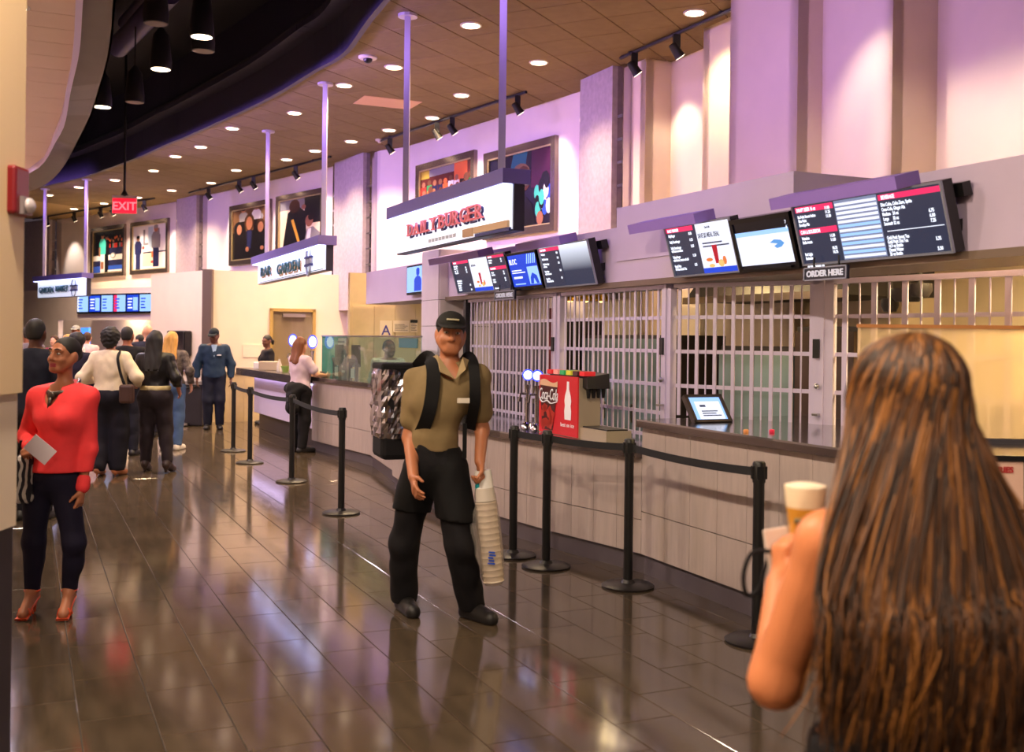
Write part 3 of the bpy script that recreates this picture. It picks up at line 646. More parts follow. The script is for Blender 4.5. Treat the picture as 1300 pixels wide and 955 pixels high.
# BAR GARDEN
a, b = vpt(328, 358, SV_), vpt(414, 348, SV_); zt = (vpt(328, 332, SV_).z+vpt(414, 317, SV_).z)/2; zb = (a.z+b.z)/2
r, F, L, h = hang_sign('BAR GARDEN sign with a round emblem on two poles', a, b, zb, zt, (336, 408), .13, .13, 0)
def sans_word(s, F, p0, p1, yt, yb, parent, m1, m2):
    a, b = sx_(F, p0, yb).x, sx_(F, p1, yb).x; y0, y1 = sx_(F, (p0+p1)/2, yb).y, sx_(F, (p0+p1)/2, yt).y
    text_fit('word_shadow', s, m2, F @ Matrix.Translation((a+.04, y0-.03, .008)), parent, b-a, y1-y0, .01, .008)
    return text_fit('word', s, m1, F @ Matrix.Translation((a, y0, .02)), parent, b-a, y1-y0, .018, .008)
mat('sign_sand', (214, 170, 120), .5)
sans_word('BAR', F, 333, 346, 338, 350, r, M_teal, MATS['sign_sand']); sans_word('GARDEN', F, 354, 382.5, 332, 346, r, M_teal, MATS['sign_sand'])
def emblem(cx, cy, rad, parent):
    pts = [Vector((cx+rad*.62*math.cos(t), cy+rad*math.sin(t), .03)) for t in [2*PI*k/28 for k in range(29)]]
    build('emblem_ring', MB().tube([F @ p for p in pts], .018, 6), mat('sign_silver', (186, 190, 200), .3, .5), parent)
    build('emblem_band', MB().fbox(F, cx-rad*.9, cx+rad*.95, cy+rad*.18, cy+rad*.32, .01, .05).fbox(F, cx-rad*.9, cx+rad*.95, cy-rad*.36, cy-rad*.2, .01, .05), M_navy, parent)
    build('emblem_plate', MB().fbox(F, cx-rad*.9, cx+rad*.95, cy-rad*.2, cy+rad*.18, .01, .03), MATS['sign_silver'], parent)
emblem(sx_(F, 394, 335).x, h*.52, h*.6, r)
build('rule', MB().fbox(F, L*.03, L*.97, h*.07, h*.1, .008, .014), M_teal, r)
# GARDEN MARKET
pa, pb = gp(54.6, 240, CEIL), gp(106.6, 227.6, CEIL); pa.z = pb.z = 0
dv = (pb-pa).normalized(); a = atseg(48, 380, pa, pb); b = atseg(110, 375, pa, pb); zt = (atseg(48, 358, pa, pb).z+atseg(110, 353, pa, pb).z)/2; zb = (a.z+b.z)/2
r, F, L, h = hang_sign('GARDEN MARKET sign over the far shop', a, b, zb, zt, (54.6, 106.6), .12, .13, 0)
sans_word('GARDEN', F, 51, 69, 364.5, 372, r, M_teal, M_pole); sans_word('MARKET', F, 72, 88, 362.5, 370, r, M_teal, M_pole)
emblem(sx_(F, 95, 367).x, h*.5, h*.5, r)
# ================================================================ FRAMED PHOTOGRAPHS ON THE TALL WALL
M_frame = mat('frame_pewter', (132, 118, 112), .22, .85); M_slip = mat('frame_slip', (214, 196, 150), .3, .6)
def picture(label, quad, seg, paint, fw=.11, group='framed photographs on the tall wall'):
    """quad: pixel outline TL, TR, BR, BL of the frame; paint(w,h) -> list of (material, polygon) in print coordinates"""
    a, b = seg; P = [atseg(px, py, a, b) for px, py in quad]
    L = Vector((P[3].x, P[3].y, 0)); R = Vector((P[2].x, P[2].y, 0)); w_ = (R-L).length; z0 = (P[2].z+P[3].z)/2; z1 = (P[0].z+P[1].z)/2; h_ = z1-z0
    d = (R-L).normalized(); Fm = frame((L.x, L.y, z0), d, (0, 0, 1))
    r = thing('framed_photograph', label, 'picture', (L+R)/2+Vector((0, 0, z0)), group)
    fr = MB()
    for x0, x1, y0, y1 in ((0, w_, 0, fw), (0, w_, h_-fw, h_), (0, fw, fw, h_-fw), (w_-fw, w_, fw, h_-fw)): fr.fbox(Fm, x0, x1, y0, y1, .0, .07)
    build('picture_frame', fr, M_frame, r)
    sl = MB()
    for x0, x1, y0, y1 in ((fw, w_-fw, fw, fw+.02), (fw, w_-fw, h_-fw-.02, h_-fw), (fw, fw+.02, fw, h_-fw), (w_-fw-.02, w_-fw, fw, h_-fw)): sl.fbox(Fm, x0, x1, y0, y1, .03, .055)
    build('frame_slip', sl, M_slip, r)
    pw, ph = w_-2*fw, h_-2*fw; mats = []; mb = MB()
    for k, (m, poly) in enumerate(paint(1., 1.)):
        if m not in mats: mats.append(m)
        mb.add([Fm @ Vector((fw+x*pw, fw+y*ph, .02+k*.0003)) for x, y in [(min(max(x, 0), 1), min(max(y, 0), 1)) for x, y in poly]], [tuple(range(len(poly)))], mats.index(m))
    build('photo_print', mb, mats, r); return r
def pm(n, c): return mat('print_'+n, c, .25)
def ell(cx, cy, rx, ry, n=12): return [(cx+rx*math.cos(2*PI*k/n), cy+ry*math.sin(2*PI*k/n)) for k in range(n)]
def rect(x0, y0, x1, y1): return [(x0, y0), (x1, y0), (x1, y1), (x0, y1)]
SK1, SK2, BLK, NVY = pm('skin', (150, 98, 78)), pm('skin_dark', (100, 62, 48)), pm('black', (20, 18, 22)), pm('navy', (36, 38, 78))
WHT, RED, GRN, TEA, BLU, ORG, GRY = pm('white', (230, 226, 232)), pm('red', (196, 56, 48)), pm('green', (52, 130, 82)), pm('teal', (70, 190, 176)), pm('blue', (46, 82, 190)), pm('orange', (224, 108, 62)), pm('grey', (128, 124, 134))
def fig(cx, y0, y1, wd, top, bot, skin, hair=None):
    H = y1-y0; out = [(bot, rect(cx-wd*.35, y0, cx+wd*.35, y0+H*.5)), (top, [(cx-wd*.5, y0+H*.45), (cx+wd*.5, y0+H*.45), (cx+wd*.55, y0+H*.74), (cx+wd*.3, y0+H*.84), (cx-wd*.3, y0+H*.84), (cx-wd*.55, y0+H*.74)]), (skin, ell(cx, y0+H*.91, wd*.26, H*.085))]
    if hair: out.append((hair, ell(cx, y0+H*.955, wd*.27, H*.05)))
    return out
rng = random.Random(3)
def court1(w, h):
    o = [(BLK, rect(0, 0, 1, 1)), (NVY, rect(0, .12, 1, .3)), (BLU, rect(0, 0, 1, .17)), (WHT, rect(0, .3, 1, .42)), (NVY, ell(.72, .52, .27, .1))]
    for k in range(9): o += [(rng.choice([SK1, ORG, SK2]), ell(.5+.055*k, .72+rng.random()*.12, .025, .035)), (rng.choice([RED, GRY, BLK]), rect(.47+.055*k, .58, .52+.055*k, .68))]
    return o+[(GRY, ell(.66, .4, .09, .07)), (WHT, ell(.66, .4, .06, .045))]+fig(.45, .02, .92, .17, BLK, BLK, SK1, BLK)+fig(.32, .02, .96, .2, TEA, WHT, SK1, BLK)+[(SK1, rect(.26, .1, .36, .27)), (SK1, rect(.2, .4, .25, .62)), (WHT, rect(.5, .03, .95, .07))]
def court2(w, h):
    return [(WHT, rect(0, 0, 1, 1)), (pm('cream', (226, 206, 184)), rect(.28, .08, .7, .4)), (GRY, rect(.3, .55, .78, .9)), (WHT, rect(.36, .6, .7, .95)), (NVY, rect(.3, .37, 1, .4)), (pm('pale_blue', (176, 196, 220)), rect(.45, .5, .6, .95))] \
        + fig(.15, .02, .78, .2, NVY, NVY, SK1, BLK)+fig(.68, .06, .98, .24, GRY, NVY, SK1, GRY)+[(RED, ell(.31, .5, .04, .04)), (RED, ell(.57, .17, .04, .03)), (ORG, rect(.55, .27, .6, .4))]
def trio(w, h):
    o = [(BLK, rect(0, 0, 1, 1)), (pm('brown', (96, 66, 44)), rect(0, .55, 1, 1)), (GRY, ell(.7, .8, .15, .08))]
    o += fig(.3, .55, 1.0, .22, GRY, BLK, SK1, BLK)+fig(.66, .55, 1.02, .22, WHT, BLK, SK1, BLK)+[(BLK, ell(.17, .62, .14, .14)), (SK1, ell(.19, .6, .07, .1)), (BLK, rect(.02, 0, .38, .46)),
          (pm('hair_brown', (74, 44, 30)), ell(.47, .72, .14, .17)), (SK1, ell(.47, .7, .085, .13)), (BLK, rect(.3, 0, .68, .56)), (NVY, [(.42, .2), (.52, .2), (.54, .56), (.4, .56)]),
          (pm('hair_brown', (74, 44, 30)), ell(.78, .63, .12, .13)), (SK1, ell(.78, .6, .075, .1)), (BLK, rect(.66, 0, 1, .48)), (SK1, ell(.42, .2, .05, .05)), (SK1, ell(.82, .2, .05, .04))]
    return o
def pair(w, h):
    return [(pm('cream', (226, 206, 184)), rect(0, 0, 1, 1)), (GRY, rect(0, .78, 1, 1)), (BLK, [(.08, 0), (.2, .72), (.42, .86), (.62, .7), (.66, 0)]), (pm('hair_brown', (74, 44, 30)), ell(.36, .84, .13, .14)), (BLK, rect(.6, .45, 1, 1)),
            (SK1, ell(.58, .8, .05, .05)), (pm('gold', (206, 152, 60)), [(.28, .56), (.34, .58), (.5, .1), (.44, .1)]), (SK1, ell(.71, .5, .09, .12)), (pm('hair_dark', (40, 28, 22)), ell(.75, .58, .07, .07)),
            (GRY, [(.58, 0), (1, 0), (1, .2), (.8, .38), (.66, .34)]), (WHT, [(.62, 0), (.72, 0), (.76, .35), (.68, .34)]), (WHT, ell(.85, .12, .03, .06))]
def crowd(w, h):
    o = [(pm('maroon', (84, 34, 34)), rect(0, 0, 1, 1)), (GRY, rect(.15, .8, .8, 1)), (pm('ochre', (176, 150, 60)), rect(0, .78, .18, 1)), (ORG, rect(.66, .35, .9, 1))]
    for row in range(3):
        for k in range(9):
            x = .05+.11*k+rng.random()*.03; y = .62-row*.2+rng.random()*.05
            o += [(rng.choice([BLK, RED, GRN, WHT, NVY, ORG]), rect(x-.05, y-.28, x+.05, y-.06)), (rng.choice([SK1, SK2, SK1, ORG]), ell(x, y, .035, .07))]
    return o+[(GRN, rect(.15, 0, .3, .4)), (WHT, rect(.2, 0, .24, .36)), (SK2, ell(.22, .48, .045, .09)), (BLK, rect(.85, .1, 1, .5)), (SK2, ell(.9, .6, .05, .1))]
def curly(w, h):
    o = [(pm('night', (24, 22, 44)), rect(0, 0, 1, 1)), (pm('dark_teal', (30, 96, 118)), [(.3, .6), (.55, .55), (.62, 1), (.4, 1)]), (pm('plum', (66, 26, 58)), rect(.68, .5, 1, 1)), (ORG, ell(.25, .76, .04, .05))]
    for k in range(16):
        x = .7+rng.random()*.28; y = .2+rng.random()*.42; o.append((rng.choice([BLU, WHT, TEA, BLK]), ell(x, y, .04, .1)))
    return o+[(pm('hair_light', (120, 92, 72)), ell(.52, .7, .15, .15)), (pm('hair_brown', (74, 44, 30)), ell(.56, .64, .12, .17)), (SK2, ell(.46, .6, .075, .13)), (SK2, rect(.4, .36, .52, .56)), (BLK, [(.12, 0), (.76, 0), (.7, .3), (.56, .45), (.42, .38), (.22, .42)]), (pm('skin_shade', (150, 100, 84)), ell(.82, .1, .05, .09))]
def half(w, h): return [(BLK, rect(0, 0, 1, 1)), (pm('red_dark', (120, 40, 40)), rect(.1, .1, .9, .9))]
s2 = (WALLP[NW], WALLP[NW+2]); s1 = (WALLP[NW-1], WALLP[NW]); s3 = (WALLP[NW+2], WALLP[NW+3]); s5 = (WALLP[NW+4], WALLP[NW+5])
Z5 = lambda x, y: (480+x/4.333, 190+y/4.333)
picture('framed photograph of a curly haired figure in black beside a blue crowd', [(617, 205), (707, 163), (708, 286), (617, 312)], s1, curly)
picture('framed photograph of a colourful standing crowd above the burger sign', [(531, 211), (605.5, 191), (605.5, 262), (531, 280)], s1, crowd)
Z6 = lambda x, y: (280+x/7.64, 235+y/7.64)
picture('framed photograph of two dark suited men behind the bar sign', [Z6(555, 110), Z6(1015, 35), Z6(1015, 600), Z6(555, 690)], s3, pair)
picture('framed photograph of a trio in dark jackets', [Z6(103, 215), Z6(497, 133), Z6(497, 735), Z6(103, 795)], s3, trio)
Z7 = lambda x, y: (100+x/8.68, 250+y/8.68)
picture('framed photograph of a player in teal on a blue court', [Z7(148, 350), Z7(522, 300), Z7(520, 868), Z7(148, 895)], s5, court1)
picture('framed photograph of two people facing each other on white', [Z7(585, 285), Z7(1000, 238), Z7(1000, 830), Z7(585, 862)], s5, court2)
# ================================================================ FOLDING GRILLES ABOVE THE COUNTERS
GTOP = 2.09
barW = MB().box(-.016, .016, -.011, .011, 0, 1).v; 
def unit_box(name, x, y, m):
    me = bpy.data.meshes.new(name); mb = MB().box(-x, x, -y, y, 0, 1); me.from_pydata([tuple(p) for p in mb.v], [], mb.f); me.materials.append(m); return me
me_wide, me_thin = unit_box('grille_bar', .0135, .006, M_alu), unit_box('grille_rod', .005, .0035, M_alu)
def grille(label, a, b, z0, hz, n, wide_every=2, post=None, mw=1.):
    """a far end, b near end in corridor coordinates"""
    A, B = W(*a), W(*b); d = (B-A); L = d.length; d.normalize(); rz = math.atan2(d.y, d.x)
    r = thing('folding_grille', label, 'security grille', (A+B)/2+Vector((0, 0, z0)), 'folding aluminium grilles over the counters')
    Fm = frame((A.x, A.y, 0), d, (0, 0, 1)); off = wloc(r)
    n = round(L/n)
    for k in range(n):
        p = A+d*(L*(k+.5)/n); wd = k % wide_every == 0
        o = link_mesh('grille_bar' if wd else 'grille_rod', me_wide if wd else me_thin, r, Vector((p.x, p.y, z0))-off, rz); o.scale = (mw if wd else 1, 1, GTOP-z0)
    for z in hz: build('cross_link', MB().fbox(Fm, 0, L, z-.014, z+.014, -.016, -.004), M_alu, r)
    build('top_channel', MB().fbox(Fm, 0, L, GTOP-.035, GTOP, -.03, .03), M_alu, r)
    if post:
        x0, x1 = post
        build('lock_post', MB().fbox(Fm, x0, x1, z0, GTOP, -.025, .03).fbox(Fm, (x0+x1)/2-.012, (x0+x1)/2+.012, z0, GTOP, .03, .042), M_alu, r)
        lk = build('lock_plate', MB().fbox(Fm, x0+.015, x0+.06, 1.55, 1.68, .042, .056), M_black, r)
        build('lock_knob', MB().ball(Fm @ Vector((x0+.05, 1.36, .06)), .02, 10).fbox(Fm, x0+.03, x0+.07, 1.16, 1.175, .042, .09), M_steel, r, smooth=True)
    return r
gv = VF+.06
def gu(px): return atv(px, 450, gv)[0]
HZL, HZH = (.92, 1.10, 1.32, 1.578, 1.835), (1.32, 1.578, 1.835)
gua, gub, uc_ = gu(596), gu(715), gu(857)
grille('grille left of the soda dispenser with dense bars', (gv, gua), (gv, gub+.02), LC, HZL, .085, post=((gua-gub)-.16, (gua-gub)-.02))
grille('grille behind the soda dispenser', (gv, gub), (gv, uc_+.02), LC, HZL, .085, post=((gub-uc_)-.15, (gub-uc_)-.02))
ge = (4.80, 5.70); gf = (5.0, 5.7)
Lc = (W(*gf)-W(gv, uc_)).length
grille('grille behind the small tilted screen', (gv, uc_), gf, HC, HZH, .075, post=(Lc-.17, Lc-.02))
grille('grille at the right above the frosted panel', gf, (5.45, 3.2), HC, HZH, .115, mw=1.5)
build('grille_end_channel', MB().cbox(gv-.05, gv+.05, gua, gua+.07, LC, GTOP), M_black, fas)
# ================================================================ MENU SCREENS
def em(name, rgb, k=1.0): return mat('screen_'+name, (10, 10, 12), .25, emit=k*1.35, ecol=rgb)
E_dark, E_mid, E_white, E_pink, E_blue, E_lb, E_txt = em('dark', (52, 56, 78), .8), em('mid', (120, 128, 158), 1.), em('white', (226, 228, 244), 1.05), em('pink', (232, 44, 96), 1.1), em('blue', (24, 62, 190), 1.2), em('light_blue', (150, 190, 245), 1.15), em('text', (236, 240, 255), 1.2)
E_red, E_or, E_tan, E_blk, E_ink = em('red', (176, 20, 40), 1.), em('orange', (220, 120, 60), 1.), em('tan', (226, 186, 110), 1.), em('black', (6, 6, 16), 1.), em('ink', (70, 74, 96), .9)
M_bezel = mat('screen_bezel', (150, 156, 176), .3, .4); M_tvb = mat('tv_black', (10, 10, 14), .25)
def grad_mat():
    if 'screen_fade' in MATS: return MATS['screen_fade']
    m = em('fade', (120, 130, 160), 1.); MATS['screen_fade'] = m; nt = m.node_tree; b = nt.nodes['Principled BSDF']
    tc = nt.nodes.new('ShaderNodeTexCoord'); sp = nt.nodes.new('ShaderNodeSeparateXYZ'); rp = nt.nodes.new('ShaderNodeValToRGB')
    rp.color_ramp.elements[0].color = (*lin((46, 52, 74)), 1); rp.color_ramp.elements[1].color = (*lin((232, 238, 255)), 1); rp.color_ramp.elements[0].position = .35
    nt.links.new(tc.outputs['Generated'], sp.inputs[0]); nt.links.new(sp.outputs[2], rp.inputs[0]); nt.links.new(rp.outputs[0], b.inputs['Emission Color']); return m
def screen(label, quad, vb=VF-.09, vt=VF-.19, bez=M_bezel, bz=.012, back=M_tvb, group='menu screens on the fascia', name='menu_screen', cat='screen', plate=None):
    TL, TR, BR, BL = quad
    (u0, z0a), (u1, z0b) = atv(*BL, vb), atv(*BR, vb); z0 = (z0a+z0b)/2; z1 = (atv(*TL, vt)[1]+atv(*TR, vt)[1])/2
    o = W(vb, u0, z0); x = W(vb, u1, z0)-o; y = W(vt, u0, z1)-o; F = frame(o, x, y); L, h = x.length, y.length
    r = thing(name, label, cat, o+x*.5, group)
    build('housing', MB().fbox(F, 0, L, 0, h, -.07, -.002), back, r)
    build('bezel', MB().fbox(F, 0, L, 0, bz, -.002, .012).fbox(F, 0, L, h-bz, h, -.002, .012).fbox(F, 0, bz, bz, h-bz, -.002, .012).fbox(F, L-bz, L, bz, h-bz, -.002, .012), bez, r)
    build('bracket', MB().fbox(F, L-.1, L-.04, h*.25, h*.25+.06, -.14, -.07), M_black, r); build('bracket', MB().fbox(F, L-.1, L+.03, h*.72, h*.72+.07, -.16, -.1), M_black, r)
    dsp = build('display', MB().fbox(F, bz, L-bz, bz, h-bz, -.001, .0), plate or E_dark, r)
    return r, F, L, h, dsp
def patch(n, F, x0, x1, y0, y1, m, p, z=.002): return build(n, MB().fbox(F, x0, x1, y0, y1, z-.0015, z), m, p)
def drink(F, x, y, s, p):
    build('drink_picture', MB().add([F @ Vector(q) for q in [(x-.05*s, y, .004), (x+.04*s, y, .004), (x+.065*s, y+.3*s, .004), (x-.075*s, y+.3*s, .004)]], [(0, 1, 2, 3)]), E_red, p)
    for cx, cy, rx, ry, mi in [(x+.1*s, y, .08, .06, 0), (x+.2*s, y+.04*s, .05, .07, 1), (x-.2*s, y+.07*s, .09, .03, 1), (x-.16*s, y-.03*s, .08, .03, 0)]:
        build('food_picture', MB().add([F @ Vector((cx+rx*s*math.cos(t), cy+ry*s*math.sin(t), .005)) for t in [2*PI*k/12 for k in range(12)]], [tuple(range(12))]), [E_tan, E_or][mi], p)
def lines(F, x, y, size, s, p, m=None, sx=.75, n='menu_text', ln=1.): text(n, s, size, m or E_txt, F @ Matrix.Translation((x, y, .004)), p, ext=.0005, sx=sx, bold=.001, lines=ln)
def bars(F, x0, x1, y0, y1, n, m, p, z=.003):       # rows of unreadably small print
    hh = (y1-y0)/n
    for k in range(n): build('print_line', MB().fbox(F, x0, x1-(x1-x0)*.12*((k*5) % 3), y0+k*hh+hh*.28, y0+k*hh+hh*.72, z-.001, z), m, p)
def visor(F, x0, x1, h, r): build('visor', MB().fbox(F, x0, x1, h, h+.07, -.05, .12), mat('visor_violet_lit', (150, 122, 214), .4), r)  # violet light on the visor is put into its colour
r, F, L, h, D = screen('menu screen with three columns and a red drink at the far left', [(576.6, 329), (648, 321), (651.5, 367.7), (582.3, 373)])
patch('header', F, L*.03, L*.33, h*.88, h*.96, E_pink, D); lines(F, L*.05, h*.895, h*.06, 'BEVERAGE', D)
lines(F, L*.04, h*.8, h*.07, 'Coca-Cola, Sprite\nMedium   24 oz\nLarge      32 oz\nSouvenir 32 oz', D, sx=.6, ln=.95); lines(F, L*.26, h*.73, h*.07, '6.75\n6.00\n7.25', D, ln=.95); lines(F, L*.04, h*.36, h*.07, 'Gold Peak Sweet Tea\nGold Peak Diet Tea\n16.9 oz Bottle\nDasani Water\n20 oz Bottle', D, sx=.6, ln=.95); lines(F, L*.27, h*.22, h*.07, '5.75\n\n5.50', D)
patch('poster', F, L*.35, L*.68, h*.03, h*.97, E_white, D); patch('poster_foot', F, L*.35, L*.68, h*.03, h*.14, E_blue, D, .003); drink(F, L*.5, h*.22, h*1.1, D); lines(F, L*.38, h*.75, h*.07, 'SAVE $5 MEAL DEAL', D, E_ink, .5)
patch('header', F, L*.7, L*.98, h*.9, h*.97, E_pink, D); lines(F, L*.71, h*.905, h*.06, 'DRAFT BEER', D); lines(F, L*.71, h*.82, h*.065, 'Sweet Action\nBlue Point', D, sx=.65); lines(F, L*.91, h*.82, h*.06, '11.00\n11.25', D, sx=.6)
patch('header', F, L*.7, L*.98, h*.57, h*.66, E_pink, D); lines(F, L*.71, h*.585, h*.065, 'CAN & BOURBON', D, sx=.65); lines(F, L*.71, h*.48, h*.065, 'Heineken\nStella Artois\n\nBud Light\nBudweiser', D, sx=.65); lines(F, L*.91, h*.48, h*.06, '11.00\n11.00\n\n10.75\n10.75', D, sx=.6); lines(F, L*.71, h*.05, h*.05, 'All Prices Include Tax', D)
visor(F, -.35, L*.75, h, r)
r, F, L, h, D = screen('blue advertising screen between two menu screens above the soda dispenser', [(649.6, 321.5), (689, 315.8), (691.9, 366.5), (652.6, 368.9)], bez=M_tvb, bz=.02, plate=E_blk)
patch('picture', F, L*.05, L*.97, h*.1, h*.95, E_blue, D); lines(F, L*.08, h*.7, h*.2, 'BLOC', D, sx=.9); bars(F, L*.1, L*.52, h*.44, h*.56, 2, E_txt, D); bars(F, L*.12, L*.4, h*.28, h*.4, 1, E_txt, D); bars(F, L*.12, L*.46, h*.13, h*.2, 1, E_lb, D); patch('picture_inset', F, L*.6, L*.93, h*.14, h*.6, E_lb, D, .003)
build('picture_streaks', MB().add([F @ Vector((x, y, .0035)) for k in range(5) for x, y in [(L*(.62+.06*k), h*.68), (L*(.65+.06*k), h*.68), (L*(.72+.06*k), h*.93), (L*(.69+.06*k), h*.93)]], [(4*k, 4*k+1, 4*k+2, 4*k+3) for k in range(5)]), E_lb, D)
build('picture_shape', MB().add([F @ Vector((L*x, h*y, .0045)) for x, y in [(.63, .15), (.72, .15), (.76, .3), (.82, .15), (.9, .15), (.86, .36), (.74, .44), (.66, .32)]], [(0, 1, 2, 3, 4, 5, 6, 7)]), E_blue, D)
r, F, L, h, D = screen('menu screen with an empty right half left of the fascia step', [(689, 313.5), (751, 302), (759, 360.8), (694.6, 366.5)], plate=grad_mat())
patch('text_column', F, L*.02, L*.42, h*.04, h*.96, E_dark, D); patch('header', F, L*.02, L*.42, h*.87, h*.95, E_pink, D, .003); lines(F, L*.04, h*.885, h*.065, 'DAILY BURGER', D, sx=.65)
lines(F, L*.04, h*.79, h*.065, 'Daily Burger\n\nDaily Cheeseburger\n\nDaily Cheeseburger\nwith bacon\n\nTurkey Burger\nwith lettuce, tomato\n\nFrench Fries\nAll Prices Include Tax', D, sx=.6, ln=.9); lines(F, L*.35, h*.79, h*.065, '10.50\n\n11.25\n\n12.25\n\n\n11.50\n\n\n6.25', D, sx=.6, ln=.9); visor(F, -.2, L*.72, h, r)
r, F, L, h, D = screen('menu screen with a meal deal poster above the grille post', [(850, 288), (936.6, 273.3), (941, 345.5), (857.5, 352.4)])
patch('header', F, L*.02, L*.44, h*.87, h*.96, E_pink, D, .003); lines(F, L*.04, h*.885, h*.075, 'DAILY BURGER', D)
lines(F, L*.04, h*.79, h*.07, 'Daily Burger\n\nDaily Cheeseburger\n\nDaily Cheeseburger\nwith bacon and onion\n\nTurkey Burger\nwith lettuce, tomato and aioli\n\nFrench Fries\nAll Prices Include Tax', D, sx=.62, ln=.85); lines(F, L*.36, h*.79, h*.07, '10.50\n\n11.25\n\n12.25\n\n\n11.50\n\n\n6.25', D, sx=.7, ln=.85)
patch('poster', F, L*.48, L*.985, h*.03, h*.97, E_white, D); patch('poster_foot', F, L*.48, L*.985, h*.03, h*.13, E_blue, D, .003); drink(F, L*.71, h*.2, h*1.15, D)
lines(F, L*.5, h*.7, h*.12, 'SAVE $5 MEAL DEAL', D, E_ink, .62); bars(F, L*.54, L*.92, h*.5, h*.62, 2, E_ink, D); lines(F, L*.62, h*.87, h*.05, 'Coca-Cola', D, E_ink); visor(F, -.3, L*.72, h, r)
r, F, L, h, D = screen('television showing a white ice rink with a blue emblem', [(938, 277.5), (1012.4, 267), (1017.6, 341.3), (941.2, 345.5)], bez=M_tvb, bz=.03, plate=E_blk, name='television', cat='television')
patch('ice', F, L*.03, L*.93, h*.12, h*.74, E_white, D); patch('rink_boards', F, L*.03, L*.93, h*.66, h*.78, E_lb, D, .003); patch('stands', F, L*.03, L*.93, h*.74, h*.95, E_blk, D, .0035)
build('emblem', MB().add([F @ Vector((L*x, h*y, .004)) for x, y in [(.6, .5), (.68, .55), (.78, .53), (.83, .47), (.78, .41), (.7, .39), (.66, .43), (.72, .47)]], [(0, 1, 2, 3, 4, 5, 6, 7)]), em('emblem_blue', (90, 150, 215), 1.), D)
text('score', '7\n4', h*.09, E_txt, F @ Matrix.Translation((L*.9, h*.8, .005)), D, ext=.0005); build('stand_bar', MB().fbox(F, L*.04, L*.9, h*.03, h*.07, .012, .03), M_tvb, r)
r, F, L, h, D = screen('wide menu screen with drink prices at the right end of the fascia', [(1012.7, 262.5), (1200, 225), (1213, 320.5), (1021, 338)])
patch('header', F, L*.02, L*.3, h*.86, h*.95, E_pink, D, .003); lines(F, L*.03, h*.875, h*.08, 'DRAFT BEER 16 oz', D, sx=.7)
lines(F, L*.03, h*.77, h*.065, 'Six Point Sweet Action\nBlue Point\nBrooklyn Pils', D, sx=.7); lines(F, L*.24, h*.86, h*.065, '11.00\n11.25\n11.00', D, sx=.8)
patch('header', F, L*.02, L*.3, h*.5, h*.59, E_pink, D, .003); lines(F, L*.03, h*.515, h*.08, 'CAN & BOURBON', D, sx=.7); lines(F, L*.03, h*.42, h*.065, 'Heineken\nStella Artois\n\n\nBud Light\nBudweiser\n\nAll Prices Include Tax', D, sx=.7); lines(F, L*.24, h*.42, h*.065, '11.00\n11.00\n\n10.75\n10.75', D, sx=.8)
patch('video_panel', F, L*.31, L*.6, h*.04, h*.96, E_mid, D)
for k in range(13): patch('video_line', F, L*.315, L*.595, h*(.06+.068*k), h*(.06+.068*k+.042), E_white if k % 2 == 0 or k > 7 else E_lb, D, .003)
patch('header', F, L*.61, L*.985, h*.86, h*.94, E_pink, D, .003); lines(F, L*.63, h*.87, h*.08, 'BEVERAGE', D, sx=.7)
lines(F, L*.62, h*.77, h*.07, 'Diet Coke, Coke Zero, Sprite\nCoca-Cola, Ginger Ale\nMedium   24 oz\nLarge      32 oz\nSouvenir 32 oz', D, sx=.7); lines(F, L*.9, h*.6, h*.07, '6.75\n6.00\n7.25', D, sx=.8); patch('rule', F, L*.63, L*.97, h*.395, h*.405, E_txt, D, .003)
lines(F, L*.62, h*.28, h*.07, 'Gold Peak Sweet Tea\nGold Peak Diet Tea\n16.9 oz Bottle\nDasani Water\n20 oz Bottle', D, sx=.7, ln=.85); lines(F, L*.91, h*.2, h*.07, '5.75\n\n5.50', D, sx=.8); visor(F, -.05, L*.84, h, r)
def order_sign(quad, label):
    TL, TR, BR, BL = quad; v = VF-.14; (u0, z0), (u1, z1) = atv(*BL, v), atv(*BR, v); zt = (atv(*TL, v)[1]+atv(*TR, v)[1])/2; zb = (z0+z1)/2
    o = W(v, u0, zb); x = W(v, u1, zb)-o; F = frame(o, x, (0, 0, 1)); L, h = x.length, zt-zb; r = thing('order_sign', label, 'sign', o+x*.5, 'small ORDER HERE signs')
    build('plate', MB().fbox(F, 0, L, 0, h, -.02, 0), mat('order_navy', (26, 28, 48), .35), r); build('rim', MB().fbox(F, 0, L, 0, .008, 0, .006).fbox(F, 0, L, h-.008, h, 0, .006).fbox(F, 0, .008, 0, h, 0, .006).fbox(F, L-.008, L, 0, h, 0, .006), M_bezel, r)
    text('lettering', 'ORDER HERE', h*.62, mat('order_white', (214, 220, 240), .4, emit=.2), F @ Matrix.Translation((L*.5, h*.3, .004)), r, sx=L/(h*4.3), align='CENTER', bold=.002)
    [build('hanger', MB().fbox(F, L*k, L*(k+.02), h, h+.06, -.015, -.005), M_black, r) for k in (.2, .78)]
order_sign([(1019, 341), (1073, 335.5), (1075, 353), (1020.5, 358)], 'larger dark ORDER HERE sign under the wide menu screen')
order_sign([(627, 370.5), (652, 368), (653, 379.5), (628, 381.5)], 'small dark ORDER HERE sign under the far menu screen')
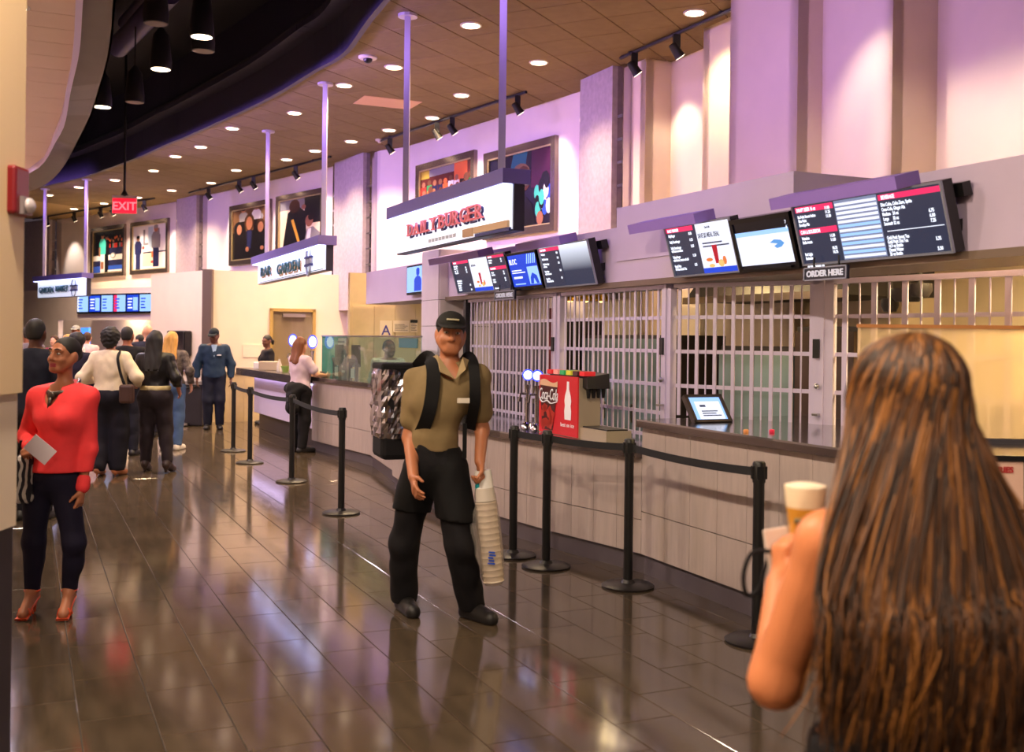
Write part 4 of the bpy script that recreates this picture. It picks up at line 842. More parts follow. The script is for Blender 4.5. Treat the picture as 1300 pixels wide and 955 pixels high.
# bar television and its wall
tvq = atv(521, 365, VF-.05)
F = frame(W(VF-.08, atv(516, 384, VF-.08)[0], 2.19), -UD, (0, 0, 1)); r = thing('television', 'small television with a blue standing figure left of the tiled pier', 'television', F.translation)
build('housing', MB().fbox(F, 0, .75, 0, .36, -.06, 0), M_tvb, r); dsp = build('display', MB().fbox(F, .02, .73, .03, .34, 0, .004), E_lb, r)
build('figure_picture', MB().add([F @ Vector((.3+x, y, .006)) for x, y in [(0, .04), (.26, .04), (.26, .18), (.2, .215), (.155, .22), (.19, .25), (.19, .3), (.16, .32), (.1, .32), (.07, .3), (.07, .25), (.105, .22), (.06, .215), (0, .18)]], [tuple(range(14))]), E_blue, dsp)
# ================================================================ SODA DISPENSER
u0, u1, vv = 7.5, 8.2, 3.98; hm = .485
r = thing('soda_dispenser', 'red soda fountain dispenser on the low counter', 'dispenser', W(vv+.15, (u0+u1)/2, LC))
M_coke = mat('dispenser_red', (206, 22, 36), .35, emit=.10); M_wt = mat('print_white_gloss', (240, 238, 240), .4, emit=.1); M_cola = mat('cola_brown', (70, 14, 14), .3); M_foam = mat('cola_foam', (232, 190, 150), .4); M_ice = mat('cola_ice', (190, 50, 36), .3)
M_dst = mat('dispenser_steel', (186, 172, 148), .45, .35)
bd = build('body', MB().cbox(vv+.01, vv+.2, u0, u1, LC, LC+hm-.01), M_dst, r)
sp = build('side_panel', MB().cbox(vv, vv+.012, u0+.005, u1, LC+.005, LC+hm), M_coke, r)
F = frame(W(vv-.002, u1, LC), -UD, (0, 0, 1)); LL = u1-u0
def poly(n, pts, m, p, z=.002): return build(n, MB().add([F @ Vector((x, y, z)) for x, y in pts], [tuple(range(len(pts)))]), m, p)
poly('printed_cup', [(LL*.1, .03), (LL*.38, .03), (LL*.5, hm*.84), (LL*.03, hm*.86)], M_cola, sp); poly('printed_foam', [(LL*.03, hm*.82)]+[(LL*(.03+.47*k/8), hm*(.9+.03*math.sin(k*.8))) for k in range(9)]+[(LL*.5, hm*.8)], M_foam, sp, .003)
rg = random.Random(5); ib = MB()
for k in range(14):
    x, y, s = LL*(.1+rg.random()*.28), hm*(.1+rg.random()*.35), .03+rg.random()*.02; a = rg.random()*3
    ib.add([F @ Vector((x+s*math.cos(a+t)*1.2, y+s*math.sin(a+t), .004)) for t in (0, PI/2, PI, 1.5*PI)], [(0, 1, 2, 3)])
build('printed_ice', ib, M_ice, sp)
text_fit('brand_lettering', 'Coca-Cola', M_wt, F @ Matrix.Translation((LL*.02, hm*.57, .005)), sp, LL*.5, hm*.2, .003, .006, .3)
sw = smooth_path([(LL*.05, hm*.57, .007), (LL*.12, hm*.53, .007), (LL*.24, hm*.56, .007), (LL*.34, hm*.52, .007), (LL*.5, hm*.56, .007)], 5)
build('brand_swash', MB().tube([F @ p for p in sw], .006, 4), M_wt, sp)
bot = [(-.05, .0), (-.055, .08), (-.045, .13), (-.055, .17), (-.045, .22), (-.02, .28), (-.018, .35), (.018, .35), (.02, .28), (.045, .22), (.055, .17), (.045, .13), (.055, .08), (.05, 0)]
poly('bottle_print', [(LL*.76+x*1.1, hm*.28+y*.88*hm/.485) for x, y in bot], M_wt, sp)
text('slogan', 'best on ice', hm*.1, M_wt, F @ Matrix.Translation((LL*.755, hm*.16, .004)), sp, ext=.001, sx=1.1, align='CENTER')
hd = build('dispensing_head', MB().hexa([W(v, u, z) for v, u, z in [(vv+.04, u0-.08, LC+hm-.09), (vv+.24, u0-.08, LC+hm-.09), (vv+.24, u1-.12, LC+hm-.02), (vv+.03, u1-.12, LC+hm-.02), (vv+.04, u0-.07, LC+hm+.0), (vv+.24, u0-.07, LC+hm+.03), (vv+.24, u1-.15, LC+hm+.045), (vv+.03, u1-.15, LC+hm+.015)]]), M_black, r)
for k, (c, nm) in enumerate([((220, 40, 46), 'red'), ((235, 150, 140), 'pink'), ((40, 160, 90), 'green'), ((210, 200, 60), 'yellow'), ((70, 30, 34), 'brown'), ((226, 40, 50), 'red')]):
    uu = u0-.06+(5-k)*.115; build('flavour_button', MB().cbox(vv+.02, vv+.12, uu, uu+.08, LC+hm+.01, LC+hm+.045), mat('button_'+nm, c, .4, emit=.3), hd)
tr = build('drip_tray', MB().cbox(vv+.02, vv+.24, u0-.42, u0, LC, LC+.09), M_dst, r); build('tray_grid', MB().cbox(vv+.04, vv+.22, u0-.4, u0-.01, LC+.09, LC+.1), M_black, tr)
for k in range(4): build('nozzle', MB().tube([W(vv+.07+k*.045, u0-.04, LC+.32), W(vv+.07+k*.045, u0-.04, LC+.4)], [.012, .02], 8), M_black, hd)
# beer taps with round lit badges
E_badge, E_rim = mat('tap_badge', (220, 230, 255), .3, emit=2.2, ecol=(205, 222, 255)), mat('tap_rim', (40, 60, 220), .3, emit=1.6, ecol=(60, 80, 255))
def tap(p, label, hgt, rad, group, ry=1.): 
    t = thing('beer_tap', label, 'beer tap', p, group); z = Vector((0, 0, 1))
    build('base', MB().lathe([(.06, 0), (.05, .03), (.03, .05)], p, 16), M_mirror, t, smooth=True)
    build('column', MB().tube([p+z*.04, p+z*(hgt-.1), p+z*(hgt-.04)], [.022, .02, .03], 12), M_mirror, t, smooth=True)
    build('spout', MB().tube([p+z*(hgt-.12), p+z*(hgt-.12)-VD*.07, p+z*(hgt-.19)-VD*.08], .012, 8), M_mirror, t, smooth=True)
    c = p+z*(hgt+rad*ry*.9); d = (CAMP-c); d.z = 0; d.normalize(); R = d.to_track_quat('Z', 'Y').to_matrix().to_4x4() @ Matrix.Diagonal((1, ry, 1, 1))
    b = build('badge_rim', MB().lathe([(rad, -.02), (rad, .02)], c, 24, M=R), E_rim, t); build('badge_face', MB().lathe([(rad*.78, .0205), (rad*.78, .025)], c, 24, M=R), E_badge, b)
for px, lb in ((669.5, 'left beer tap with a round lit badge beside the soda dispenser'), (681.5, 'right beer tap with a round lit badge beside the soda dispenser')):
    vt_ = 4.06; q = atv(px, 540, vt_); tap(W(vt_, q[0], LC), lb, .42, .05, 'round badge taps on the low counter')
# ================================================================ THINGS ON THE HIGH COUNTER
q = gp(882, 537, HC); F0 = frame(q, VD, Vector((0, 0, .78))+UD*.62); r = thing('counter_display', 'tilted tablet screen on the high counter', 'screen', q)
L, h = .31, .23
build('frame', MB().fbox(F0, 0, L, 0, h, -.03, -.004).fbox(F0, 0, L, 0, .02, -.004, .01).fbox(F0, 0, L, h-.02, h, -.004, .01).fbox(F0, 0, .025, 0, h, -.004, .01).fbox(F0, L-.025, L, 0, h, -.004, .01), mat('display_bronze', (52, 42, 40), .35), r)
d = build('display', MB().fbox(F0, .025, L-.025, .02, h-.02, -.002, 0), E_lb, r); patch('page', F0, L*.2, L*.86, h*.12, h*.76, E_white, d, .003)
bars(F0, L*.3, L*.78, h*.2, h*.44, 3, E_ink, d, .005); bars(F0, L*.3, L*.45, h*.5, h*.68, 1, E_ink, d, .005)
build('foot', MB().add([Vector((P_.x, P_.y, HC)) for P_ in (F0 @ Vector((x, h*.6, -.03)) for x in (L*.3, L*.7))]+[F0 @ Vector((x, h*.6, -.03)) for x in (L*.7, L*.3)], [(0, 1, 2, 3)]), M_black, r)
for px, py, c, lb in ((947, 549, (224, 150, 90), 'small orange cap left on the high counter'), (980, 549, (226, 44, 84), 'small red cap left on the high counter')):
    p = gp(px, py, HC); tag(build('drink_token', MB().lathe([(.016, 0), (.018, .012), (.012, .018)], p, 12), mat('cap_%d' % c[1], c, .4), base=p, smooth=True), lb, 'token', 'small tokens on the counter')
# frosted sneeze panel with wooden top rail, and the framed fries sign
r = thing('frosted_panel', 'frosted glass panel with a wooden top rail at the right', 'glass panel', (2.4, 6.05, HC))
pa, pb = yp(1089, 416, 6.15), yp(1345, 421, 6.0); F = frame((pa.x, pa.y, HC), (pb.x-pa.x, pb.y-pa.y, 0), (0, 0, 1)); L = math.hypot(pb.x-pa.x, pb.y-pa.y); h = pa.z-HC
build('pane', MB().fbox(F, 0, L, 0, h, -.006, .006), glassmat('frosted_cream', (255, 246, 228), .58, .25, (250, 232, 204)), r); build('top_rail', MB().fbox(F, -.005, L, h, h+.02, -.015, .015), mat('rail_orange', (206, 140, 84), .4), r)
build('foot_rail', MB().fbox(F, 0, L, 0, .03, -.015, .015), M_steel, r)
p = yp(1243, 578, 4.6); F = frame((p.x, p.y, HC-.16), (1, -.1, 0), (0, .05, 1)); r = thing('menu_stand', 'black framed FRIES card at the right edge', 'sign', F.translation); w_, h_ = .185, p.z-HC+.16
w_ = .21
build('frame', MB().fbox(F, 0, w_, 0, h_, -.02, -.003).fbox(F, 0, w_, h_-.024, h_, -.003, .012).fbox(F, w_-.024, w_, 0, h_, -.003, .012).fbox(F, 0, .014, 0, h_, -.003, .012).fbox(F, 0, w_, 0, .014, -.003, .012), M_black, r)
cdm = build('card', MB().fbox(F, .014, w_-.02, .014, h_-.02, -.002, .002), mat('card_pink', (236, 196, 176), .5), r)
text('lettering', '& FRIES', .034, mat('card_red', (186, 40, 44), .5), F @ Matrix.Translation((.035, h_-.072, .004)), cdm, bold=.0015)
build('support', MB().fbox(F, .02, w_-.02, 0, .02, -.1, -.02), M_black, r)
# ================================================================ STANCHIONS
st = [(296, 573, 'farthest stanchion by the lit bar'), (317, 588, 'second stanchion from the guard'), (370, 612, 'stanchion behind the standing bar customer'), (433, 652, 'stanchion nearest the man among the bar queue posts'),
      (651, 706, 'stanchion just right of the cup bag'), (693, 720, 'stanchion under the left edge of the soda dispenser'), (797, 745, 'stanchion under the grille post'), (961, 815, 'near stanchion left of the long haired woman')]
M_belt = mat('belt_webbing', (18, 18, 22), .75, var=.1, scale=60); M_disc = mat('stanchion_base', (38, 34, 34), .38, .3)
SP = []; proto = None
for i, (px, py, lb) in enumerate(st):
    p = gp(px, py); SP.append(p)
    if proto is None:
        proto = o = thing('queue_stanchion', lb, 'stanchion', (0, 0, 0), 'black belt stanchions')
        build('base_disc', MB().lathe([(.175, 0), (.178, .012), (.16, .022), (.05, .03), (.038, .05)], n=32), M_disc, o, smooth=True)
        build('post', MB().tube([(0, 0, .03), (0, 0, .9)], .031, 18), M_black, o, smooth=True)
        hd = build('belt_head', MB().lathe([(.036, .88), (.036, .985), (.03, .995)], n=18), M_black, o, smooth=True)
        build('belt_socket', MB().box(-.042, .042, -.018, .018, .9, .97).box(-.018, .018, -.042, .042, .9, .97), M_black, hd)
        o.location = p
    else: o = copy_tree(proto); o.location = p
    o['label'] = 'black belt '+lb if False else lb+', black with a round base'
    o.rotation_euler[2] = 0
    st[i] = (px, py, lb, o)
for a, b in ((0, 1), (1, 2), (2, 3), (4, 5), (5, 6), (6, 7)):
    A, B = SP[a], SP[b]; d = (B-A).normalized(); n = Vector((-d.y, d.x, 0))*.0025; A2, B2 = A+d*.035, B-d*.035; mb = MB(); N = 10; L = (B-A).length
    prev = None
    for k in range(N+1):
        t = k/N; q = A2.lerp(B2, t); sag = .012*L*4*t*(1-t); c = [q-n+Vector((0, 0, .912-sag)), q+n+Vector((0, 0, .912-sag)), q+n+Vector((0, 0, .96-sag)), q-n+Vector((0, 0, .96-sag))]
        if prev: mb.add(prev+c, [(0, 1, 5, 4), (1, 2, 6, 5), (2, 3, 7, 6), (3, 0, 4, 7)])
        prev = c
    build('belt', mb, M_belt, st[a][3])
# ================================================================ KITCHEN BEHIND THE GRILLE
M_ss = mat('kitchen_steel', (150, 140, 124), .28, 1., var=.06, scale=3); M_tealg = mat('cabinet_teal', (104, 124, 132), .35, var=.05); M_kd = mat('kitchen_dark', (40, 34, 36), .5)
def kbox(name, label, cat, px0, px1, v, depth, z0, z1, m, parts=None):
    u0, u1 = atv(px1, 450, v)[0], atv(px0, 450, v)[0]; r = thing(name, label, cat, W(v, (u0+u1)/2, z0)); bd = build('body', MB().cbox(v+.03, v+depth, u0, u1, z0, z1), m, r)
    n = max(1, round((u1-u0)/.6)); w_ = (u1-u0)/n
    for k in range(n):
        d = build('door', MB().cbox(v, v+.03, u0+k*w_+.01, u0+(k+1)*w_-.01, z0+.04, z1-.04), parts or m, r); build('handle', MB().cbox(v-.03, v, u0+k*w_+.05, u0+k*w_+.08, (z0+z1)/2-.1, (z0+z1)/2+.1), M_ss, d)
    return r
kbox('cold_cabinet', 'teal grey cold cabinet behind the soda dispenser grille', 'cabinet', 738, 850, 6.1, .7, 0, 1.72, M_kd, M_tealg)
kbox('cold_cabinet', 'teal grey cold cabinet behind the tilted tablet', 'cabinet', 912, 1006, 5.75, .6, 0, 1.62, M_kd, M_tealg)
kbox('storage_cabinet', 'dark storage cabinet deep behind the far grille', 'cabinet', 590, 712, 5.9, .6, 0, 1.9, M_kd, mat('cab_indigo', (44, 38, 64), .4))
kbox('storage_cabinet', 'brown storage cabinet behind the grille beside the long hair', 'cabinet', 1008, 1085, 5.5, .7, 0, 1.78, M_kd, mat('cab_brown', (62, 44, 34), .45))
kbox('prep_table', 'steel prep table at the right of the kitchen', 'table', 1125, 1330, 5.9, .7, 0, 1.25, M_ss, M_ss)
u0, u1 = atv(1085, 400, 5.7)[0], atv(880, 400, 5.7)[0]; r = thing('exhaust_hood', 'dark steel exhaust hood over the kitchen', 'hood', W(6.2, (u0+u1)/2, 2.02))
build('canopy', MB().hexa([W(v, u, z) for v, u, z in [(5.6, u0, 2.02), (6.5, u0, 2.02), (6.5, u1, 2.02), (5.6, u1, 2.02), (5.95, u0, 2.5), (6.5, u0, 2.5), (6.5, u1, 2.5), (5.95, u1, 2.5)]]), M_kd, r); build('rim', MB().cbox(5.58, 5.62, u0, u1, 2.0, 2.06), M_ss, r)
r = thing('wall_shelf', 'steel shelf rack with trays at the far right of the kitchen', 'shelf', W(6.6, 4.2, 1.25))
for z in (1.3, 1.62, 1.8, 2.0): build('shelf_board', MB().cbox(6.3, 6.95, 2.6, 5.1, z, z+.03), M_ss, r)
for u in (2.7, 3.9, 5.0): build('upright', MB().cbox(6.3, 6.34, u, u+.04, 1.25, 2.1), M_ss, r)
for k in range(5): tag(build('tray', MB().cbox(6.35, 6.8, 2.9+k*.4, 3.2+k*.4, 1.651, 1.70), mat('tray_tan', (170, 140, 96), .5), base=W(6.5, 3+k*.4, 1.651)), ['first', 'second', 'third', 'fourth', 'fifth'][k]+' tan tray from the right on the kitchen shelf', 'tray', 'trays on the kitchen shelf')
M_gold = mat('heat_lamp_brass', (214, 170, 60), .25, 1.)
for px, lb in ((724, 'left brass heat lamp behind the grille top'), (744, 'middle brass heat lamp behind the grille top'), (763, 'right brass heat lamp behind the grille top')):
    u, z = atv(px, 376, 5.0); p = W(5.0, u, z); r = thing('heat_lamp', lb, 'lamp', p, 'brass heat lamps'); build('shade', MB().lathe([(.07, -.05), (.075, -.02), (.03, .06), (.015, .1)], p, 16), M_gold, r, smooth=True)
    build('stem', MB().tube([p+Vector((0, 0, .09)), p+Vector((0, 0, 2.55-z))], .008, 6), M_gold, r); build('bulb', MB().ball(p-Vector((0, 0, .03)), .035, 10), mat('heat_bulb', (255, 200, 110), .4, emit=4), r, smooth=True)
for k, (px, py, lb) in enumerate([(1130, 385, 'dark ladle hanging left'), (1152, 372, 'large dark pan hanging in the middle'), (1168, 366, 'dark skimmer hanging right')]):
    u, z = atv(px, py, 5.5); p = W(5.5, u, z); r = thing('hanging_pan', lb+' behind the right grille', 'utensil', p, 'dark utensils hanging in the kitchen'); rr = (.06, .11, .08)[k]
    build('pan', MB().lathe([(rr*.7, -.06), (rr, -.02), (rr, .03)], p, 16), M_kd, r, smooth=True); build('handle', MB().tube([p+Vector((0, 0, .02)), p+Vector((0, 0, .4))], [.02, .012], 6), M_kd, r); build('hook', MB().tube([p+Vector((0, 0, .39)), p+Vector((0, 0, 2.55-z))], .006, 6), M_ss, r)
rb = atv(697, 420, 5.2); tag(build('red_banner', MB().cbox(5.2, 5.22, rb[0]-.05, rb[0]+.06, .9, 2.0), mat('banner_red', (120, 20, 34), .6), base=W(5.2, rb[0], .9)), 'narrow dark red banner behind the grille post', 'banner')
for k, (u, v, lb) in enumerate([(10.0, 5.6, 'far'), (7.4, 5.3, 'middle'), (4.6, 5.6, 'near')]):
    p = W(v, u, 2.44); r = thing('kitchen_light', lb+' ceiling light inside the burger kitchen', 'light', p, 'kitchen ceiling lights'); build('housing', MB().cbox(v-.15, v+.15, u-.6, u+.6, 2.44, 2.5), M_trim, r); build('diffuser', MB().cbox(v-.13, v+.13, u-.58, u+.58, 2.43, 2.44), M_lens, r)
    lamp('tube', 'AREA', p-Vector((0, 0, .02)), KITCHEN_W*(1.5 if k == 2 else .1 if k == 0 else .4), (1, .72, .30), r, aim=p-Vector((0, 0, 2)), shape='RECTANGLE', size=.26, size_y=1.1)
# ================================================================ BAR THINGS
for k, (v, u, lb) in enumerate([(5.2, 13.2, 'warm fill light added over the bar behind the glass')]):  # fill light added to brighten the space behind the bar glass
    p = W(v, u, 2.44 if k == 0 else 2.9); r = thing('bar_fill_light', lb, 'light', p, 'added fill lights over the bar'); build('housing', MB().cbox(v-.15, v+.15, u-.5, u+.5, p.z, p.z+.06), M_trim, r); build('diffuser', MB().cbox(v-.13, v+.13, u-.48, u+.48, p.z-.006, p.z), M_lens, r)
    lamp('tube', 'AREA', p-Vector((0, 0, .02)), 45, (1, .8, .5), r, aim=p-Vector((0, 0, 2)), shape='RECTANGLE', size=.26, size_y=.9)
M_gl = glassmat('bar_glass', (226, 240, 236), .9, .03, (200, 220, 214)); M_gledge = glassmat('bar_glass_edge', (120, 200, 196), .55, .1, (110, 190, 186))
gv_ = 4.0; (ug0, _), (ug1, _) = atv(535, 440, gv_), atv(409, 440, gv_); r = thing('glass_screen', 'tall glass sneeze guard on the bar counter', 'glass screen', W(gv_, (ug0+ug1)/2, BC)); GZ = 1.665
build('pane', MB().cbox(gv_-.004, gv_+.004, ug0, ug1, BC, GZ), M_gl, r); build('side_pane', MB().cbox(gv_, gv_+.5, ug1-.006, ug1+.006, BC, GZ), M_gledge, r); build('top_rail', MB().cbox(gv_-.012, gv_+.012, ug0, ug1, GZ, GZ+.018), M_steel, r)
build('end_tag', MB().cbox(gv_-.014, gv_-.006, ug0+.1, ug0+.75, GZ-.12, GZ-.01), mat('tag_teal', (54, 108, 116), .4), r); build('clamp', MB().cbox(gv_-.03, gv_+.03, ug0, ug0+.06, BC, BC+.08).cbox(gv_-.03, gv_+.03, ug1-.06, ug1, BC, BC+.08), M_steel, r)
for px, py, lb in ((434, 470, 'left black drink machine behind the bar glass'), (455, 474, 'right black drink machine behind the bar glass')):
    q = atv(px, 470, 4.15); p = W(4.15, q[0], BC); r = thing('drink_machine', lb, 'drink machine', p, 'black drink machines on the bar')
    build('legs', MB().cbox(4.06, 4.1, q[0]-.17, q[0]-.12, BC, BC+.26).cbox(4.06, 4.1, q[0]+.12, q[0]+.17, BC, BC+.26).cbox(4.05, 4.1, q[0]-.18, q[0]+.18, BC+.24, BC+.29), M_black, r)
    build('spout', MB().cbox(4.06, 4.16, q[0]-.05, q[0]-.02, BC+.2, BC+.48).cbox(4.06, 4.16, q[0]+.02, q[0]+.05, BC+.2, BC+.48).cbox(4.08, 4.16, q[0]-.07, q[0]+.07, BC+.18, BC+.36), M_black, r); build('label_card', MB().cbox(4.07, 4.08, q[0]-.1, q[0]+.1, BC+.03, BC+.16), mat('cream_card', (214, 200, 190), .5), r)
q = atv(432, 440, 4.22); r = thing('menu_board', 'printed price board behind the bar glass', 'board', W(4.22, q[0], BC)); F = frame(W(4.24, q[0]+.35, BC), -UD, (0, 0, 1))
build('board', MB().fbox(F, 0, .62, 0, .58, -.02, 0), mat('board_taupe', (120, 98, 96), .5), r); build('board_header', MB().fbox(F, .03, .59, .46, .57, 0, .003), mat('board_cream', (206, 186, 170), .5), r)
bars(F, .1, .52, .48, .55, 1, mat('board_ink', (74, 62, 66), .5), r, .006); bars(F, .05, .55, .05, .42, 5, mat('board_light', (226, 210, 200), .5), r, .004)
def card(u, z0, w_, h_, label, m, txt=None, ts=.1, v=15.18): pass
for px0, px1, py0, py1, lb, kind in ((482.5, 497.5, 407, 430, 'posted card with a large blue letter A', 'A'), (499, 519.5, 407, 422, 'pale notice with small print beside the A card', 'n'), (521, 530, 406, 422, 'small dark headed notice right of the pale notice', 'd')):
    (v0_, z1_), (v1_, z0_) = atu(px0, py0, 15.17), atu(px1, py1, 15.17); F = frame(W(v0_, 15.17, z0_), VD, (0, 0, 1)); w_, h_ = v1_-v0_, z1_-z0_; r = thing('posted_notice', lb, 'notice', W((v0_+v1_)/2, 15.17, z0_), 'notices on the cream wall')
    pp = build('paper', MB().fbox(F, 0, w_, 0, h_, -.008, 0), mat('paper_cream', (226, 206, 176), .6), r)
    if kind == 'A': text('letter', 'A', h_*.78, mat('letter_blue', (62, 52, 140), .5), F @ Matrix.Translation((w_*.5, h_*.2, .002)), pp, ext=.001, align='CENTER', bold=.002)
    else: bars(F, w_*.1, w_*.9, h_*.1, h_*.72, 5, mat('ink_grey', (140, 124, 116), .6), pp, .003)
    if kind == 'd': build('dark_head', MB().fbox(F, 0, w_, h_*.75, h_, 0, .002), M_black, pp)
for px, lb in ((372, 'left oval lit beer tap behind the bar woman'), (397, 'right oval lit beer tap behind the bar woman')):
    A, B = W(va-.0, ua-.6), W(vb-.0, ub); tt = min((abs((q := A.lerp(B, s/200)).x/q.y-(px-CX)/FOC), s/200) for s in range(201))[1]; p = A.lerp(B, tt); p.z = 1.09 if px < 390 else BC; tap(p, lb, .42, .07, 'oval badge taps on the bar', 1.45)
bt = [(330, 'white napkin box on the bar', 'napkin_box', (230, 226, 224), .09, .12), (343, 'beige carton on the bar behind the napkins', 'carton', (196, 176, 150), .16, .15), (355, 'clear bottle with red cap on the bar', 'bottle', (200, 190, 180), .04, .2), (363, 'green lime bowl on the bar', 'bowl', (150, 180, 90), .08, .1)]
for k, (px, lb, nm, c, wd, hh) in enumerate(bt):
    d = ray(px, 462); t = 0; pc = W((va+vb)/2+.12, 0); 
    # meet the bar's centre line
    A, B = W(va-.05, ua), W(vb-.05, ub); tt = min((abs((q := A.lerp(B, s/200)).x/q.y-(px-CX)/FOC), s/200) for s in range(201))[1]; p = A.lerp(B, tt); p.z = 1.09; m = mat('bar_item_%d' % k, c, .45)
    if nm in ('bottle',): tag(build(nm, MB().lathe([(wd, 0), (wd, hh*.6), (wd*.4, hh*.8), (wd*.4, hh)], p, 14), m, base=p, smooth=True), lb, nm)
    elif nm == 'bowl': tag(build(nm, MB().lathe([(wd*.5, 0), (wd, hh), (wd*.9, hh), (wd*.45, .02)], p, 16), m, base=p, smooth=True), lb, nm)
    else: tag(build(nm, MB().box(p.x-wd, p.x+wd, p.y-wd*.8, p.y+wd*.8, p.z, p.z+hh), m, base=p, bevel=.01), lb, 'box')
pcard = MP @ Vector((dx(318), -.012, 1.35)); tag(build('wall_notice', MB().fbox(MP, dx(315)-.1, dx(325)+.1, -.015, 0, 1.25, 1.5), mat('paper_white', (226, 214, 190), .6), base=pcard), 'small pale notice on the partition behind the bartender', 'notice')
# partition face by the guard: black dispenser, bins
MQ = frame((cb.x, cb.y, 0), ca-cb, (0, 0, 1)); LQ = (ca-cb).length
def qx(px): return (atseg(px, 430, cb, ca)-cb).dot((ca-cb).normalized())
zz1, zz0 = atseg(232, 420, cb, ca).z, atseg(232, 452, cb, ca).z
r = thing('towel_dispenser', 'black wall dispenser on the lilac partition face left of the guard', 'dispenser', MQ @ Vector((qx(232), zz0, .05))); x0, x1 = qx(222), qx(244)
build('body', MB().fbox(MQ, x0, x1, zz0, zz1, .0, .18), mat('dispenser_black', (26, 22, 26), .25), r, bevel=.03); build('base_block', MB().fbox(MQ, x0+.1, x1-.1, zz0-.3, zz0, 0, .1), mat('block_lilac', (190, 170, 190), .5), r)
for px, py, lb, w_ in ((236, 540, 'dark waste bin with a steel rim left of the guard', .36),):
    p = gp(px, py); r = thing('waste_bin', lb, 'bin', p); build('body', MB().box(p.x-w_, p.x+w_, p.y-w_*.6, p.y+w_*.6, 0, .78), mat('bin_dark', (40, 36, 44), .4), r, bevel=.03); build('rim', MB().box(p.x-w_-.02, p.x+w_+.02, p.y-w_*.6-.02, p.y+w_*.6+.02, .76, .82), M_steel, r)
    build('bag_edge', MB().tube([(p.x-w_, p.y-w_*.6-.03, .74), (p.x, p.y-w_*.6-.05, .68), (p.x+w_*.8, p.y-w_*.6-.03, .74)], .02, 6), M_black, r); build('pedal', MB().box(p.x-.12, p.x+.12, p.y-w_*.6-.1, p.y-w_*.6, .02, .06), M_steel, r)
# ================================================================ FAR SHOP
s0, s1 = gxx(100), gxx(196); N = 6
zt, zb = atseg(150, 373, ga, gb).z, atseg(150, 398, ga, gb).z
for k in range(N):
    x0, x1 = s0+(s1-s0)*k/N, s0+(s1-s0)*(k+1)/N; F = frame(MG @ Vector((x0, -.06, zb)), gd, (0, -.0, 1)); L, h = x1-x0, zt-zb
    r = thing('shop_screen', ['leftmost', 'second', 'third', 'fourth', 'fifth', 'rightmost'][k]+' blue menu screen over the far shop opening', 'screen', F.translation, 'row of blue screens over the far shop')
    build('housing', MB().fbox(F, 0, L, 0, h, -.06, 0), M_tvb, r); d = build('display', MB().fbox(F, .03, L-.03, .05, h-.04, 0, .004), (E_blue if k in (1, 4) else E_lb), r)
    bars(F, L*.15, L*.5, h*.2, h*.8, 4, E_txt if k in (1, 4) else E_blue, d, .007)
    if k in (0, 3): patch('side_stripe', F, .03, L*.3 if k == 3 else L*.2, .05, h-.04, E_pink if k == 3 else E_white, d, .006)
    if k in (1, 4): patch('picture', F, L*.55, L*.9, h*.15, h*.8, E_lb, d, .006)
r = thing('goods_rack', 'long shelf of colourful packets inside the far shop', 'shelf', MG @ Vector((o0x+2.6, 2.9, 0)))
for z in (.6, 1.05, 1.5): build('shelf_board', MB().fbox(MG, o0x+1.2, o1x+.5, 2.7, 3.15, z, z+.03), M_ss, r)
build('back_panel', MB().fbox(MG, o0x+1.2, o1x+.5, 3.15, 3.19, 0, 1.9), M_doorf, r)
ORD = 'first second third fourth fifth sixth seventh eighth ninth tenth eleventh twelfth thirteenth fourteenth fifteenth sixteenth seventeenth eighteenth nineteenth twentieth twenty-first twenty-second'.split()
pc = [(200, 40, 50), (230, 190, 60), (60, 80, 190), (220, 120, 50), (120, 40, 110), (220, 220, 225)]
for k in range(22):
    x = o0x+1.3+k*.21; c = pc[(k*7) % 6]; z = 1.53; p = MG @ Vector((x+.08, 2.85, z)); hh = .2+.03*(k % 3)
    tag(build('snack_packet', MB().fbox(MG, x, x+.16, 2.8, 2.9, z, z+hh), mat('packet_%d' % ((k*7) % 6), c, .4), base=p), '%s packet on the far shop shelf, %s from the left' % (['red', 'yellow', 'blue', 'orange', 'purple', 'white'][(k*7) % 6], ORD[k]), 'packet', 'packets on the far shop shelf')
p = MG @ Vector(((o0x+o1x)/2, 1.6, 2.55)); r = thing('shop_light', 'warm ceiling light inside the far shop', 'light', p); build('diffuser', MB().fbox(MG, (o0x+o1x)/2-1.2, (o0x+o1x)/2+1.2, 1.4, 1.8, 2.56, 2.6), M_lens, r); lamp('tube', 'AREA', p, 260, (1, .72, .38), r, aim=p-Vector((0, 0, 2)), shape='RECTANGLE', size=2.2, size_y=.5)
nb = MG @ Vector((gxx(85), .6, 1.55)); tag(build('neon_sign', MB().fbox(MG, gxx(82)-.0, gxx(88)+.15, .5, .56, 1.35, 1.85), mat('neon_blue', (60, 120, 255), .4, emit=2, ecol=(60, 130, 255)), base=nb), 'small blue lit sign inside the far shop opening', 'sign')
# ================================================================ FIRE ALARM ON THE NEAR PIER
p = yp(30, 243, 3.97); r = thing('fire_alarm', 'red fire alarm box with a strobe on the near cream pier', 'fire alarm', (cxr, 3.97, p.z-.09)); zc = p.z
build('backbox', MB().box(cxr-.02, cxr+.03, 3.91, 4.03, zc-.09, zc+.09), mat('alarm_red', (112, 10, 22), .3), r, bevel=.012)
build('strobe', MB().ball((cxr+.05, 3.98, zc-.052), (.022, .03, .03), 12), mat('strobe_lens', (196, 186, 190), .15, .3), r, smooth=True); build('strobe_base', MB().box(cxr+.02, cxr+.045, 3.945, 4.015, zc-.085, zc-.02), mat('strobe_grey', (120, 110, 112), .4), r)
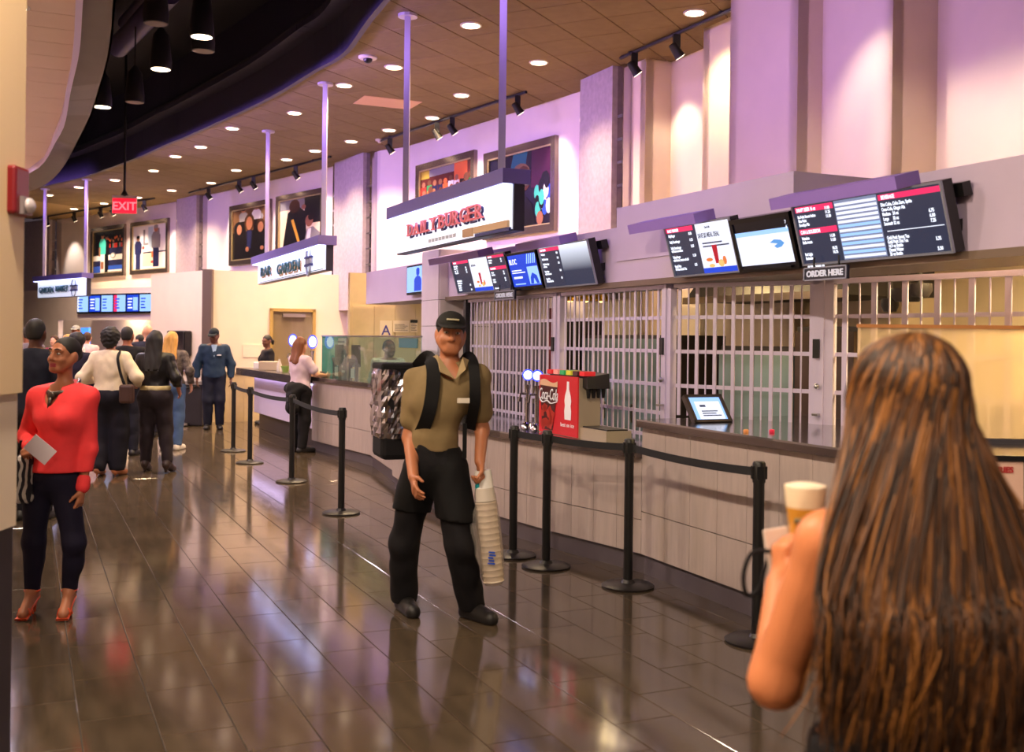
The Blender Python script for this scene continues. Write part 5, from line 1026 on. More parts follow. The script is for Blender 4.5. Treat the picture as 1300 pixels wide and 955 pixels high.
# ================================================================ PEOPLE: smooth implicit bodies meshed by surface nets
class SDF:
    def __init__(s): s.p = []; s.cuts = []; s.noise = None
    def rc(s, a, b, ra, rb, k=.03, sq=1., op=0):      # tapered capsule; sq squashes along local y
        s.p.append(('rc', np.array(a, float), np.array(b, float), ra, rb, k, sq, op)); return s
    def el(s, c, r, k=.03, R=None, op=0): s.p.append(('el', np.array(c, float), np.array(r, float), None if R is None else np.array(R, float), 0, k, 1., op)); return s
    def cut(s, pt, n): s.cuts.append((np.array(pt, float), np.array(n, float))); return s     # removes the side n points to
    def chain(s, pts, rs, k=.03, sq=1.):
        for i in range(len(pts)-1): s.rc(pts[i], pts[i+1], rs[i], rs[i+1], k, sq)
        return s
    def mesh(s, res):
        lo = np.full(3, 1e9); hi = -lo
        for q in s.p:
            if q[7]: continue
            if q[0] == 'rc': m = max(q[3], q[4])*1.3; l, h = np.minimum(q[1], q[2])-m, np.maximum(q[1], q[2])+m
            else: m = q[2].max(); l, h = q[1]-m, q[1]+m
            lo = np.minimum(lo, l); hi = np.maximum(hi, h)
        lo -= 3*res; hi += 3*res; n = np.ceil((hi-lo)/res).astype(int)+1
        ax = [lo[i]+res*np.arange(n[i]) for i in range(3)]
        D = np.full(n, .2, np.float32)
        for q in s.p:
            kind, k, sq, op = q[0], q[5], q[6], q[7]
            if kind == 'rc': m = max(q[3], q[4])*1.35; l, h = np.minimum(q[1], q[2])-m, np.maximum(q[1], q[2])+m
            else: m = q[2].max(); l, h = q[1]-m, q[1]+m
            l = l-k-4*res; h = h+k+4*res
            i0 = np.clip(np.floor((l-lo)/res).astype(int), 0, n-1); i1 = np.clip(np.ceil((h-lo)/res).astype(int)+1, 1, n)
            X, Y, Z = np.meshgrid(*[ax[i][i0[i]:i1[i]] for i in range(3)], indexing='ij', sparse=False)
            if kind == 'rc':
                a, b, ra, rb = q[1], q[2], q[3], q[4]; cy = (a[1]+b[1])/2
                P = np.stack([X, (Y-cy)/sq+cy, Z], -1); a2 = a.copy(); b2 = b.copy(); a2[1] = (a[1]-cy)/sq+cy; b2[1] = (b[1]-cy)/sq+cy
                ab = b2-a2; t = np.clip(((P-a2)@ab)/max(ab@ab, 1e-9), 0, 1)
                d = np.linalg.norm(P-a2-t[..., None]*ab, axis=-1)-(ra+(rb-ra)*t); d = d*min(sq, 1.)
            else:
                P = np.stack([X-q[1][0], Y-q[1][1], Z-q[1][2]], -1)
                if q[3] is not None: P = P@q[3]
                k0 = np.linalg.norm(P/q[2], axis=-1); k1 = np.linalg.norm(P/q[2]**2, axis=-1); d = k0*(k0-1)/np.maximum(k1, 1e-6)
            S_ = D[i0[0]:i1[0], i0[1]:i1[1], i0[2]:i1[2]]; d = d.astype(np.float32)
            if op: h_ = np.clip(.5-.5*(S_+d)/k, 0, 1); S_[...] = S_*(1-h_)+(-d)*h_+k*h_*(1-h_)
            else: h_ = np.clip(.5+.5*(d-S_)/k, 0, 1); S_[...] = d*(1-h_)+S_*h_-k*h_*(1-h_)
        if s.noise or s.cuts:
            X, Y, Z = np.meshgrid(*ax, indexing='ij')
            if s.noise:
                A, f, zs = s.noise
                D += (A*(np.sin(f*X+2.1*np.sin(f*.6*Z*zs))*np.sin(f*.8*Z*zs+1.7*np.sin(f*.5*X))+.6*np.sin(f*1.9*Z*zs+f*.7*Y+1.1*np.sin(f*X)))).astype(np.float32)
            for pt, nn in s.cuts: D = np.maximum(D, (nn[0]*(X-pt[0])+nn[1]*(Y-pt[1])+nn[2]*(Z-pt[2])).astype(np.float32)/np.linalg.norm(nn))
        return surface_nets(D, lo, res)
def surface_nets(D, lo, res):
    ins = D < 0; nx, ny, nz = D.shape
    cs = sum(ins[i:nx-1+i, j:ny-1+j, k:nz-1+k].astype(np.int8) for i in (0, 1) for j in (0, 1) for k in (0, 1))
    act = (cs > 0) & (cs < 8); idx = np.argwhere(act); vid = np.full(act.shape, -1, np.int64); vid[act] = np.arange(len(idx))
    acc = np.zeros((len(idx), 3)); cnt = np.zeros(len(idx)); I, J, K = idx.T
    for axis in range(3):
        for o1 in (0, 1):
            for o2 in (0, 1):
                off = [o1, o2]; off.insert(axis, 0); off2 = list(off); off2[axis] = 1
                a = D[I+off[0], J+off[1], K+off[2]]; b = D[I+off2[0], J+off2[1], K+off2[2]]; c = (a < 0) != (b < 0)
                t = np.where(c, a/np.where(c, a-b, 1), 0); p = np.tile(np.array(off, float), (len(idx), 1)); p[:, axis] += t
                acc[c] += p[c]; cnt[c] += 1
    V = (idx+acc/np.maximum(cnt, 1)[:, None])*res+lo
    Fs = []
    for axis in range(3):
        sl0 = [slice(None)]*3; sl1 = [slice(None)]*3; sl0[axis] = slice(0, -1); sl1[axis] = slice(1, None)
        a, b = ins[tuple(sl0)], ins[tuple(sl1)]; e = np.argwhere(a != b); o = [i for i in range(3) if i != axis]
        ok = (e[:, o[0]] > 0) & (e[:, o[1]] > 0) & (e[:, o[0]] < D.shape[o[0]]-1) & (e[:, o[1]] < D.shape[o[1]]-1); e = e[ok]
        if not len(e): continue
        q = []
        for d1, d2 in ((-1, -1), (0, -1), (0, 0), (-1, 0)):
            c = e.copy(); c[:, o[0]] += d1; c[:, o[1]] += d2; q.append(vid[c[:, 0], c[:, 1], c[:, 2]])
        q = np.stack(q, 1); flip = a[e[:, 0], e[:, 1], e[:, 2]]
        if axis == 1: flip = ~flip
        q[~flip] = q[~flip][:, ::-1]; Fs.append(q)
    return V, np.concatenate(Fs)
def sdf_obj(name, sdf, res, mats, root, paint=None, smooth_it=1):
    V, Fq = sdf.mesh(res); mats = mats if isinstance(mats, (list, tuple)) else [mats]
    me = bpy.data.meshes.new(name); me.from_pydata(V.tolist(), [], Fq.tolist())
    for m in mats: me.materials.append(m)
    if paint is not None:
        C = V[Fq].mean(1); me.polygons.foreach_set('material_index', paint(C).astype(np.int32))
    me.polygons.foreach_set('use_smooth', [True]*len(me.polygons)); me.update()
    return link_mesh(name, me, root)
def rotz(a): return np.array([[math.cos(a), -math.sin(a), 0], [math.sin(a), math.cos(a), 0], [0, 0, 1]])
def rotx(a): return np.array([[1, 0, 0], [0, math.cos(a), -math.sin(a)], [0, math.sin(a), math.cos(a)]])
def roty(a): return np.array([[math.cos(a), 0, math.sin(a)], [0, 1, 0], [-math.sin(a), 0, math.cos(a)]])
def skin(n, c): return mat('skin_'+n, c, .45, var=.04, scale=12, spec=.4)
def cloth(n, c, var=.06, rough=.8, scale=18): return mat('cloth_'+n, c, rough, var=var, scale=scale, bump=.15, spec=.25)
class Person:
    """local frame: front +y, up z, the person's right hand side +x"""
    def __init__(s, label, loc, heading,  H=1.75, sex='m', res=.014, skinm=None, J=None, JW=None, head=(0, 0, 0), bulk=1., name='person', cat='person', group=None):
        s.root = thing(name, label, cat, loc, group); s.heading = heading; s.loc = Vector(loc); s.H = H; k = s.k = H/1.75; s.res = res; s.skinm = skinm; s.sex = sex; s.bulk = bulk
        f = sex == 'f'; sw = .158 if f else .185; hw = .095 if f else .09
        j = dict(pelvis=(0, 0, .95), waist=(0, .01, 1.09), chest=(0, 0, 1.29), neck=(0, -.015, 1.465), head=(0, .0, 1.56), shR=(sw, -.01, 1.415), shL=(-sw, -.01, 1.415),
                 elR=(sw+.06, -.03, 1.13), elL=(-sw-.06, -.03, 1.13), wrR=(sw+.07, .06, .89), wrL=(-sw-.07, .06, .89), hiR=(hw, 0, .93), hiL=(-hw, 0, .93),
                 knR=(hw+.01, .02, .5), knL=(-hw-.01, .02, .5), anR=(hw+.01, -.03, .085), anL=(-hw-.01, -.03, .085), toR=(hw+.03, .14, .03), toL=(-hw-.03, .14, .03))
        s.J = {a: np.array(b)*k for a, b in j.items()}
        for a, b in (J or {}).items(): s.J[a] = np.array(b, float)
        for a, b in (JW or {}).items(): s.J[a] = s.local(yp(*b))
        s.HR = rotz(head[0]) @ rotx(head[1]) @ roty(head[2]); s.headpiv = s.J['head']
        s.root.rotation_euler[2] = 0
    def local(s, p):
        p = Vector(p)-s.loc; c, n = math.cos(-s.heading), math.sin(-s.heading); return np.array([c*p.x-n*p.y, n*p.x+c*p.y, p.z])
    def finish(s): s.root.rotation_euler[2] = s.heading; return s.root
    def hp(s, x, y, z): return s.headpiv+s.HR @ (np.array([x, y, z-1.56])*s.k)     # head coordinates are for a 1.75 m figure
    def limbs(s, S, infl=0., arms=True, legs=True, kk=.03):
        J, k, b = s.J, s.k, s.bulk; f = (.86 if s.sex == 'f' else 1.)*getattr(s, 'armb', 1.)
        if arms:
            for q in 'RL':
                S.rc(J['sh'+q], J['el'+q], .05*k*f*b+infl, .04*k*f*b+infl, kk); S.rc(J['el'+q], J['wr'+q], .041*k*f*b+infl, .027*k*f+infl, kk)
        if legs:
            for q in 'RL':
                S.rc(J['hi'+q], J['kn'+q], .088*k*b+infl, .056*k*b+infl, kk); S.rc(J['kn'+q], J['an'+q], .056*k*b+infl, .037*k+infl, kk)
                cf = J['kn'+q]*.7+J['an'+q]*.3; S.el(cf+np.array([0, -.018*k, 0]), np.array([.05, .052, .11])*k*b+infl, kk)
    def torso(s, S, infl=0.):
        J, k, b = s.J, s.k, s.bulk; f = s.sex == 'f'
        up = (J['neck']-J['pelvis']); up = up/np.linalg.norm(up)
        S.el(J['chest'], np.array([.145 if f else .165, .105 if f else .115, .17])*k*b+infl, .05)
        S.rc(J['waist'], J['pelvis'], (.112 if f else .135)*k*b+infl, .14*k*b+infl, .06, .78); S.el(J['pelvis']-np.array([0, .015*k, 0]), np.array([.165 if f else .155, .12, .12])*k*b+infl, .05)
        S.rc(J['shR'], J['shL'], .058*k+infl, .058*k+infl, .05, .9); S.rc(J['neck']-up*.06, J['chest'], .1*k+infl, .12*k+infl, .06, .8)
        for q in 'RL': S.el((J['sh'+q]+J['chest'])/2+np.array([0, .0, .0]), np.array([.08, .09, .11])*k+infl, .05)
        if f:
            for sx in (-1, 1): S.el(J['chest']+np.array([sx*.068, .085, -.005])*k*b, np.array([.062, .06, .065])*k*b+infl, .03)
    def hand(s, S, q, d=None, palm=None, curl=.5, spread=.01, thumb=None):
        J, k = s.J, s.k*(.92 if s.sex == 'f' else 1.); w = J['wr'+q]
        d = np.array(d if d is not None else (J['wr'+q]-J['el'+q])); d = d/np.linalg.norm(d)
        palm = np.array(palm if palm is not None else ((-1, .2, 0) if q == 'R' else (1, .2, 0)), float); palm = palm-d*(palm@d); palm /= np.linalg.norm(palm)
        side = np.cross(d, palm)*(1 if q == 'R' else -1)         # towards the thumb
        c = w+d*.05*k
        for o in (-.026, -.009, .009, .026): S.rc(w+d*.01*k+side*o*.6*k, w+d*.088*k+side*o*k, .016*k, .0135*k, .012)
        ln = (.062, .08, .085, .075)
        for o, L in zip((-.031, -.0105, .0105, .031), ln):
            a = w+d*.085*k+side*o*k; dd = d*math.cos(curl*.6)+palm*math.sin(curl*.6); b = a+dd*L*.5*k+side*o*spread
            d3 = d*math.cos(curl*1.7)+palm*math.sin(curl*1.7); e = b+d3*L*.5*k; S.rc(a, b, .0105*k, .0098*k, .006); S.rc(b, e, .0098*k, .0078*k, .006)
        a = w+d*.025*k+side*.025*k; tv = thumb if thumb is not None else (d*.7+side*.75+palm*.35); tv = tv/np.linalg.norm(tv); b = a+tv*.05*k; e = b+(d*.85+palm*(.3+.4*curl)+side*.2)*.036*k
        S.rc(a, b, .0155*k, .0115*k, .01); S.rc(b, e, .0115*k, .009*k, .006)
    def face(s, S):
        k = s.k; h = s.hp; R = s.HR; f = s.sex == 'f'
        S.rc(s.J['neck']-np.array([0, 0, .03*k]), h(0, -.015, 1.575), (.046 if f else .056)*k, (.044 if f else .052)*k, .03)
        S.el(h(0, -.012, 1.662), np.array([.074, .094, .09])*k, .02, R); S.el(h(0, .028, 1.607), np.array([.056 if f else .061, .064, .078])*k, .03, R)
        S.el(h(0, .066, 1.548), np.array([.026 if f else .032, .024, .02])*k, .025, R)
        for q in (-1, 1):
            S.rc(h(q*.058, .01, 1.60), h(q*.025, .06, 1.55), (.02 if f else .026)*k, .02*k, .025); S.el(h(q*.04, .066, 1.607), np.array([.022, .02, .022])*k, .02, R)
            S.rc(h(q*.012, .088, 1.667), h(q*.045, .075, 1.667), .010*k, .010*k, .012); S.el(h(q*.031, .099, 1.648), np.array([.015, .012, .010])*k, .012, R, op=1)
            S.el(h(q*.078, -.012, 1.632), np.array([.013, .026, .036])*k, .008, R); S.el(h(q*.014, .094, 1.606), np.array([.010, .010, .008])*k, .008, R)
        S.rc(h(0, .09, 1.658), h(0, .108, 1.612), .009*k, .0135*k, .012); S.rc(h(-.019, .082, 1.5775), h(.019, .082, 1.5775), .0085*k, .0085*k, .01); S.rc(h(-.014, .083, 1.565), h(.014, .083, 1.565), .009*k, .009*k, .008)
        S.rc(h(-.02, .094, 1.5715), h(.02, .094, 1.5715), .0022*k, .0022*k, .004, op=1)
    def body(s, hands=True, feet='skin', lips=None, hand_kw={}, legs=True):
        S = SDF(); s.torso(S); s.limbs(S, legs=legs); s.face(S)
        if hands:
            for q in 'RL': s.hand(S, q, **hand_kw.get(q, {}))
        if legs:
            for q in 'RL':
                a, t = s.J['an'+q], s.J['to'+q]; hl = a+(a-t)*np.array([.25, .25, 0]); hl[2] = max(a[2]-.05*s.k, .028); S.rc(a, hl, .036*s.k, .03*s.k, .02); S.rc(hl, t, .032*s.k, .024*s.k, .02); S.rc(a, t, .034*s.k, .022*s.k, .03)
        mats = [s.skinm]; pt = None
        if lips:
            mats.append(lips); c = s.hp(0, .09, 1.5715); R = s.HR
            pt = lambda C: ((np.abs(((C-c)@R)[:, 0]) < .026*s.k) & (np.abs(((C-c)@R)[:, 2]) < .0125*s.k) & (((C-c)@R)[:, 1] > -.015)).astype(int)
        return sdf_obj('body', S, s.res, mats, s.root, pt)
    def eyes(s, brow=(20, 14, 12)):
        mb = MB(); mi = MB(); bb = MB(); k = s.k; Rm = Matrix([list(r) for r in s.HR]).to_4x4()
        for q in (-1, 1):
            mb.ball(s.hp(q*.031, .082, 1.648), (.0135*k, .011*k, .0075*k), 10, M=Rm); mi.ball(s.hp(q*.031, .0895, 1.648), (.0055*k, .0045*k, .0062*k), 8, M=Rm)
            bb.tube([Vector(s.hp(q*.013, .098, 1.672)), Vector(s.hp(q*.032, .096, 1.678)), Vector(s.hp(q*.052, .082, 1.671))], [.004*k, .0045*k, .002*k], 6)
        for nm, m_, mt in (('eye_white', mb, mat('eye_white', (196, 186, 178), .3)), ('iris', mi, mat('iris', (30, 20, 16), .2)), ('eyebrow', bb, mat('brow_%d' % brow[0], brow, .8))): build_local(nm, m_, mt, s.root)
    def top(s, m, sleeve='long', hem=.92, infl=.016, neckcut=.0, noise=(.0035, 38., .6), res=None, name='shirt', loose=0., vneck=0., arm=1.):
        """upper garment, cut at the hem, the sleeve ends and the neckline"""
        J, k = s.J, s.k; S = SDF(); s.torso(S, infl)
        if loose: S.rc(J['chest']-np.array([0, 0, .03]), J['pelvis']+np.array([0, 0, .02]), .125*k+infl+loose, .14*k+infl+loose, .05, .75)
        for q in 'RL':
            a, e, w = J['sh'+q], J['el'+q], J['wr'+q]; b = s.bulk*arm*(.86 if s.sex == 'f' else 1.)
            if sleeve == 'long': S.rc(a, e, .053*k*b+infl, .045*k*b+infl+loose*.4, .03); S.rc(e, w, .045*k*b+infl+loose*.4, .03*k+infl, .03)
            elif sleeve == 'short': m2 = a+(e-a)*.66; S.rc(a, m2, .058*k*b+infl, .06*k*b+infl*1.1, .03)
            elif sleeve == 'elbow': S.rc(a, e, .058*k*b+infl, .055*k*b+infl, .03)
        S.rc(J['neck']+np.array([0, -.01, .0])*k, J['neck']-np.array([0, 0, .08])*k, .062*k+infl*.5, .09*k+infl*.5, .03)
        S.noise = noise; S.cut((0, 0, hem*k if hem < 3 else hem), (0, 0, -1)); nk = J['neck']
        S.cut(nk+np.array([0, 0, (.02-neckcut)*k]), np.array([0, .3, 1.]))
        for q in 'RL':
            if sleeve == 'short': a, e = J['sh'+q], J['el'+q]; m2 = a+(e-a)*.62; 
        S2 = S
        if vneck:
            S.el(nk+np.array([0, .1, -.02])*k, np.array([.05, .1, vneck])*k, .01, op=1)
        return sdf_obj(name, S2, res or s.res, m, s.root)
    def pants(s, m, infl=.018, hem=.075, waist=1.03, wide=0., noise=(.004, 30., .5), res=None, name='trousers', crop=None, seat=0.):
        J, k, b = s.J, s.k, s.bulk; S = SDF(); S.rc(J['waist']-np.array([0, 0, .06*k]), J['pelvis'], .118*k*b+infl, .142*k*b+infl, .05, .8); S.el(J['pelvis']-np.array([0, .02, .01])*k, np.array([.16+seat, .125+seat, .12+seat])*k*b+infl, .05)
        for q in 'RL':
            h_, n_, a_ = J['hi'+q], J['kn'+q], J['an'+q]; S.rc(h_, n_, .092*k*b+infl, .062*k*b+infl+wide*.6, .04); S.rc(n_, a_, .062*k*b+infl+wide*.6, .042*k+infl+wide, .04); S.el(n_*.7+a_*.3+np.array([0, -.018*k, 0]), np.array([.05, .054, .11])*k*b+infl, .03)
        S.noise = noise; S.cut((0, 0, waist*k), (0, 0, 1)); S.cut((0, 0, (crop or hem)*k), (0, 0, -1)); return sdf_obj(name, S, res or s.res, m, s.root)
    def shoes(s, m, kind='flat', sole=None, res=None):
        J, k = s.J, s.k
        for q in 'RL':
            a, t = J['an'+q], J['to'+q]; S = SDF(); d = (t-a); d[2] = 0; d /= np.linalg.norm(d)
            z0 = min(t[2]-.03*k, a[2]-.085*k) if kind != 'heel' else t[2]-.03*k
            hl = a-d*.04*k; hl[2] = max(a[2]-.05*k, z0+.03)
            S.rc(hl, t+d*.02, .046*k, .041*k, .03); S.rc(a-np.array([0, 0, .02*k]), t-d*.05*k+np.array([0, 0, .012]), .046*k, .036*k, .03); S.rc(a+np.array([0, 0, .02*k]), hl, .046*k, .042*k, .02)
            if kind == 'boot': S.rc(a, a*.5+J['kn'+q]*.5, .05*k, .062*k, .03); S.rc(hl, np.array([hl[0], hl[1], z0+.012]), .026*k, .018*k, .02)
            if kind == 'heel': S.rc(hl, np.array([hl[0], hl[1], z0+.01]), .016*k, .010*k, .01)
            if kind == 'flat': S.rc(np.array([hl[0], hl[1], z0+.022]), np.array([t[0], t[1], z0+.022])+d*.02, .041*k, .038*k, .02)
            S.cut((0, 0, z0), (0, 0, -1))
            if kind == 'flat': S.cut(a+np.array([0, 0, .045*k]), (0, 0, 1))
            o = sdf_obj('shoe', S, res or min(s.res, .009), m, s.root)
    def hair(s, m, kind='short', res=None, length=.3, extra=None):
        k, h, R = s.k, s.hp, s.HR; S = SDF()
        if kind in ('short', 'cap'):
            S.el(h(0, -.02, 1.672), np.array([.082, .098, .092])*k, .02, R); S.el(h(0, -.06, 1.62), np.array([.07, .052, .07])*k, .02, R); S.cut(h(0, .07, 1.70), R @ np.array([0, 1, -.55])); S.cut(h(0, 0, 1.575), R @ np.array([0, 0, -1]))
        elif kind == 'afro': S.el(h(0, -.03, 1.675), np.array([.115, .115, .11])*k, .02, R); S.el(h(0, -.06, 1.6), np.array([.09, .07, .08])*k, .03, R); S.cut(h(0, .062, 1.69), R @ np.array([0, 1, -.5])); S.noise = (.006, 70., 1.)
        elif kind == 'bun': S.el(h(0, -.022, 1.672), np.array([.08, .098, .09])*k, .02, R); S.el(h(0, -.1, 1.65), np.array([.045, .042, .045])*k, .015, R); S.cut(h(0, .06, 1.70), R @ np.array([0, 1, -.5])); S.cut(h(0, 0, 1.6), R @ np.array([0, .2, -1]))
        elif kind == 'long':
            S.el(h(0, -.02, 1.675), np.array([.085, .102, .094])*k, .02, R); b0 = h(0, -.075, 1.62)
            for q in (-1, 0, 1): S.rc(h(q*.055, -.06, 1.64), np.array([q*.075*k, s.J['neck'][1]-.125*k, b0[2]-length]), .05*k, .035*k, .04)
            S.cut(h(0, .065, 1.70), R @ np.array([0, 1, -.5])); S.noise = (.004, 55., .25)
        elif kind == 'pony': S.el(h(0, -.02, 1.672), np.array([.081, .098, .09])*k, .02, R); S.rc(h(0, -.1, 1.66), h(0, -.15, 1.6), .035*k, .03*k, .02); S.rc(h(0, -.15, 1.6), h(0, -.13, 1.5), .032*k, .015*k, .02); S.cut(h(0, .06, 1.70), R @ np.array([0, 1, -.5])); S.cut(h(0, 0, 1.58), R @ np.array([0, .3, -1]))
        return sdf_obj('hair', S, res or s.res, m, s.root)
    def cap(s, m, badge=None):
        k, h, R = s.k, s.hp, s.HR; S = SDF(); S.el(h(0, -.012, 1.69), np.array([.087, .104, .082])*k, .02, R); S.cut(h(0, 0, 1.675), R @ np.array([0, .12, -1])); c = sdf_obj('cap', S, min(s.res, .008), m, s.root)
        n = 14; v = []; 
        for z in (0, .006):
            for a in range(n+1):
                t = PI*a/n; x = .078*math.cos(t); v.append(h(x, .06+.03*math.sin(t), 1.692+z-.0*abs(x)))
            for a in range(n+1):
                t = PI*a/n; x = .078*math.cos(t); y = .062+.115*math.sin(t); v.append(h(x, y, 1.692+z-.02*math.sin(t)-1.2*x*x))
        N = n+1; fs = []
        for a in range(n):
            fs += [(a, a+1, N+a+1, N+a), (2*N+a, 3*N+a, 3*N+a+1, 2*N+a+1), (N+a, N+a+1, 3*N+a+1, 3*N+a), (a, 2*N+a, 2*N+a+1, a+1)]
        build_local('cap_peak', MB().add([Vector(p) for p in v], fs), m, c, True)
        if badge: build_local('cap_badge', MB().tube([Vector(h(x, .094-.9*x*x*4+.004, 1.722)) for x in (-.035, -.018, 0, .018, .035)], .006*k, 5), badge, c)
        return c
def build_local(name, mb, m, parent, smooth=False):
    me = bpy.data.meshes.new(name); me.from_pydata([tuple(p) for p in mb.v], [], mb.f)
    for q in (m if isinstance(m, (list, tuple)) else [m]): me.materials.append(q)
    me.polygons.foreach_set('material_index', mb.m); bm = bmesh.new(); bm.from_mesh(me); bmesh.ops.recalc_face_normals(bm, faces=bm.faces); bm.to_mesh(me); bm.free()
    if smooth: me.polygons.foreach_set('use_smooth', [True]*len(me.polygons))
    return link_mesh(name, me, parent)
SKD, SKM, SKL, SKT = skin('deep', (96, 58, 42)), skin('brown', (168, 106, 76)), skin('light', (214, 158, 128)), skin('tan', (176, 112, 78))
BK = cloth('black', (20, 18, 22)); HBK = mat('hair_black', (18, 13, 13), .68, var=.1, scale=40, stretch=(1, 1, .1)); HBR = mat('hair_brown', (64, 38, 20), .75, var=.35, scale=40, stretch=(1, 1, .1)); HBL = mat('hair_blonde', (190, 140, 66), .6, var=.25, scale=40, stretch=(1, 1, .1))
# ---------------------------------------------------------------- the walking man in khaki with the delivery backpack
Y0 = 6.3
ml = gp(560, 788); ml.z = 0
def man():
    P = Person('walking man in khaki polo and black cap with a backpack', ml, PI+.16, 1.80, 'm', .0075, SKT, bulk=.86, head=(-.02, -.02, -.05),
               JW=dict(pelvis=(552, 588, Y0), waist=(553, 555, Y0-.02), chest=(557, 512, Y0-.02), neck=(570, 464, Y0), head=(571, 442, Y0-.01), shR=(528, 483, Y0+.02), shL=(606, 479, Y0-.02), elR=(520, 556, Y0+.02), elL=(612, 546, Y0+.02),
                       wrR=(525, 606, Y0-.2), wrL=(609, 586, Y0-.1), hiR=(533, 598, Y0+.02), hiL=(572, 598, Y0-.02), knR=(513, 692, Y0+.12), knL=(584, 694, Y0-.1), anR=(513, 768, Y0+.24), anL=(598, 770, Y0+.06), toR=(523, 782, Y0+.08), toL=(620, 786, Y0-.06)))
    P.J['toR'][2] = P.J['toL'][2] = .035; P.J['anR'][2] = P.J['anL'][2] = .09
    P.armb = 1.12
    P.body(hand_kw={'R': dict(curl=.55, palm=(-1, -.1, 0)), 'L': dict(d=(-.12, .1, -1), curl=1.5, palm=(1, .2, 0))}); P.eyes((28, 20, 18))
    KH = cloth('khaki', (132, 112, 78), .07, .8, 14)
    P.top(KH, 'short', .97, .015, name='polo_shirt', noise=(.003, 34., .5), loose=.0, vneck=.06, neckcut=-.015, arm=1.06)
    # collar and placket
    k = P.k; nk = P.J['neck']; cb = MB()
    for q in (-1, 1):
        ring = [nk+np.array([q*.066*math.sin(t), -.004-.07*math.cos(t), .045-.075*(t/2.6)])*k for t in np.linspace(.0, 2.75, 9)]
        low = [np.array([p[0]+q*.04*abs(math.sin(t))*k+q*.01, p[1]+(-.03 if t < 1.2 else .035)*k, p[2]-.045*k]) for p, t in zip(ring, np.linspace(.0, 2.75, 9))]
        cb.add([Vector(p) for p in ring+low], [(i, i+1, 9+i+1, 9+i) for i in range(8)])
        cb.add([Vector(p+np.array([0, .004, 0])) for p in ring+low], [(i, i+1, 9+i+1, 9+i) for i in range(8)])
    for A4 in ([(548, 454, Y0-.02), (555, 451, Y0-.06), (577, 482, Y0-.16), (559, 473, Y0-.15)], [(595, 458, Y0-.03), (587, 454, Y0-.07), (578, 482, Y0-.16), (591, 470, Y0-.145)]):
        q4 = [Vector(P.local(yp(*a))) for a in A4]; off4 = [v+Vector((0, .012, .004)) for v in q4]
        cb = MB().add(q4+off4, [(0, 1, 2, 3), (7, 6, 5, 4), (0, 4, 5, 1), (1, 5, 6, 2), (2, 6, 7, 3), (3, 7, 4, 0)]); build_local('collar', cb, mat('cloth_collar', (150, 128, 90), .8), P.root)
    P.pants(BK, .02, .05, 1.05, .02, name='trousers')
    # apron hanging from the waist
    S = SDF(); Jp = P.J; S.rc(Jp['waist']-np.array([0, 0, .03]), Jp['pelvis'], .13, .15, .05, .8)
    for q in 'RL': S.rc(Jp['hi'+q], Jp['hi'+q]*.35+Jp['kn'+q]*.65, .11, .118, .05)
    S.noise = (.004, 30., .4); S.cut((0, 0, 1.02), (0, 0, 1)); zc = P.local(yp(540, 655, Y0))[2]; S.cut((0, 0, zc), (.12, 0, -1)); sdf_obj('apron', S, .009, cloth('apron', (13, 12, 14)), P.root)
    build_local('apron_tie', MB().box(*(lambda p: (p[0]-.012, p[0]+.012, p[1]-.01, p[1]+.0, p[2]-.1, p[2]+.1))(P.local(yp(590, 560, Y0-.13)))), cloth('apron', (13, 12, 14)), P.root)
    P.shoes(mat('shoe_black', (24, 21, 22), .5), 'flat'); P.hair(HBK, 'short'); P.cap(cloth('cap_black', (34, 33, 30)), mat('badge_cream', (186, 176, 140), .5))
    tagp = P.local(yp(588, 509, Y0-.165)); build_local('name_tag', MB().box(tagp[0]-.035, tagp[0]+.035, tagp[1]-.0, tagp[1]+.02, tagp[2]-.012, tagp[2]+.016), mat('tag_white', (226, 216, 200), .4), P.root)
    # placket line
    pl = [P.local(yp(575, y, Y0-.02)) for y in (478, 500, 520)]
    # backpack straps (carried thing's straps belong to the backpack)
    P.finish(); return P
MAN = man()
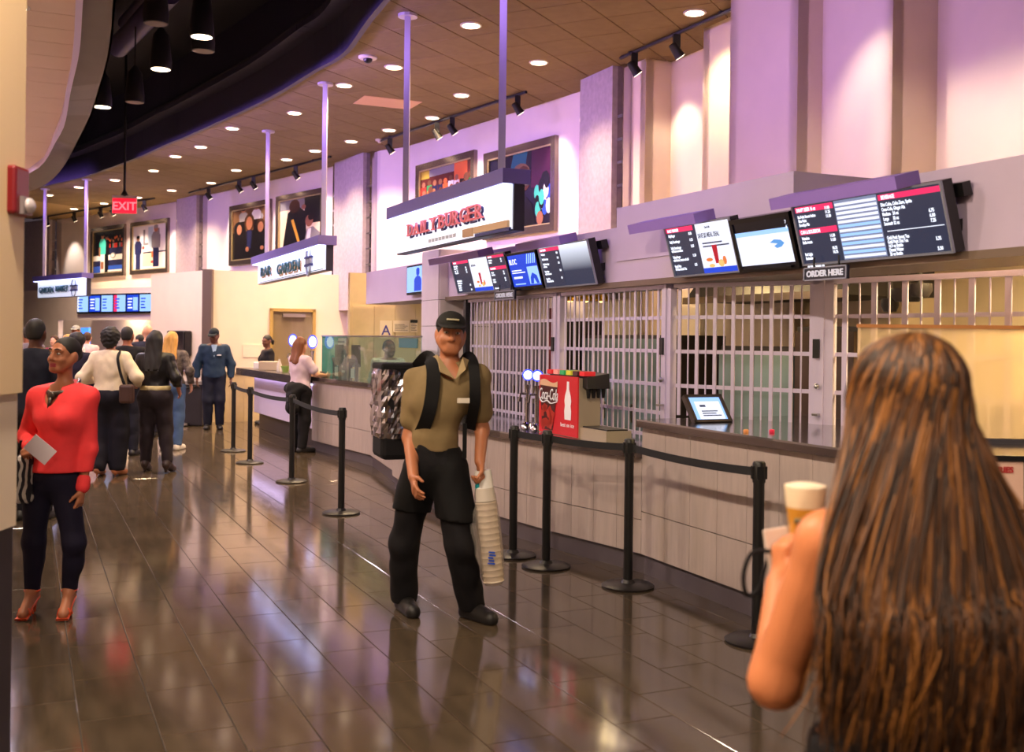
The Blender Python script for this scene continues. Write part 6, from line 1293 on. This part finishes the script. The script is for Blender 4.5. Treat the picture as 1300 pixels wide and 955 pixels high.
def backpack(P):
    Rz = Matrix.Rotation(P.heading, 4, 'Z'); Tm = Matrix.Translation(P.loc) @ Rz
    r = thing('delivery_backpack', 'black and silver insulated backpack on the khaki man', 'backpack', P.loc+Vector((0, .3, .9)))
    c = yp(512, 522, Y0+.33); F = frame((c.x, c.y, c.z), (math.cos(P.heading-.35), math.sin(P.heading-.35), 0), (0, 0, 1))
    F = frame((c.x, c.y, c.z), (1, .33, 0), (0, 0, 1))          # x to image right, y up, z to the viewer
    hw, hh, hd = .165, .285, .15
    build('pack_body', MB().fbox(F, -hw, hw, -hh, hh, -hd, hd), BK, r, bevel=.03)
    build('pack_top', MB().fbox(F, -hw-.005, hw+.005, hh-.03, hh+.012, -hd-.005, hd+.005), BK, r, bevel=.012)
    # crinkled silver side: faceted folds
    rg = random.Random(11); n, m_ = 9, 13; g = []
    for j in range(m_+1):
        row = []
        for i in range(n+1):
            x = -hw-.004+(i/n)*(hw*1.05); y = -hh*.55+(j/m_)*(hh*1.47); row.append(F @ Vector((x, y, hd+.004+(.022*rg.random() if 0 < i < n and 0 < j < m_ else 0)+.012*math.sin((x*26+y*22)))))
        g.append(row)
    build('silver_panel', MB().add([p for row in g for p in row], [(j*(n+1)+i, j*(n+1)+i+1, (j+1)*(n+1)+i+1, (j+1)*(n+1)+i) for j in range(m_) for i in range(n)]), mat('silver_foil', (190, 186, 200), .16, 1.), r)
    g = []
    for j in range(m_+1):
        row = []
        for i in range(n+1):
            z = -hd+(i/n)*(2*hd); y = -hh*.55+(j/m_)*(hh*1.47); row.append(F @ Vector((-hw-.004-(.022*rg.random() if 0 < i < n and 0 < j < m_ else 0), y, z)))
        g.append(row)
    build('silver_panel', MB().add([p for row in g for p in row], [(j*(n+1)+i, j*(n+1)+i+1, (j+1)*(n+1)+i+1, (j+1)*(n+1)+i) for j in range(m_) for i in range(n)]), MATS['silver_foil'], r)
    M_str = cloth('strap', (17, 16, 18))
    def strap(pts, wdt):
        pts = smooth_path([yp(*p) for p in pts], 5); mb = MB(); pr = None
        for i, p in enumerate(pts):
            d = (pts[min(i+1, len(pts)-1)]-pts[max(i-1, 0)]).normalized(); v = (CAMP-p).normalized()
            # lie flat on the shoulder: wide across the body
            sd = d.cross(v).normalized()*wdt/2; th = v*.014; c4 = [p-sd-th, p+sd-th, p+sd+th, p-sd+th]
            if pr: mb.add(pr+c4, [(0, 1, 5, 4), (1, 2, 6, 5), (2, 3, 7, 6), (3, 0, 4, 7)])
            pr = c4
        build('shoulder_strap', mb, M_str, r, smooth=True)
    strap([(529, 467, Y0+.17), (541, 454, Y0+.05), (547, 458, Y0-.06), (550, 472, Y0-.135), (549, 497, Y0-.165), (544, 525, Y0-.165), (534, 550, Y0-.06), (520, 565, Y0+.17)], .078)
    strap([(585, 466, Y0+.17), (594, 453, Y0+.04), (600, 459, Y0-.06), (602, 472, Y0-.135), (603, 492, Y0-.165), (602, 515, Y0-.14), (596, 545, Y0-.0)], .062)
backpack(MAN)
# the bag of cups in his left hand
r = thing('cup_sleeve', 'long plastic wrapped sleeve of white cups in the man\'s hand', 'cups', yp(626, 745, Y0-.08))
A, B = yp(613, 600, Y0-.09), yp(627, 742, Y0-.1); d = (B-A); L = d.length; R = d.to_track_quat('Z', 'Y').to_matrix().to_4x4()
M_cup = mat('cup_paper', (222, 208, 190), .5, var=.05, scale=10); prof = []
for k in range(14):
    z = L*(.26+.7*k/13); prof += [(.058, z), (.062, z+.006), (.058, z+.011)]
build('cup_stack', MB().lathe(prof, A, 24, M=R), M_cup, r, smooth=True)
cp = [(.047, -.02*L), (.05, 0), (.056, L*.24), (.06, L*.25), (.055, L*.255)]; q = build('top_cup', MB().lathe(cp, A, 24, M=R), mat('cup_white', (226, 222, 216), .4), r, smooth=True)
tb = MB()
for k, (t0, t1, z0, z1) in enumerate([(-1.2, .5, .1, .15), (-.6, .9, .13, .18), (-1.0, .2, .17, .2)]):
    n = 8; ring = []
    for i in range(n+1):
        a = t0+(t1-t0)*i/n-PI/2; zz = L*(z0+(z1-z0)*i/n); rad = .0535
        for dz in (-.012, .012): ring.append(R @ Vector((rad*math.cos(a), rad*math.sin(a), zz+dz))+A)
    tb.add(ring, [(2*i, 2*i+2, 2*i+3, 2*i+1) for i in range(n)])
build('printed_strokes', tb, mat('cup_teal', (30, 150, 160), .4), q)
build('plastic_wrap', MB().lathe([(.035, .0), (.062, .2*L), (.072, .4*L), (.073, .7*L), (.068, .93*L), (.05, L), (.01, L+.01)], A, 24, M=R), glassmat('plastic_film', (240, 236, 232), .72, .15, (230, 222, 214)), r, smooth=True)
build('wrap_fold', MB().tube([A+d*.3-Vector((.05, .02, 0)), A+d*.45-Vector((.085, .02, .0)), A+d*.7-Vector((.075, .03, 0)), A+d*.9-Vector((.05, .02, 0))], [.012, .026, .024, .008], 8), MATS['plastic_film'], r, smooth=True)
tx = frame(A+d*.8-Vector((0, .068, 0)), Vector((1, 0, -.08)), Vector((0, 0, 1)))
for k in range(5): build('wrap_print', MB().fbox(tx, -.022+.004*(k % 2), .02-.006*(k % 3), k*.016, k*.016+.009, 0, .004), mat('print_blue', (44, 40, 96), .5), r)
# ---------------------------------------------------------------- the woman in the coral blouse
wl = gp(60, 788); wl.z = 0; YW = 6.3
def coral():
    P = Person('woman in coral blouse and dark trousers holding a white card', wl, PI-.35, 1.60, 'f', .0075, SKM, head=(-.02, .06, -.05), bulk=.97,
        JW=dict(pelvis=(66, 603, YW), waist=(70, 575, YW), chest=(80, 530, YW), neck=(83, 490, YW+.02), head=(80, 467, YW), shR=(50, 505, YW+.02), shL=(112, 505, YW+.02), elR=(33, 555, YW+.06), elL=(113, 570, YW+.02),
                wrR=(38, 568, YW-.13), wrL=(104, 622, YW-.02), hiR=(50, 610, YW), hiL=(82, 610, YW), knR=(43, 688, YW-.02), knL=(94, 690, YW-.02), anR=(41, 760, YW+.02), anL=(88, 762, YW+.04), toR=(29, 785, YW-.12), toL=(78, 790, YW-.12)))
    P.J['toR'][2] = P.J['toL'][2] = .035; P.J['anR'][2] = P.J['anL'][2] = .15; P.J['toR'][1] = P.J['anR'][1]+.13; P.J['toL'][1] = P.J['anL'][1]+.13
    P.body(lips=mat('lipstick', (150, 30, 50), .4), hand_kw={'R': dict(d=(-.45, .8, -.1), curl=1.2, palm=(-.5, 0, -1)), 'L': dict(curl=.5)}); P.eyes((24, 16, 14))
    CO = cloth('coral', (236, 62, 66), .08, .75, 10); P.top(CO, 'long', .93, .013, name='blouse', loose=.004, neckcut=.0, vneck=.12, noise=(.005, 30., .35))
    for q in 'RL':
        S = SDF(); w, e = P.J['wr'+q], P.J['el'+q]; d = (e-w)/np.linalg.norm(e-w); S.rc(w+d*.02, w+d*.055, .042, .04, .01); sdf_obj('cuff', S, .0075, CO, P.root)
    P.pants(cloth('navy_pants', (22, 18, 40)), .006, .13, 1.0, .0, noise=(.002, 30., .5)); P.hair(HBK, 'bun')
    # open sandals with heels
    SO = mat('sandal_orange', (226, 84, 40), .4)
    for q in 'RL':
        a, t = P.J['an'+q], P.J['to'+q]; dd = t-a; dd[2] = 0; dd /= np.linalg.norm(dd); sd = np.array([dd[1], -dd[0], 0]); hl = a-dd*.035
        mb = MB().tube([Vector((hl[0], hl[1], .01)), Vector((hl[0], hl[1], .085))], [.008, .016], 8); sole = [hl+np.array([0, 0, -.055]), (a+t)/2*np.array([1, 1, 0])+np.array([0, 0, .06]), t+np.array([0, 0, -.024]), t+dd*.03+np.array([0, 0, -.026])]
        pr = None
        for p in sole:
            p = np.array(p); c4 = [Vector(p-sd*.034), Vector(p+sd*.034), Vector(p+sd*.034+np.array([0, 0, .01])), Vector(p-sd*.034+np.array([0, 0, .01]))]
            if pr: mb.add(pr+c4, [(0, 1, 5, 4), (1, 2, 6, 5), (2, 3, 7, 6), (3, 0, 4, 7)])
            pr = c4
        for off in (-.01, .03):
            c = t-dd*(.05-off); mb.tube([Vector(c-sd*.036+np.array([0, 0, -.01])), Vector(c-sd*.024+np.array([0, 0, .028])), Vector(c+np.array([0, 0, .036])), Vector(c+sd*.024+np.array([0, 0, .028])), Vector(c+sd*.036+np.array([0, 0, -.01]))], .007, 6)
        mb.tube([Vector(a+np.array([.042*math.cos(x), .042*math.sin(x), -.005])) for x in np.linspace(0, 2*PI, 13)], .006, 6); build_local('sandal', mb, SO, P.root, True)
    nk = P.J['neck']; mb = MB().tube([Vector(nk+np.array([.085*math.sin(x), .01+.1*-math.cos(x), .05-.1*(1-math.cos(x))/2])*P.k) for x in np.linspace(.5, 2*PI-.5, 17)], [.008+.009*(1-math.cos(x))/2 for x in np.linspace(.5, 2*PI-.5, 17)], 8)
    mb.ball(nk+np.array([0, .12, -.06])*P.k, (.028, .014, .026), 10).tube([Vector(nk+np.array([0, .125, -.07])*P.k), Vector(nk+np.array([0, .145, -.14])*P.k)], [.014, .008], 6); build_local('necklace', mb, mat('necklace_grey', (70, 60, 54), .35, .6), P.root, True)
    w = P.J['wrR']; build_local('bracelet', MB().tube([Vector(w+np.array([.0, .0, .0])+np.array([.034*math.cos(x), .012*math.sin(x), .034*math.sin(x)])) for x in np.linspace(0, 2*PI, 13)], .009, 6), mat('bracelet_silver', (170, 160, 150), .3, .8), P.root, True)
    P.finish(); return P
COR = coral()
c = yp(51, 571, YW-.24); F = frame((c.x, c.y, c.z), (.72, .1, -.62), (.55, .1, .7)); tag(build('white_card', MB().fbox(F, -.075, .075, -.05, .05, -.003, .003), mat('card_white', (216, 204, 214), .5), base=c), 'folded white card in the coral woman\'s hand', 'card')
bg = thing('patterned_bag', 'black and white patterned bag hanging at the coral woman\'s side', 'bag', yp(31, 625, YW-.1)); cbg = yp(31, 595, YW-.08); FB = frame((cbg.x, cbg.y, cbg.z), (1, .3, 0), (0, 0, 1))
def zebra():
    m = mat('bag_pattern', (230, 226, 220), .6); nt = m.node_tree; wv = nt.nodes.new('ShaderNodeTexWave'); wv.inputs['Scale'].default_value = 9; wv.inputs['Distortion'].default_value = 6; tc = nt.nodes.new('ShaderNodeTexCoord'); rp = nt.nodes.new('ShaderNodeValToRGB')
    rp.color_ramp.interpolation = 'CONSTANT'; rp.color_ramp.elements[0].color = (.01, .01, .02, 1); rp.color_ramp.elements[1].position = .55; rp.color_ramp.elements[1].color = (.6, .58, .56, 1)
    nt.links.new(tc.outputs['Object'], wv.inputs[0]); nt.links.new(wv.outputs[1], rp.inputs[0]); nt.links.new(rp.outputs[0], nt.nodes['Principled BSDF'].inputs['Base Color']); return m
build('bag_body', MB().fbox(FB, -.06, .055, -.2, .08, -.05, .05), zebra(), bg, bevel=.03); build('bag_handle', MB().tube([FB @ Vector(p) for p in ((-.04, .07, 0), (-.02, .16, 0), (.02, .16, 0), (.04, .07, 0))], .008, 6), BK, bg)
# ---------------------------------------------------------------- the long haired woman in the foreground
YF = 2.05
def fore():
    base = yp(1150, 700, YF); base.z = 0
    P = Person('long haired woman seen from behind in the right foreground', base, .12, 1.64, 'f', .0085, skin('warm', (206, 128, 84)), head=(.12, 0, 0),
        JW=dict(neck=(1150, 640, YF), head=(1150, 565, YF+.02), shR=(1232, 690, YF+.02), shL=(1052, 690, YF), chest=(1148, 790, YF+.02), elL=(985, 865, YF+.08), elR=(1275, 900, YF+.05), wrL=(992, 742, YF+.2), wrR=(1225, 860, YF+.25)))
    P.armb = 1.5
    P.body(hand_kw={'L': dict(d=(.08, .25, 1), curl=1.25, palm=(1, .1, 0)), 'R': dict(curl=.6)})
    S = SDF(); P.torso(S, .012); S.cut(P.J['chest']+np.array([0, 0, .085]), (0, 0, 1)); S.cut((0, 0, .88), (0, 0, -1)); sdf_obj('black_top', S, .01, BK, P.root)
    st = MB()
    for q in (-1, 1):
        pts = [P.J['chest']+np.array([q*.085, -.12, .05]), P.J['chest']+np.array([q*.085, -.1, .14]), np.array([q*.085, P.J['neck'][1]-.02, P.J['neck'][2]-.01]), P.J['chest']+np.array([q*.085, .09, .12]), P.J['chest']+np.array([q*.08, .13, .05])]
        st.tube([Vector(p) for p in smooth_path(pts, 4)], .012, 6)
    build_local('top_strap', st, BK, P.root, True); P.pants(BK, .01, .08, .97, 0, res=.012); P.shoes(mat('shoe_black', (24, 21, 22), .5), 'flat', res=.012)
    # hair mass and locks
    h = P.hp; k = P.k; S = SDF(); S.el(h(0, -.01, 1.678), np.array([.08, .098, .092])*k, .02, P.HR)
    zb = P.local(yp(1150, 850, YF))[2]
    for q, xe in ((-1, -.15), (-.5, -.07), (0, .0), (.5, .07), (1, .16)): S.rc(h(q*.05, -.03, 1.64), np.array([xe*.9, P.J['neck'][1]-.07, P.J['neck'][2]-.1]), .03, .036, .05); S.rc(np.array([xe, P.J['neck'][1]-.085, P.J['neck'][2]-.1]), np.array([xe*1.15, P.J['neck'][1]-.12, zb+.1]), .042, .02, .05)
    S.cut(h(0, .075, 1.70), P.HR @ np.array([0, 1, -.4])); S.noise = (.005, 60., .2); mass = sdf_obj('hair', S, .01, HBR, P.root)
    rg = random.Random(21); mb = MB()
    c = h(0, -.01, 1.678)
    for i in range(1500):
        a = -PI/2+rg.gauss(0, .95); el_ = rg.random(); a = max(min(a, .55), -PI-.55)
        crown = c+P.HR @ (np.array([.02*math.cos(a), -.02+.02*math.sin(a), .112])*k); pm_ = c+P.HR @ (np.array([.068*math.cos(a), .08*math.sin(a), .088])*k); p1 = c+P.HR @ (np.array([.098*math.cos(a), .116*math.sin(a), .035])*k); p2 = c+P.HR @ (np.array([.112*math.cos(a), .122*math.sin(a), -.06])*k)
        x3 = math.cos(a)*.175+rg.gauss(0, .022); back = P.J['neck'][1]-.07-.085*max(0, -math.sin(a))-.025*rg.random(); p3 = np.array([x3, back, P.J['neck'][2]-.1]); ln = zb+rg.gauss(.02, .05)-.1*el_
        p4 = np.array([x3*1.1+rg.gauss(0, .010), back-.045, (P.J['neck'][2]-.1+ln)/2]); p5 = np.array([x3*1.14+rg.gauss(0, .018), back-.04, ln])
        pts = smooth_path([crown, pm_, p1, p2, p3, p4, p5], 4); ph = rg.random()*6; am = .004+.007*rg.random()
        pts = [Vector((p.x+am*math.sin(ph+j*.6)*min(1, j/14), p.y+am*math.cos(ph+j*.6)*min(1, j/10), p.z)) for j, p in enumerate(pts)]
        n = len(pts); r0 = .0022+.002*rg.random(); x = rg.random(); low = rg.random()
        mb.tube(pts, [r0*(.6+.4*min(1, j/4))*(1-.75*(j/(n-1))**3) for j in range(n)], 4, 0 if x < .5 else (1 if x < .84 else 2))
    H1, H2, H3 = mat('lock_dark', (50, 29, 16), .5), mat('lock_brown', (94, 56, 25), .48), mat('lock_gold', (148, 94, 40), .48)
    tag(build_local('hair_locks', mb, [H1, H2, H3], mass, True), kind='stuff')
    P.finish(); return P
FOR = fore()
# her cup of beer and the phone with a wrist strap
cp = yp(1022, 672, YF+.26); r = thing('beer_cup', 'clear plastic cup of beer with foam in the foreground hand', 'cup', cp); pz = [(.030, 0), (.034, .02), (.044, .118)]
zt = yp(1022, 618, YF+.26).z; hh = zt-cp.z+.035; c0 = Vector((cp.x, cp.y, zt-hh))
build('beer', MB().lathe([(.029, .003), (.041, hh*.66)], c0, 24), mat('beer_gold', (214, 150, 30), .1, emit=.05), r, smooth=True); build('foam', MB().lathe([(.041, hh*.66), (.0445, hh*.95), (.044, hh*1.02), (.025, hh*1.06)], c0, 24), mat('beer_foam', (246, 228, 200), .7), r, smooth=True)
build('cup_wall', MB().lathe([(.031, 0), (.0465, hh*.98), (.048, hh), (.047, hh)], c0, 28), glassmat('clear_plastic', (250, 248, 244), .93, .03), r, smooth=True)
build('cup_print', MB().tube([c0+Vector((.038*math.cos(t), .038*math.sin(t), hh*.45)) for t in np.linspace(-2.4, -1.9, 6)], .006, 6), mat('cup_print_grey', (90, 84, 60), .5), r)
ph = yp(988, 697, YF+.27); Fp = frame((ph.x, ph.y, ph.z), (.9, .3, .1), (-.15, .1, 1)); r = thing('phone', 'pale phone with a black wrist strap in the foreground hand', 'phone', ph); build('phone_body', MB().fbox(Fp, -.03, .03, -.045, .045, -.005, .005), mat('phone_pale', (214, 196, 186), .35), r, bevel=.004)
sp = [yp(978, 700, YF+.26), yp(955, 702, YF+.26), yp(944, 730, YF+.26), yp(948, 755, YF+.27), yp(963, 748, YF+.27), yp(972, 718, YF+.27), yp(980, 703, YF+.26)]; build('wrist_strap', MB().tube(smooth_path(sp, 5), .0055, 6), BK, r, smooth=True)
# ---------------------------------------------------------------- guard, bar customers, bar staff
def simple(label, px, py, heading, H, sex, skinm, topm, botm, hair, hairm, res=.014, sleeve='long', J=None, head=(0, 0, 0), hem=.9, shoes=('flat', None), bulk=1., capm=None, loose=.01, length=.3, eyes=False, legs=True, wide=.01, Y=None, z=0., lift=0., infl=.018, seat=0., name='person', group=None, extra=None):
    p = gp(px, py) if Y is None else Vector((yp(px, py, Y).x, Y, 0)); p.z = z
    P = Person(label, p, heading, H, sex, res, skinm, J=J, head=head, bulk=bulk, name=name, group=group)
    if lift:
        for q in 'RL': P.J['an'+q][2] += lift; P.J['an'+q][1] -= .02
    P.body()
    if eyes: P.eyes()
    P.top(topm, sleeve, hem, infl, loose=loose)
    P.pants(botm, .014, .07+lift*.6, 1.03, wide, seat=seat); P.shoes(shoes[1] or MATS['shoe_black'], shoes[0])
    if hair: P.hair(hairm, hair, length=length)
    if capm: P.cap(capm)
    if extra == 'jacket':
        S = SDF(); S.el(P.J['pelvis']+np.array([0, -.05, .02]), (.21, .17, .12), .05); S.rc(P.J['pelvis']+np.array([.05, -.17, 0]), P.J['pelvis']+np.array([.08, -.18, -.25]), .08, .1, .05); S.noise = (.008, 30., .6); sdf_obj('tied_jacket', S, .012, BK, P.root)
    if extra == 'tail':
        S = SDF(); S.el(P.J['pelvis']+np.array([0, -.005, .1]), (.185, .145, .1), .03); S.noise = (.003, 40., .6); S.cut((0, 0, 1.0*P.k), (0, 0, -1)); S.cut((0, 0, 1.08*P.k), (0, 0, 1)); sdf_obj('shirt_tail', S, .01, cloth('tail_cream', (206, 190, 140)), P.root)
    return P
TOC = lambda px: math.atan2(-(1), 0)
GN = cloth('guard_navy', (28, 46, 70)); P = simple('guard in navy jacket and cap standing by the partition', 271, 545, PI+.25, 1.78, 'm', SKD, GN, cloth('guard_trousers', (26, 28, 44)), 'short', HBK, .012, capm=cloth('guard_cap', (24, 30, 40)), head=(-.35, -.3, 0), J=dict(wrR=(.29, .03, .9), wrL=(-.29, .03, .9), elR=(.29, -.03, 1.15), elL=(-.29, -.03, 1.15)), bulk=1.08, loose=.03, eyes=True, wide=.02)
k = P.k; build_local('shirt_front', MB().add([Vector(p)*k for p in [(-.05, .115, 1.47), (.05, .115, 1.47), (.0, .155, 1.26), (-.05, .10, 1.475), (.05, .10, 1.475), (0, .14, 1.26)]], [(0, 1, 2), (3, 5, 4), (0, 2, 5, 3), (1, 4, 5, 2), (0, 3, 4, 1)]), cloth('pale_blue', (150, 176, 206)), P.root); build_local('chest_badge', MB().box(-.12, -.05, .14, .165, 1.31, 1.33), mat('badge_white', (220, 220, 226), .4), P.root); P.finish()
simple('woman in a pale lilac T-shirt leaning at the bar', 380, 574, -.75, 1.64, 'f', SKL, cloth('lilac_tee', (206, 182, 196)), BK, 'long', mat('hair_auburn', (118, 64, 28), .6, var=.25, scale=40, stretch=(1, 1, .1)), .011, 'short', J=dict(elR=(.24, .12, 1.12), wrR=(.17, .33, 1.10), elL=(-.22, .1, 1.1), wrL=(-.1, .3, 1.1), waist=(0, .02, 1.03)), head=(.2, -.15, 0), hem=.95, length=.36, bulk=1.12, wide=.012, extra='jacket').finish()
simple('bartender with tied dark hair behind the lit bar', 338, 560, PI-1.1, 1.68, 'f', SKD, BK, BK, 'pony', HBK, .012, 'short', Y=20.3, head=(.5, -.2, 0)).finish()
simple('staff figure behind the bar glass', 492, 560, PI+.4, 1.62, 'm', SKD, cloth('grey_shirt', (150, 150, 140)), BK, 'short', HBK, .014, Y=14.9, head=(.6, -.2, 0)).finish()
# ---------------------------------------------------------------- the crowd walking away
AW = .08
simple('woman in a cream sweater with a shoulder bag seen from behind', 139, 604, AW, 1.72, 'f', SKM, cloth('cream_knit', (214, 198, 170), .05), cloth('navy_trousers', (22, 20, 30)), 'afro', HBK, .011, J=dict(elR=(.31, -.04, 1.16), wrR=(.27, .16, 1.08), elL=(-.31, -.04, 1.14), wrL=(-.24, .2, 1.12), anR=(.09, -.02, .12), anL=(-.1, -.12, .14)), hem=.98, bulk=1.18, loose=.03, wide=.045, shoes=('heel', mat('shoe_tan', (190, 120, 80), .5)), seat=.01).finish()
pb = gp(139, 604); r = thing('shoulder_bag', 'dark shoulder bag on the cream sweater woman', 'bag', (pb.x+.22, pb.y-.1, 1.0)); q = Vector((pb.x, pb.y, 0))
build('strap', MB().tube(smooth_path([q+Vector((.12, -.02, 1.47)), q+Vector((.14, -.16, 1.38)), q+Vector((.18, -.17, 1.2)), q+Vector((.24, -.15, 1.02))], 5), .016, 6), BK, r); build('pouch', MB().box(q.x+.17, q.x+.33, q.y-.22, q.y-.1, .86, 1.08), mat('bag_brown', (60, 34, 28), .5), r, bevel=.03)
simple('woman with long black hair in a black jacket and boots', 196, 600, .02, 1.70, 'f', SKM, cloth('black_leather', (26, 24, 26), .1, .4), cloth('charcoal_leggings', (40, 32, 38)), 'long', HBK, .011, J=dict(elR=(.26, -.06, 1.14), wrR=(.25, .12, .98), elL=(-.27, -.05, 1.14), wrL=(-.22, .2, 1.12), knR=(.12, .03, .5), anR=(.16, -.02, .15), anL=(-.12, .04, .15), toR=(.18, .12, .035), toL=(-.13, .18, .035)), hem=1.06, bulk=1.1, loose=.015, length=.42, shoes=('boot', mat('boot_brown', (46, 30, 28), .45)), seat=.012, extra='tail').finish()
simple('blonde woman in a patterned jacket and jeans', 217, 571, .0, 1.70, 'f', SKL, cloth('patterned_grey', (92, 82, 78), .7, .8, 22), cloth('jeans', (70, 92, 130)), 'long', HBL, .013, J=dict(elR=(.27, -.03, 1.14), wrR=(.25, .1, .92)), hem=.98, bulk=1.05, length=.25, shoes=('flat', mat('shoe_white', (200, 190, 180), .5))).finish()
simple('man in black behind the cream sweater woman', 160, 578, .1, 1.76, 'm', SKM, BK, cloth('dark_denim', (26, 26, 38)), 'short', HBK, .014, loose=.02).finish()
crowd = [('man in dark navy behind the coral woman', 45, 9.6, 1.78, 'm', SKD, (22, 24, 40), 'short', HBK, .1), ('person with black hair left of the cream sweater woman', 98, 14.5, 1.66, 'f', SKM, (30, 26, 44), 'afro', HBK, 0), ('person in white at the far shop counter', 92, 20.5, 1.68, 'm', SKM, (220, 214, 214), 'short', HBK, 2.8),
         ('blonde person near the far shop opening', 84, 19.0, 1.64, 'f', SKL, (200, 190, 200), 'long', HBL, 2.6), ('person in pink beyond the crowd', 110, 22.0, 1.70, 'f', SKL, (224, 190, 190), 'short', HBR, .3), ('bald man beyond the long haired woman', 187, 17.5, 1.82, 'm', SKL, (40, 40, 56), None, HBK, .2),
         ('person in black shirt pointing beyond the crowd', 176, 20.0, 1.66, 'm', SKL, (24, 26, 44), 'short', HBK, 1.3), ('woman with red hair in the far crowd', 68, 22.5, 1.62, 'f', SKL, (120, 40, 60), 'long', HBR, 3.0), ('man in grey at the far left edge', 34, 17.0, 1.76, 'm', SKM, (110, 100, 104), 'short', HBK, .6), ('person with a cap at the far shop', 95, 24.0, 1.84, 'm', SKM, (190, 176, 150), 'short', HBK, PI)]
for lb, px, Y, H, sx, sk, c, hr, hm, hd in crowd:
    P = simple(lb, px, 500, hd, H, sx, sk, cloth('crowd_%d_%d_%d' % c, c), cloth('navy_trousers', (22, 20, 30)), hr, hm, .017, Y=Y, group='people in the far crowd')
    if 'cap' in lb: P.cap(cloth('crowd_cap', (150, 150, 150)))
    P.finish()
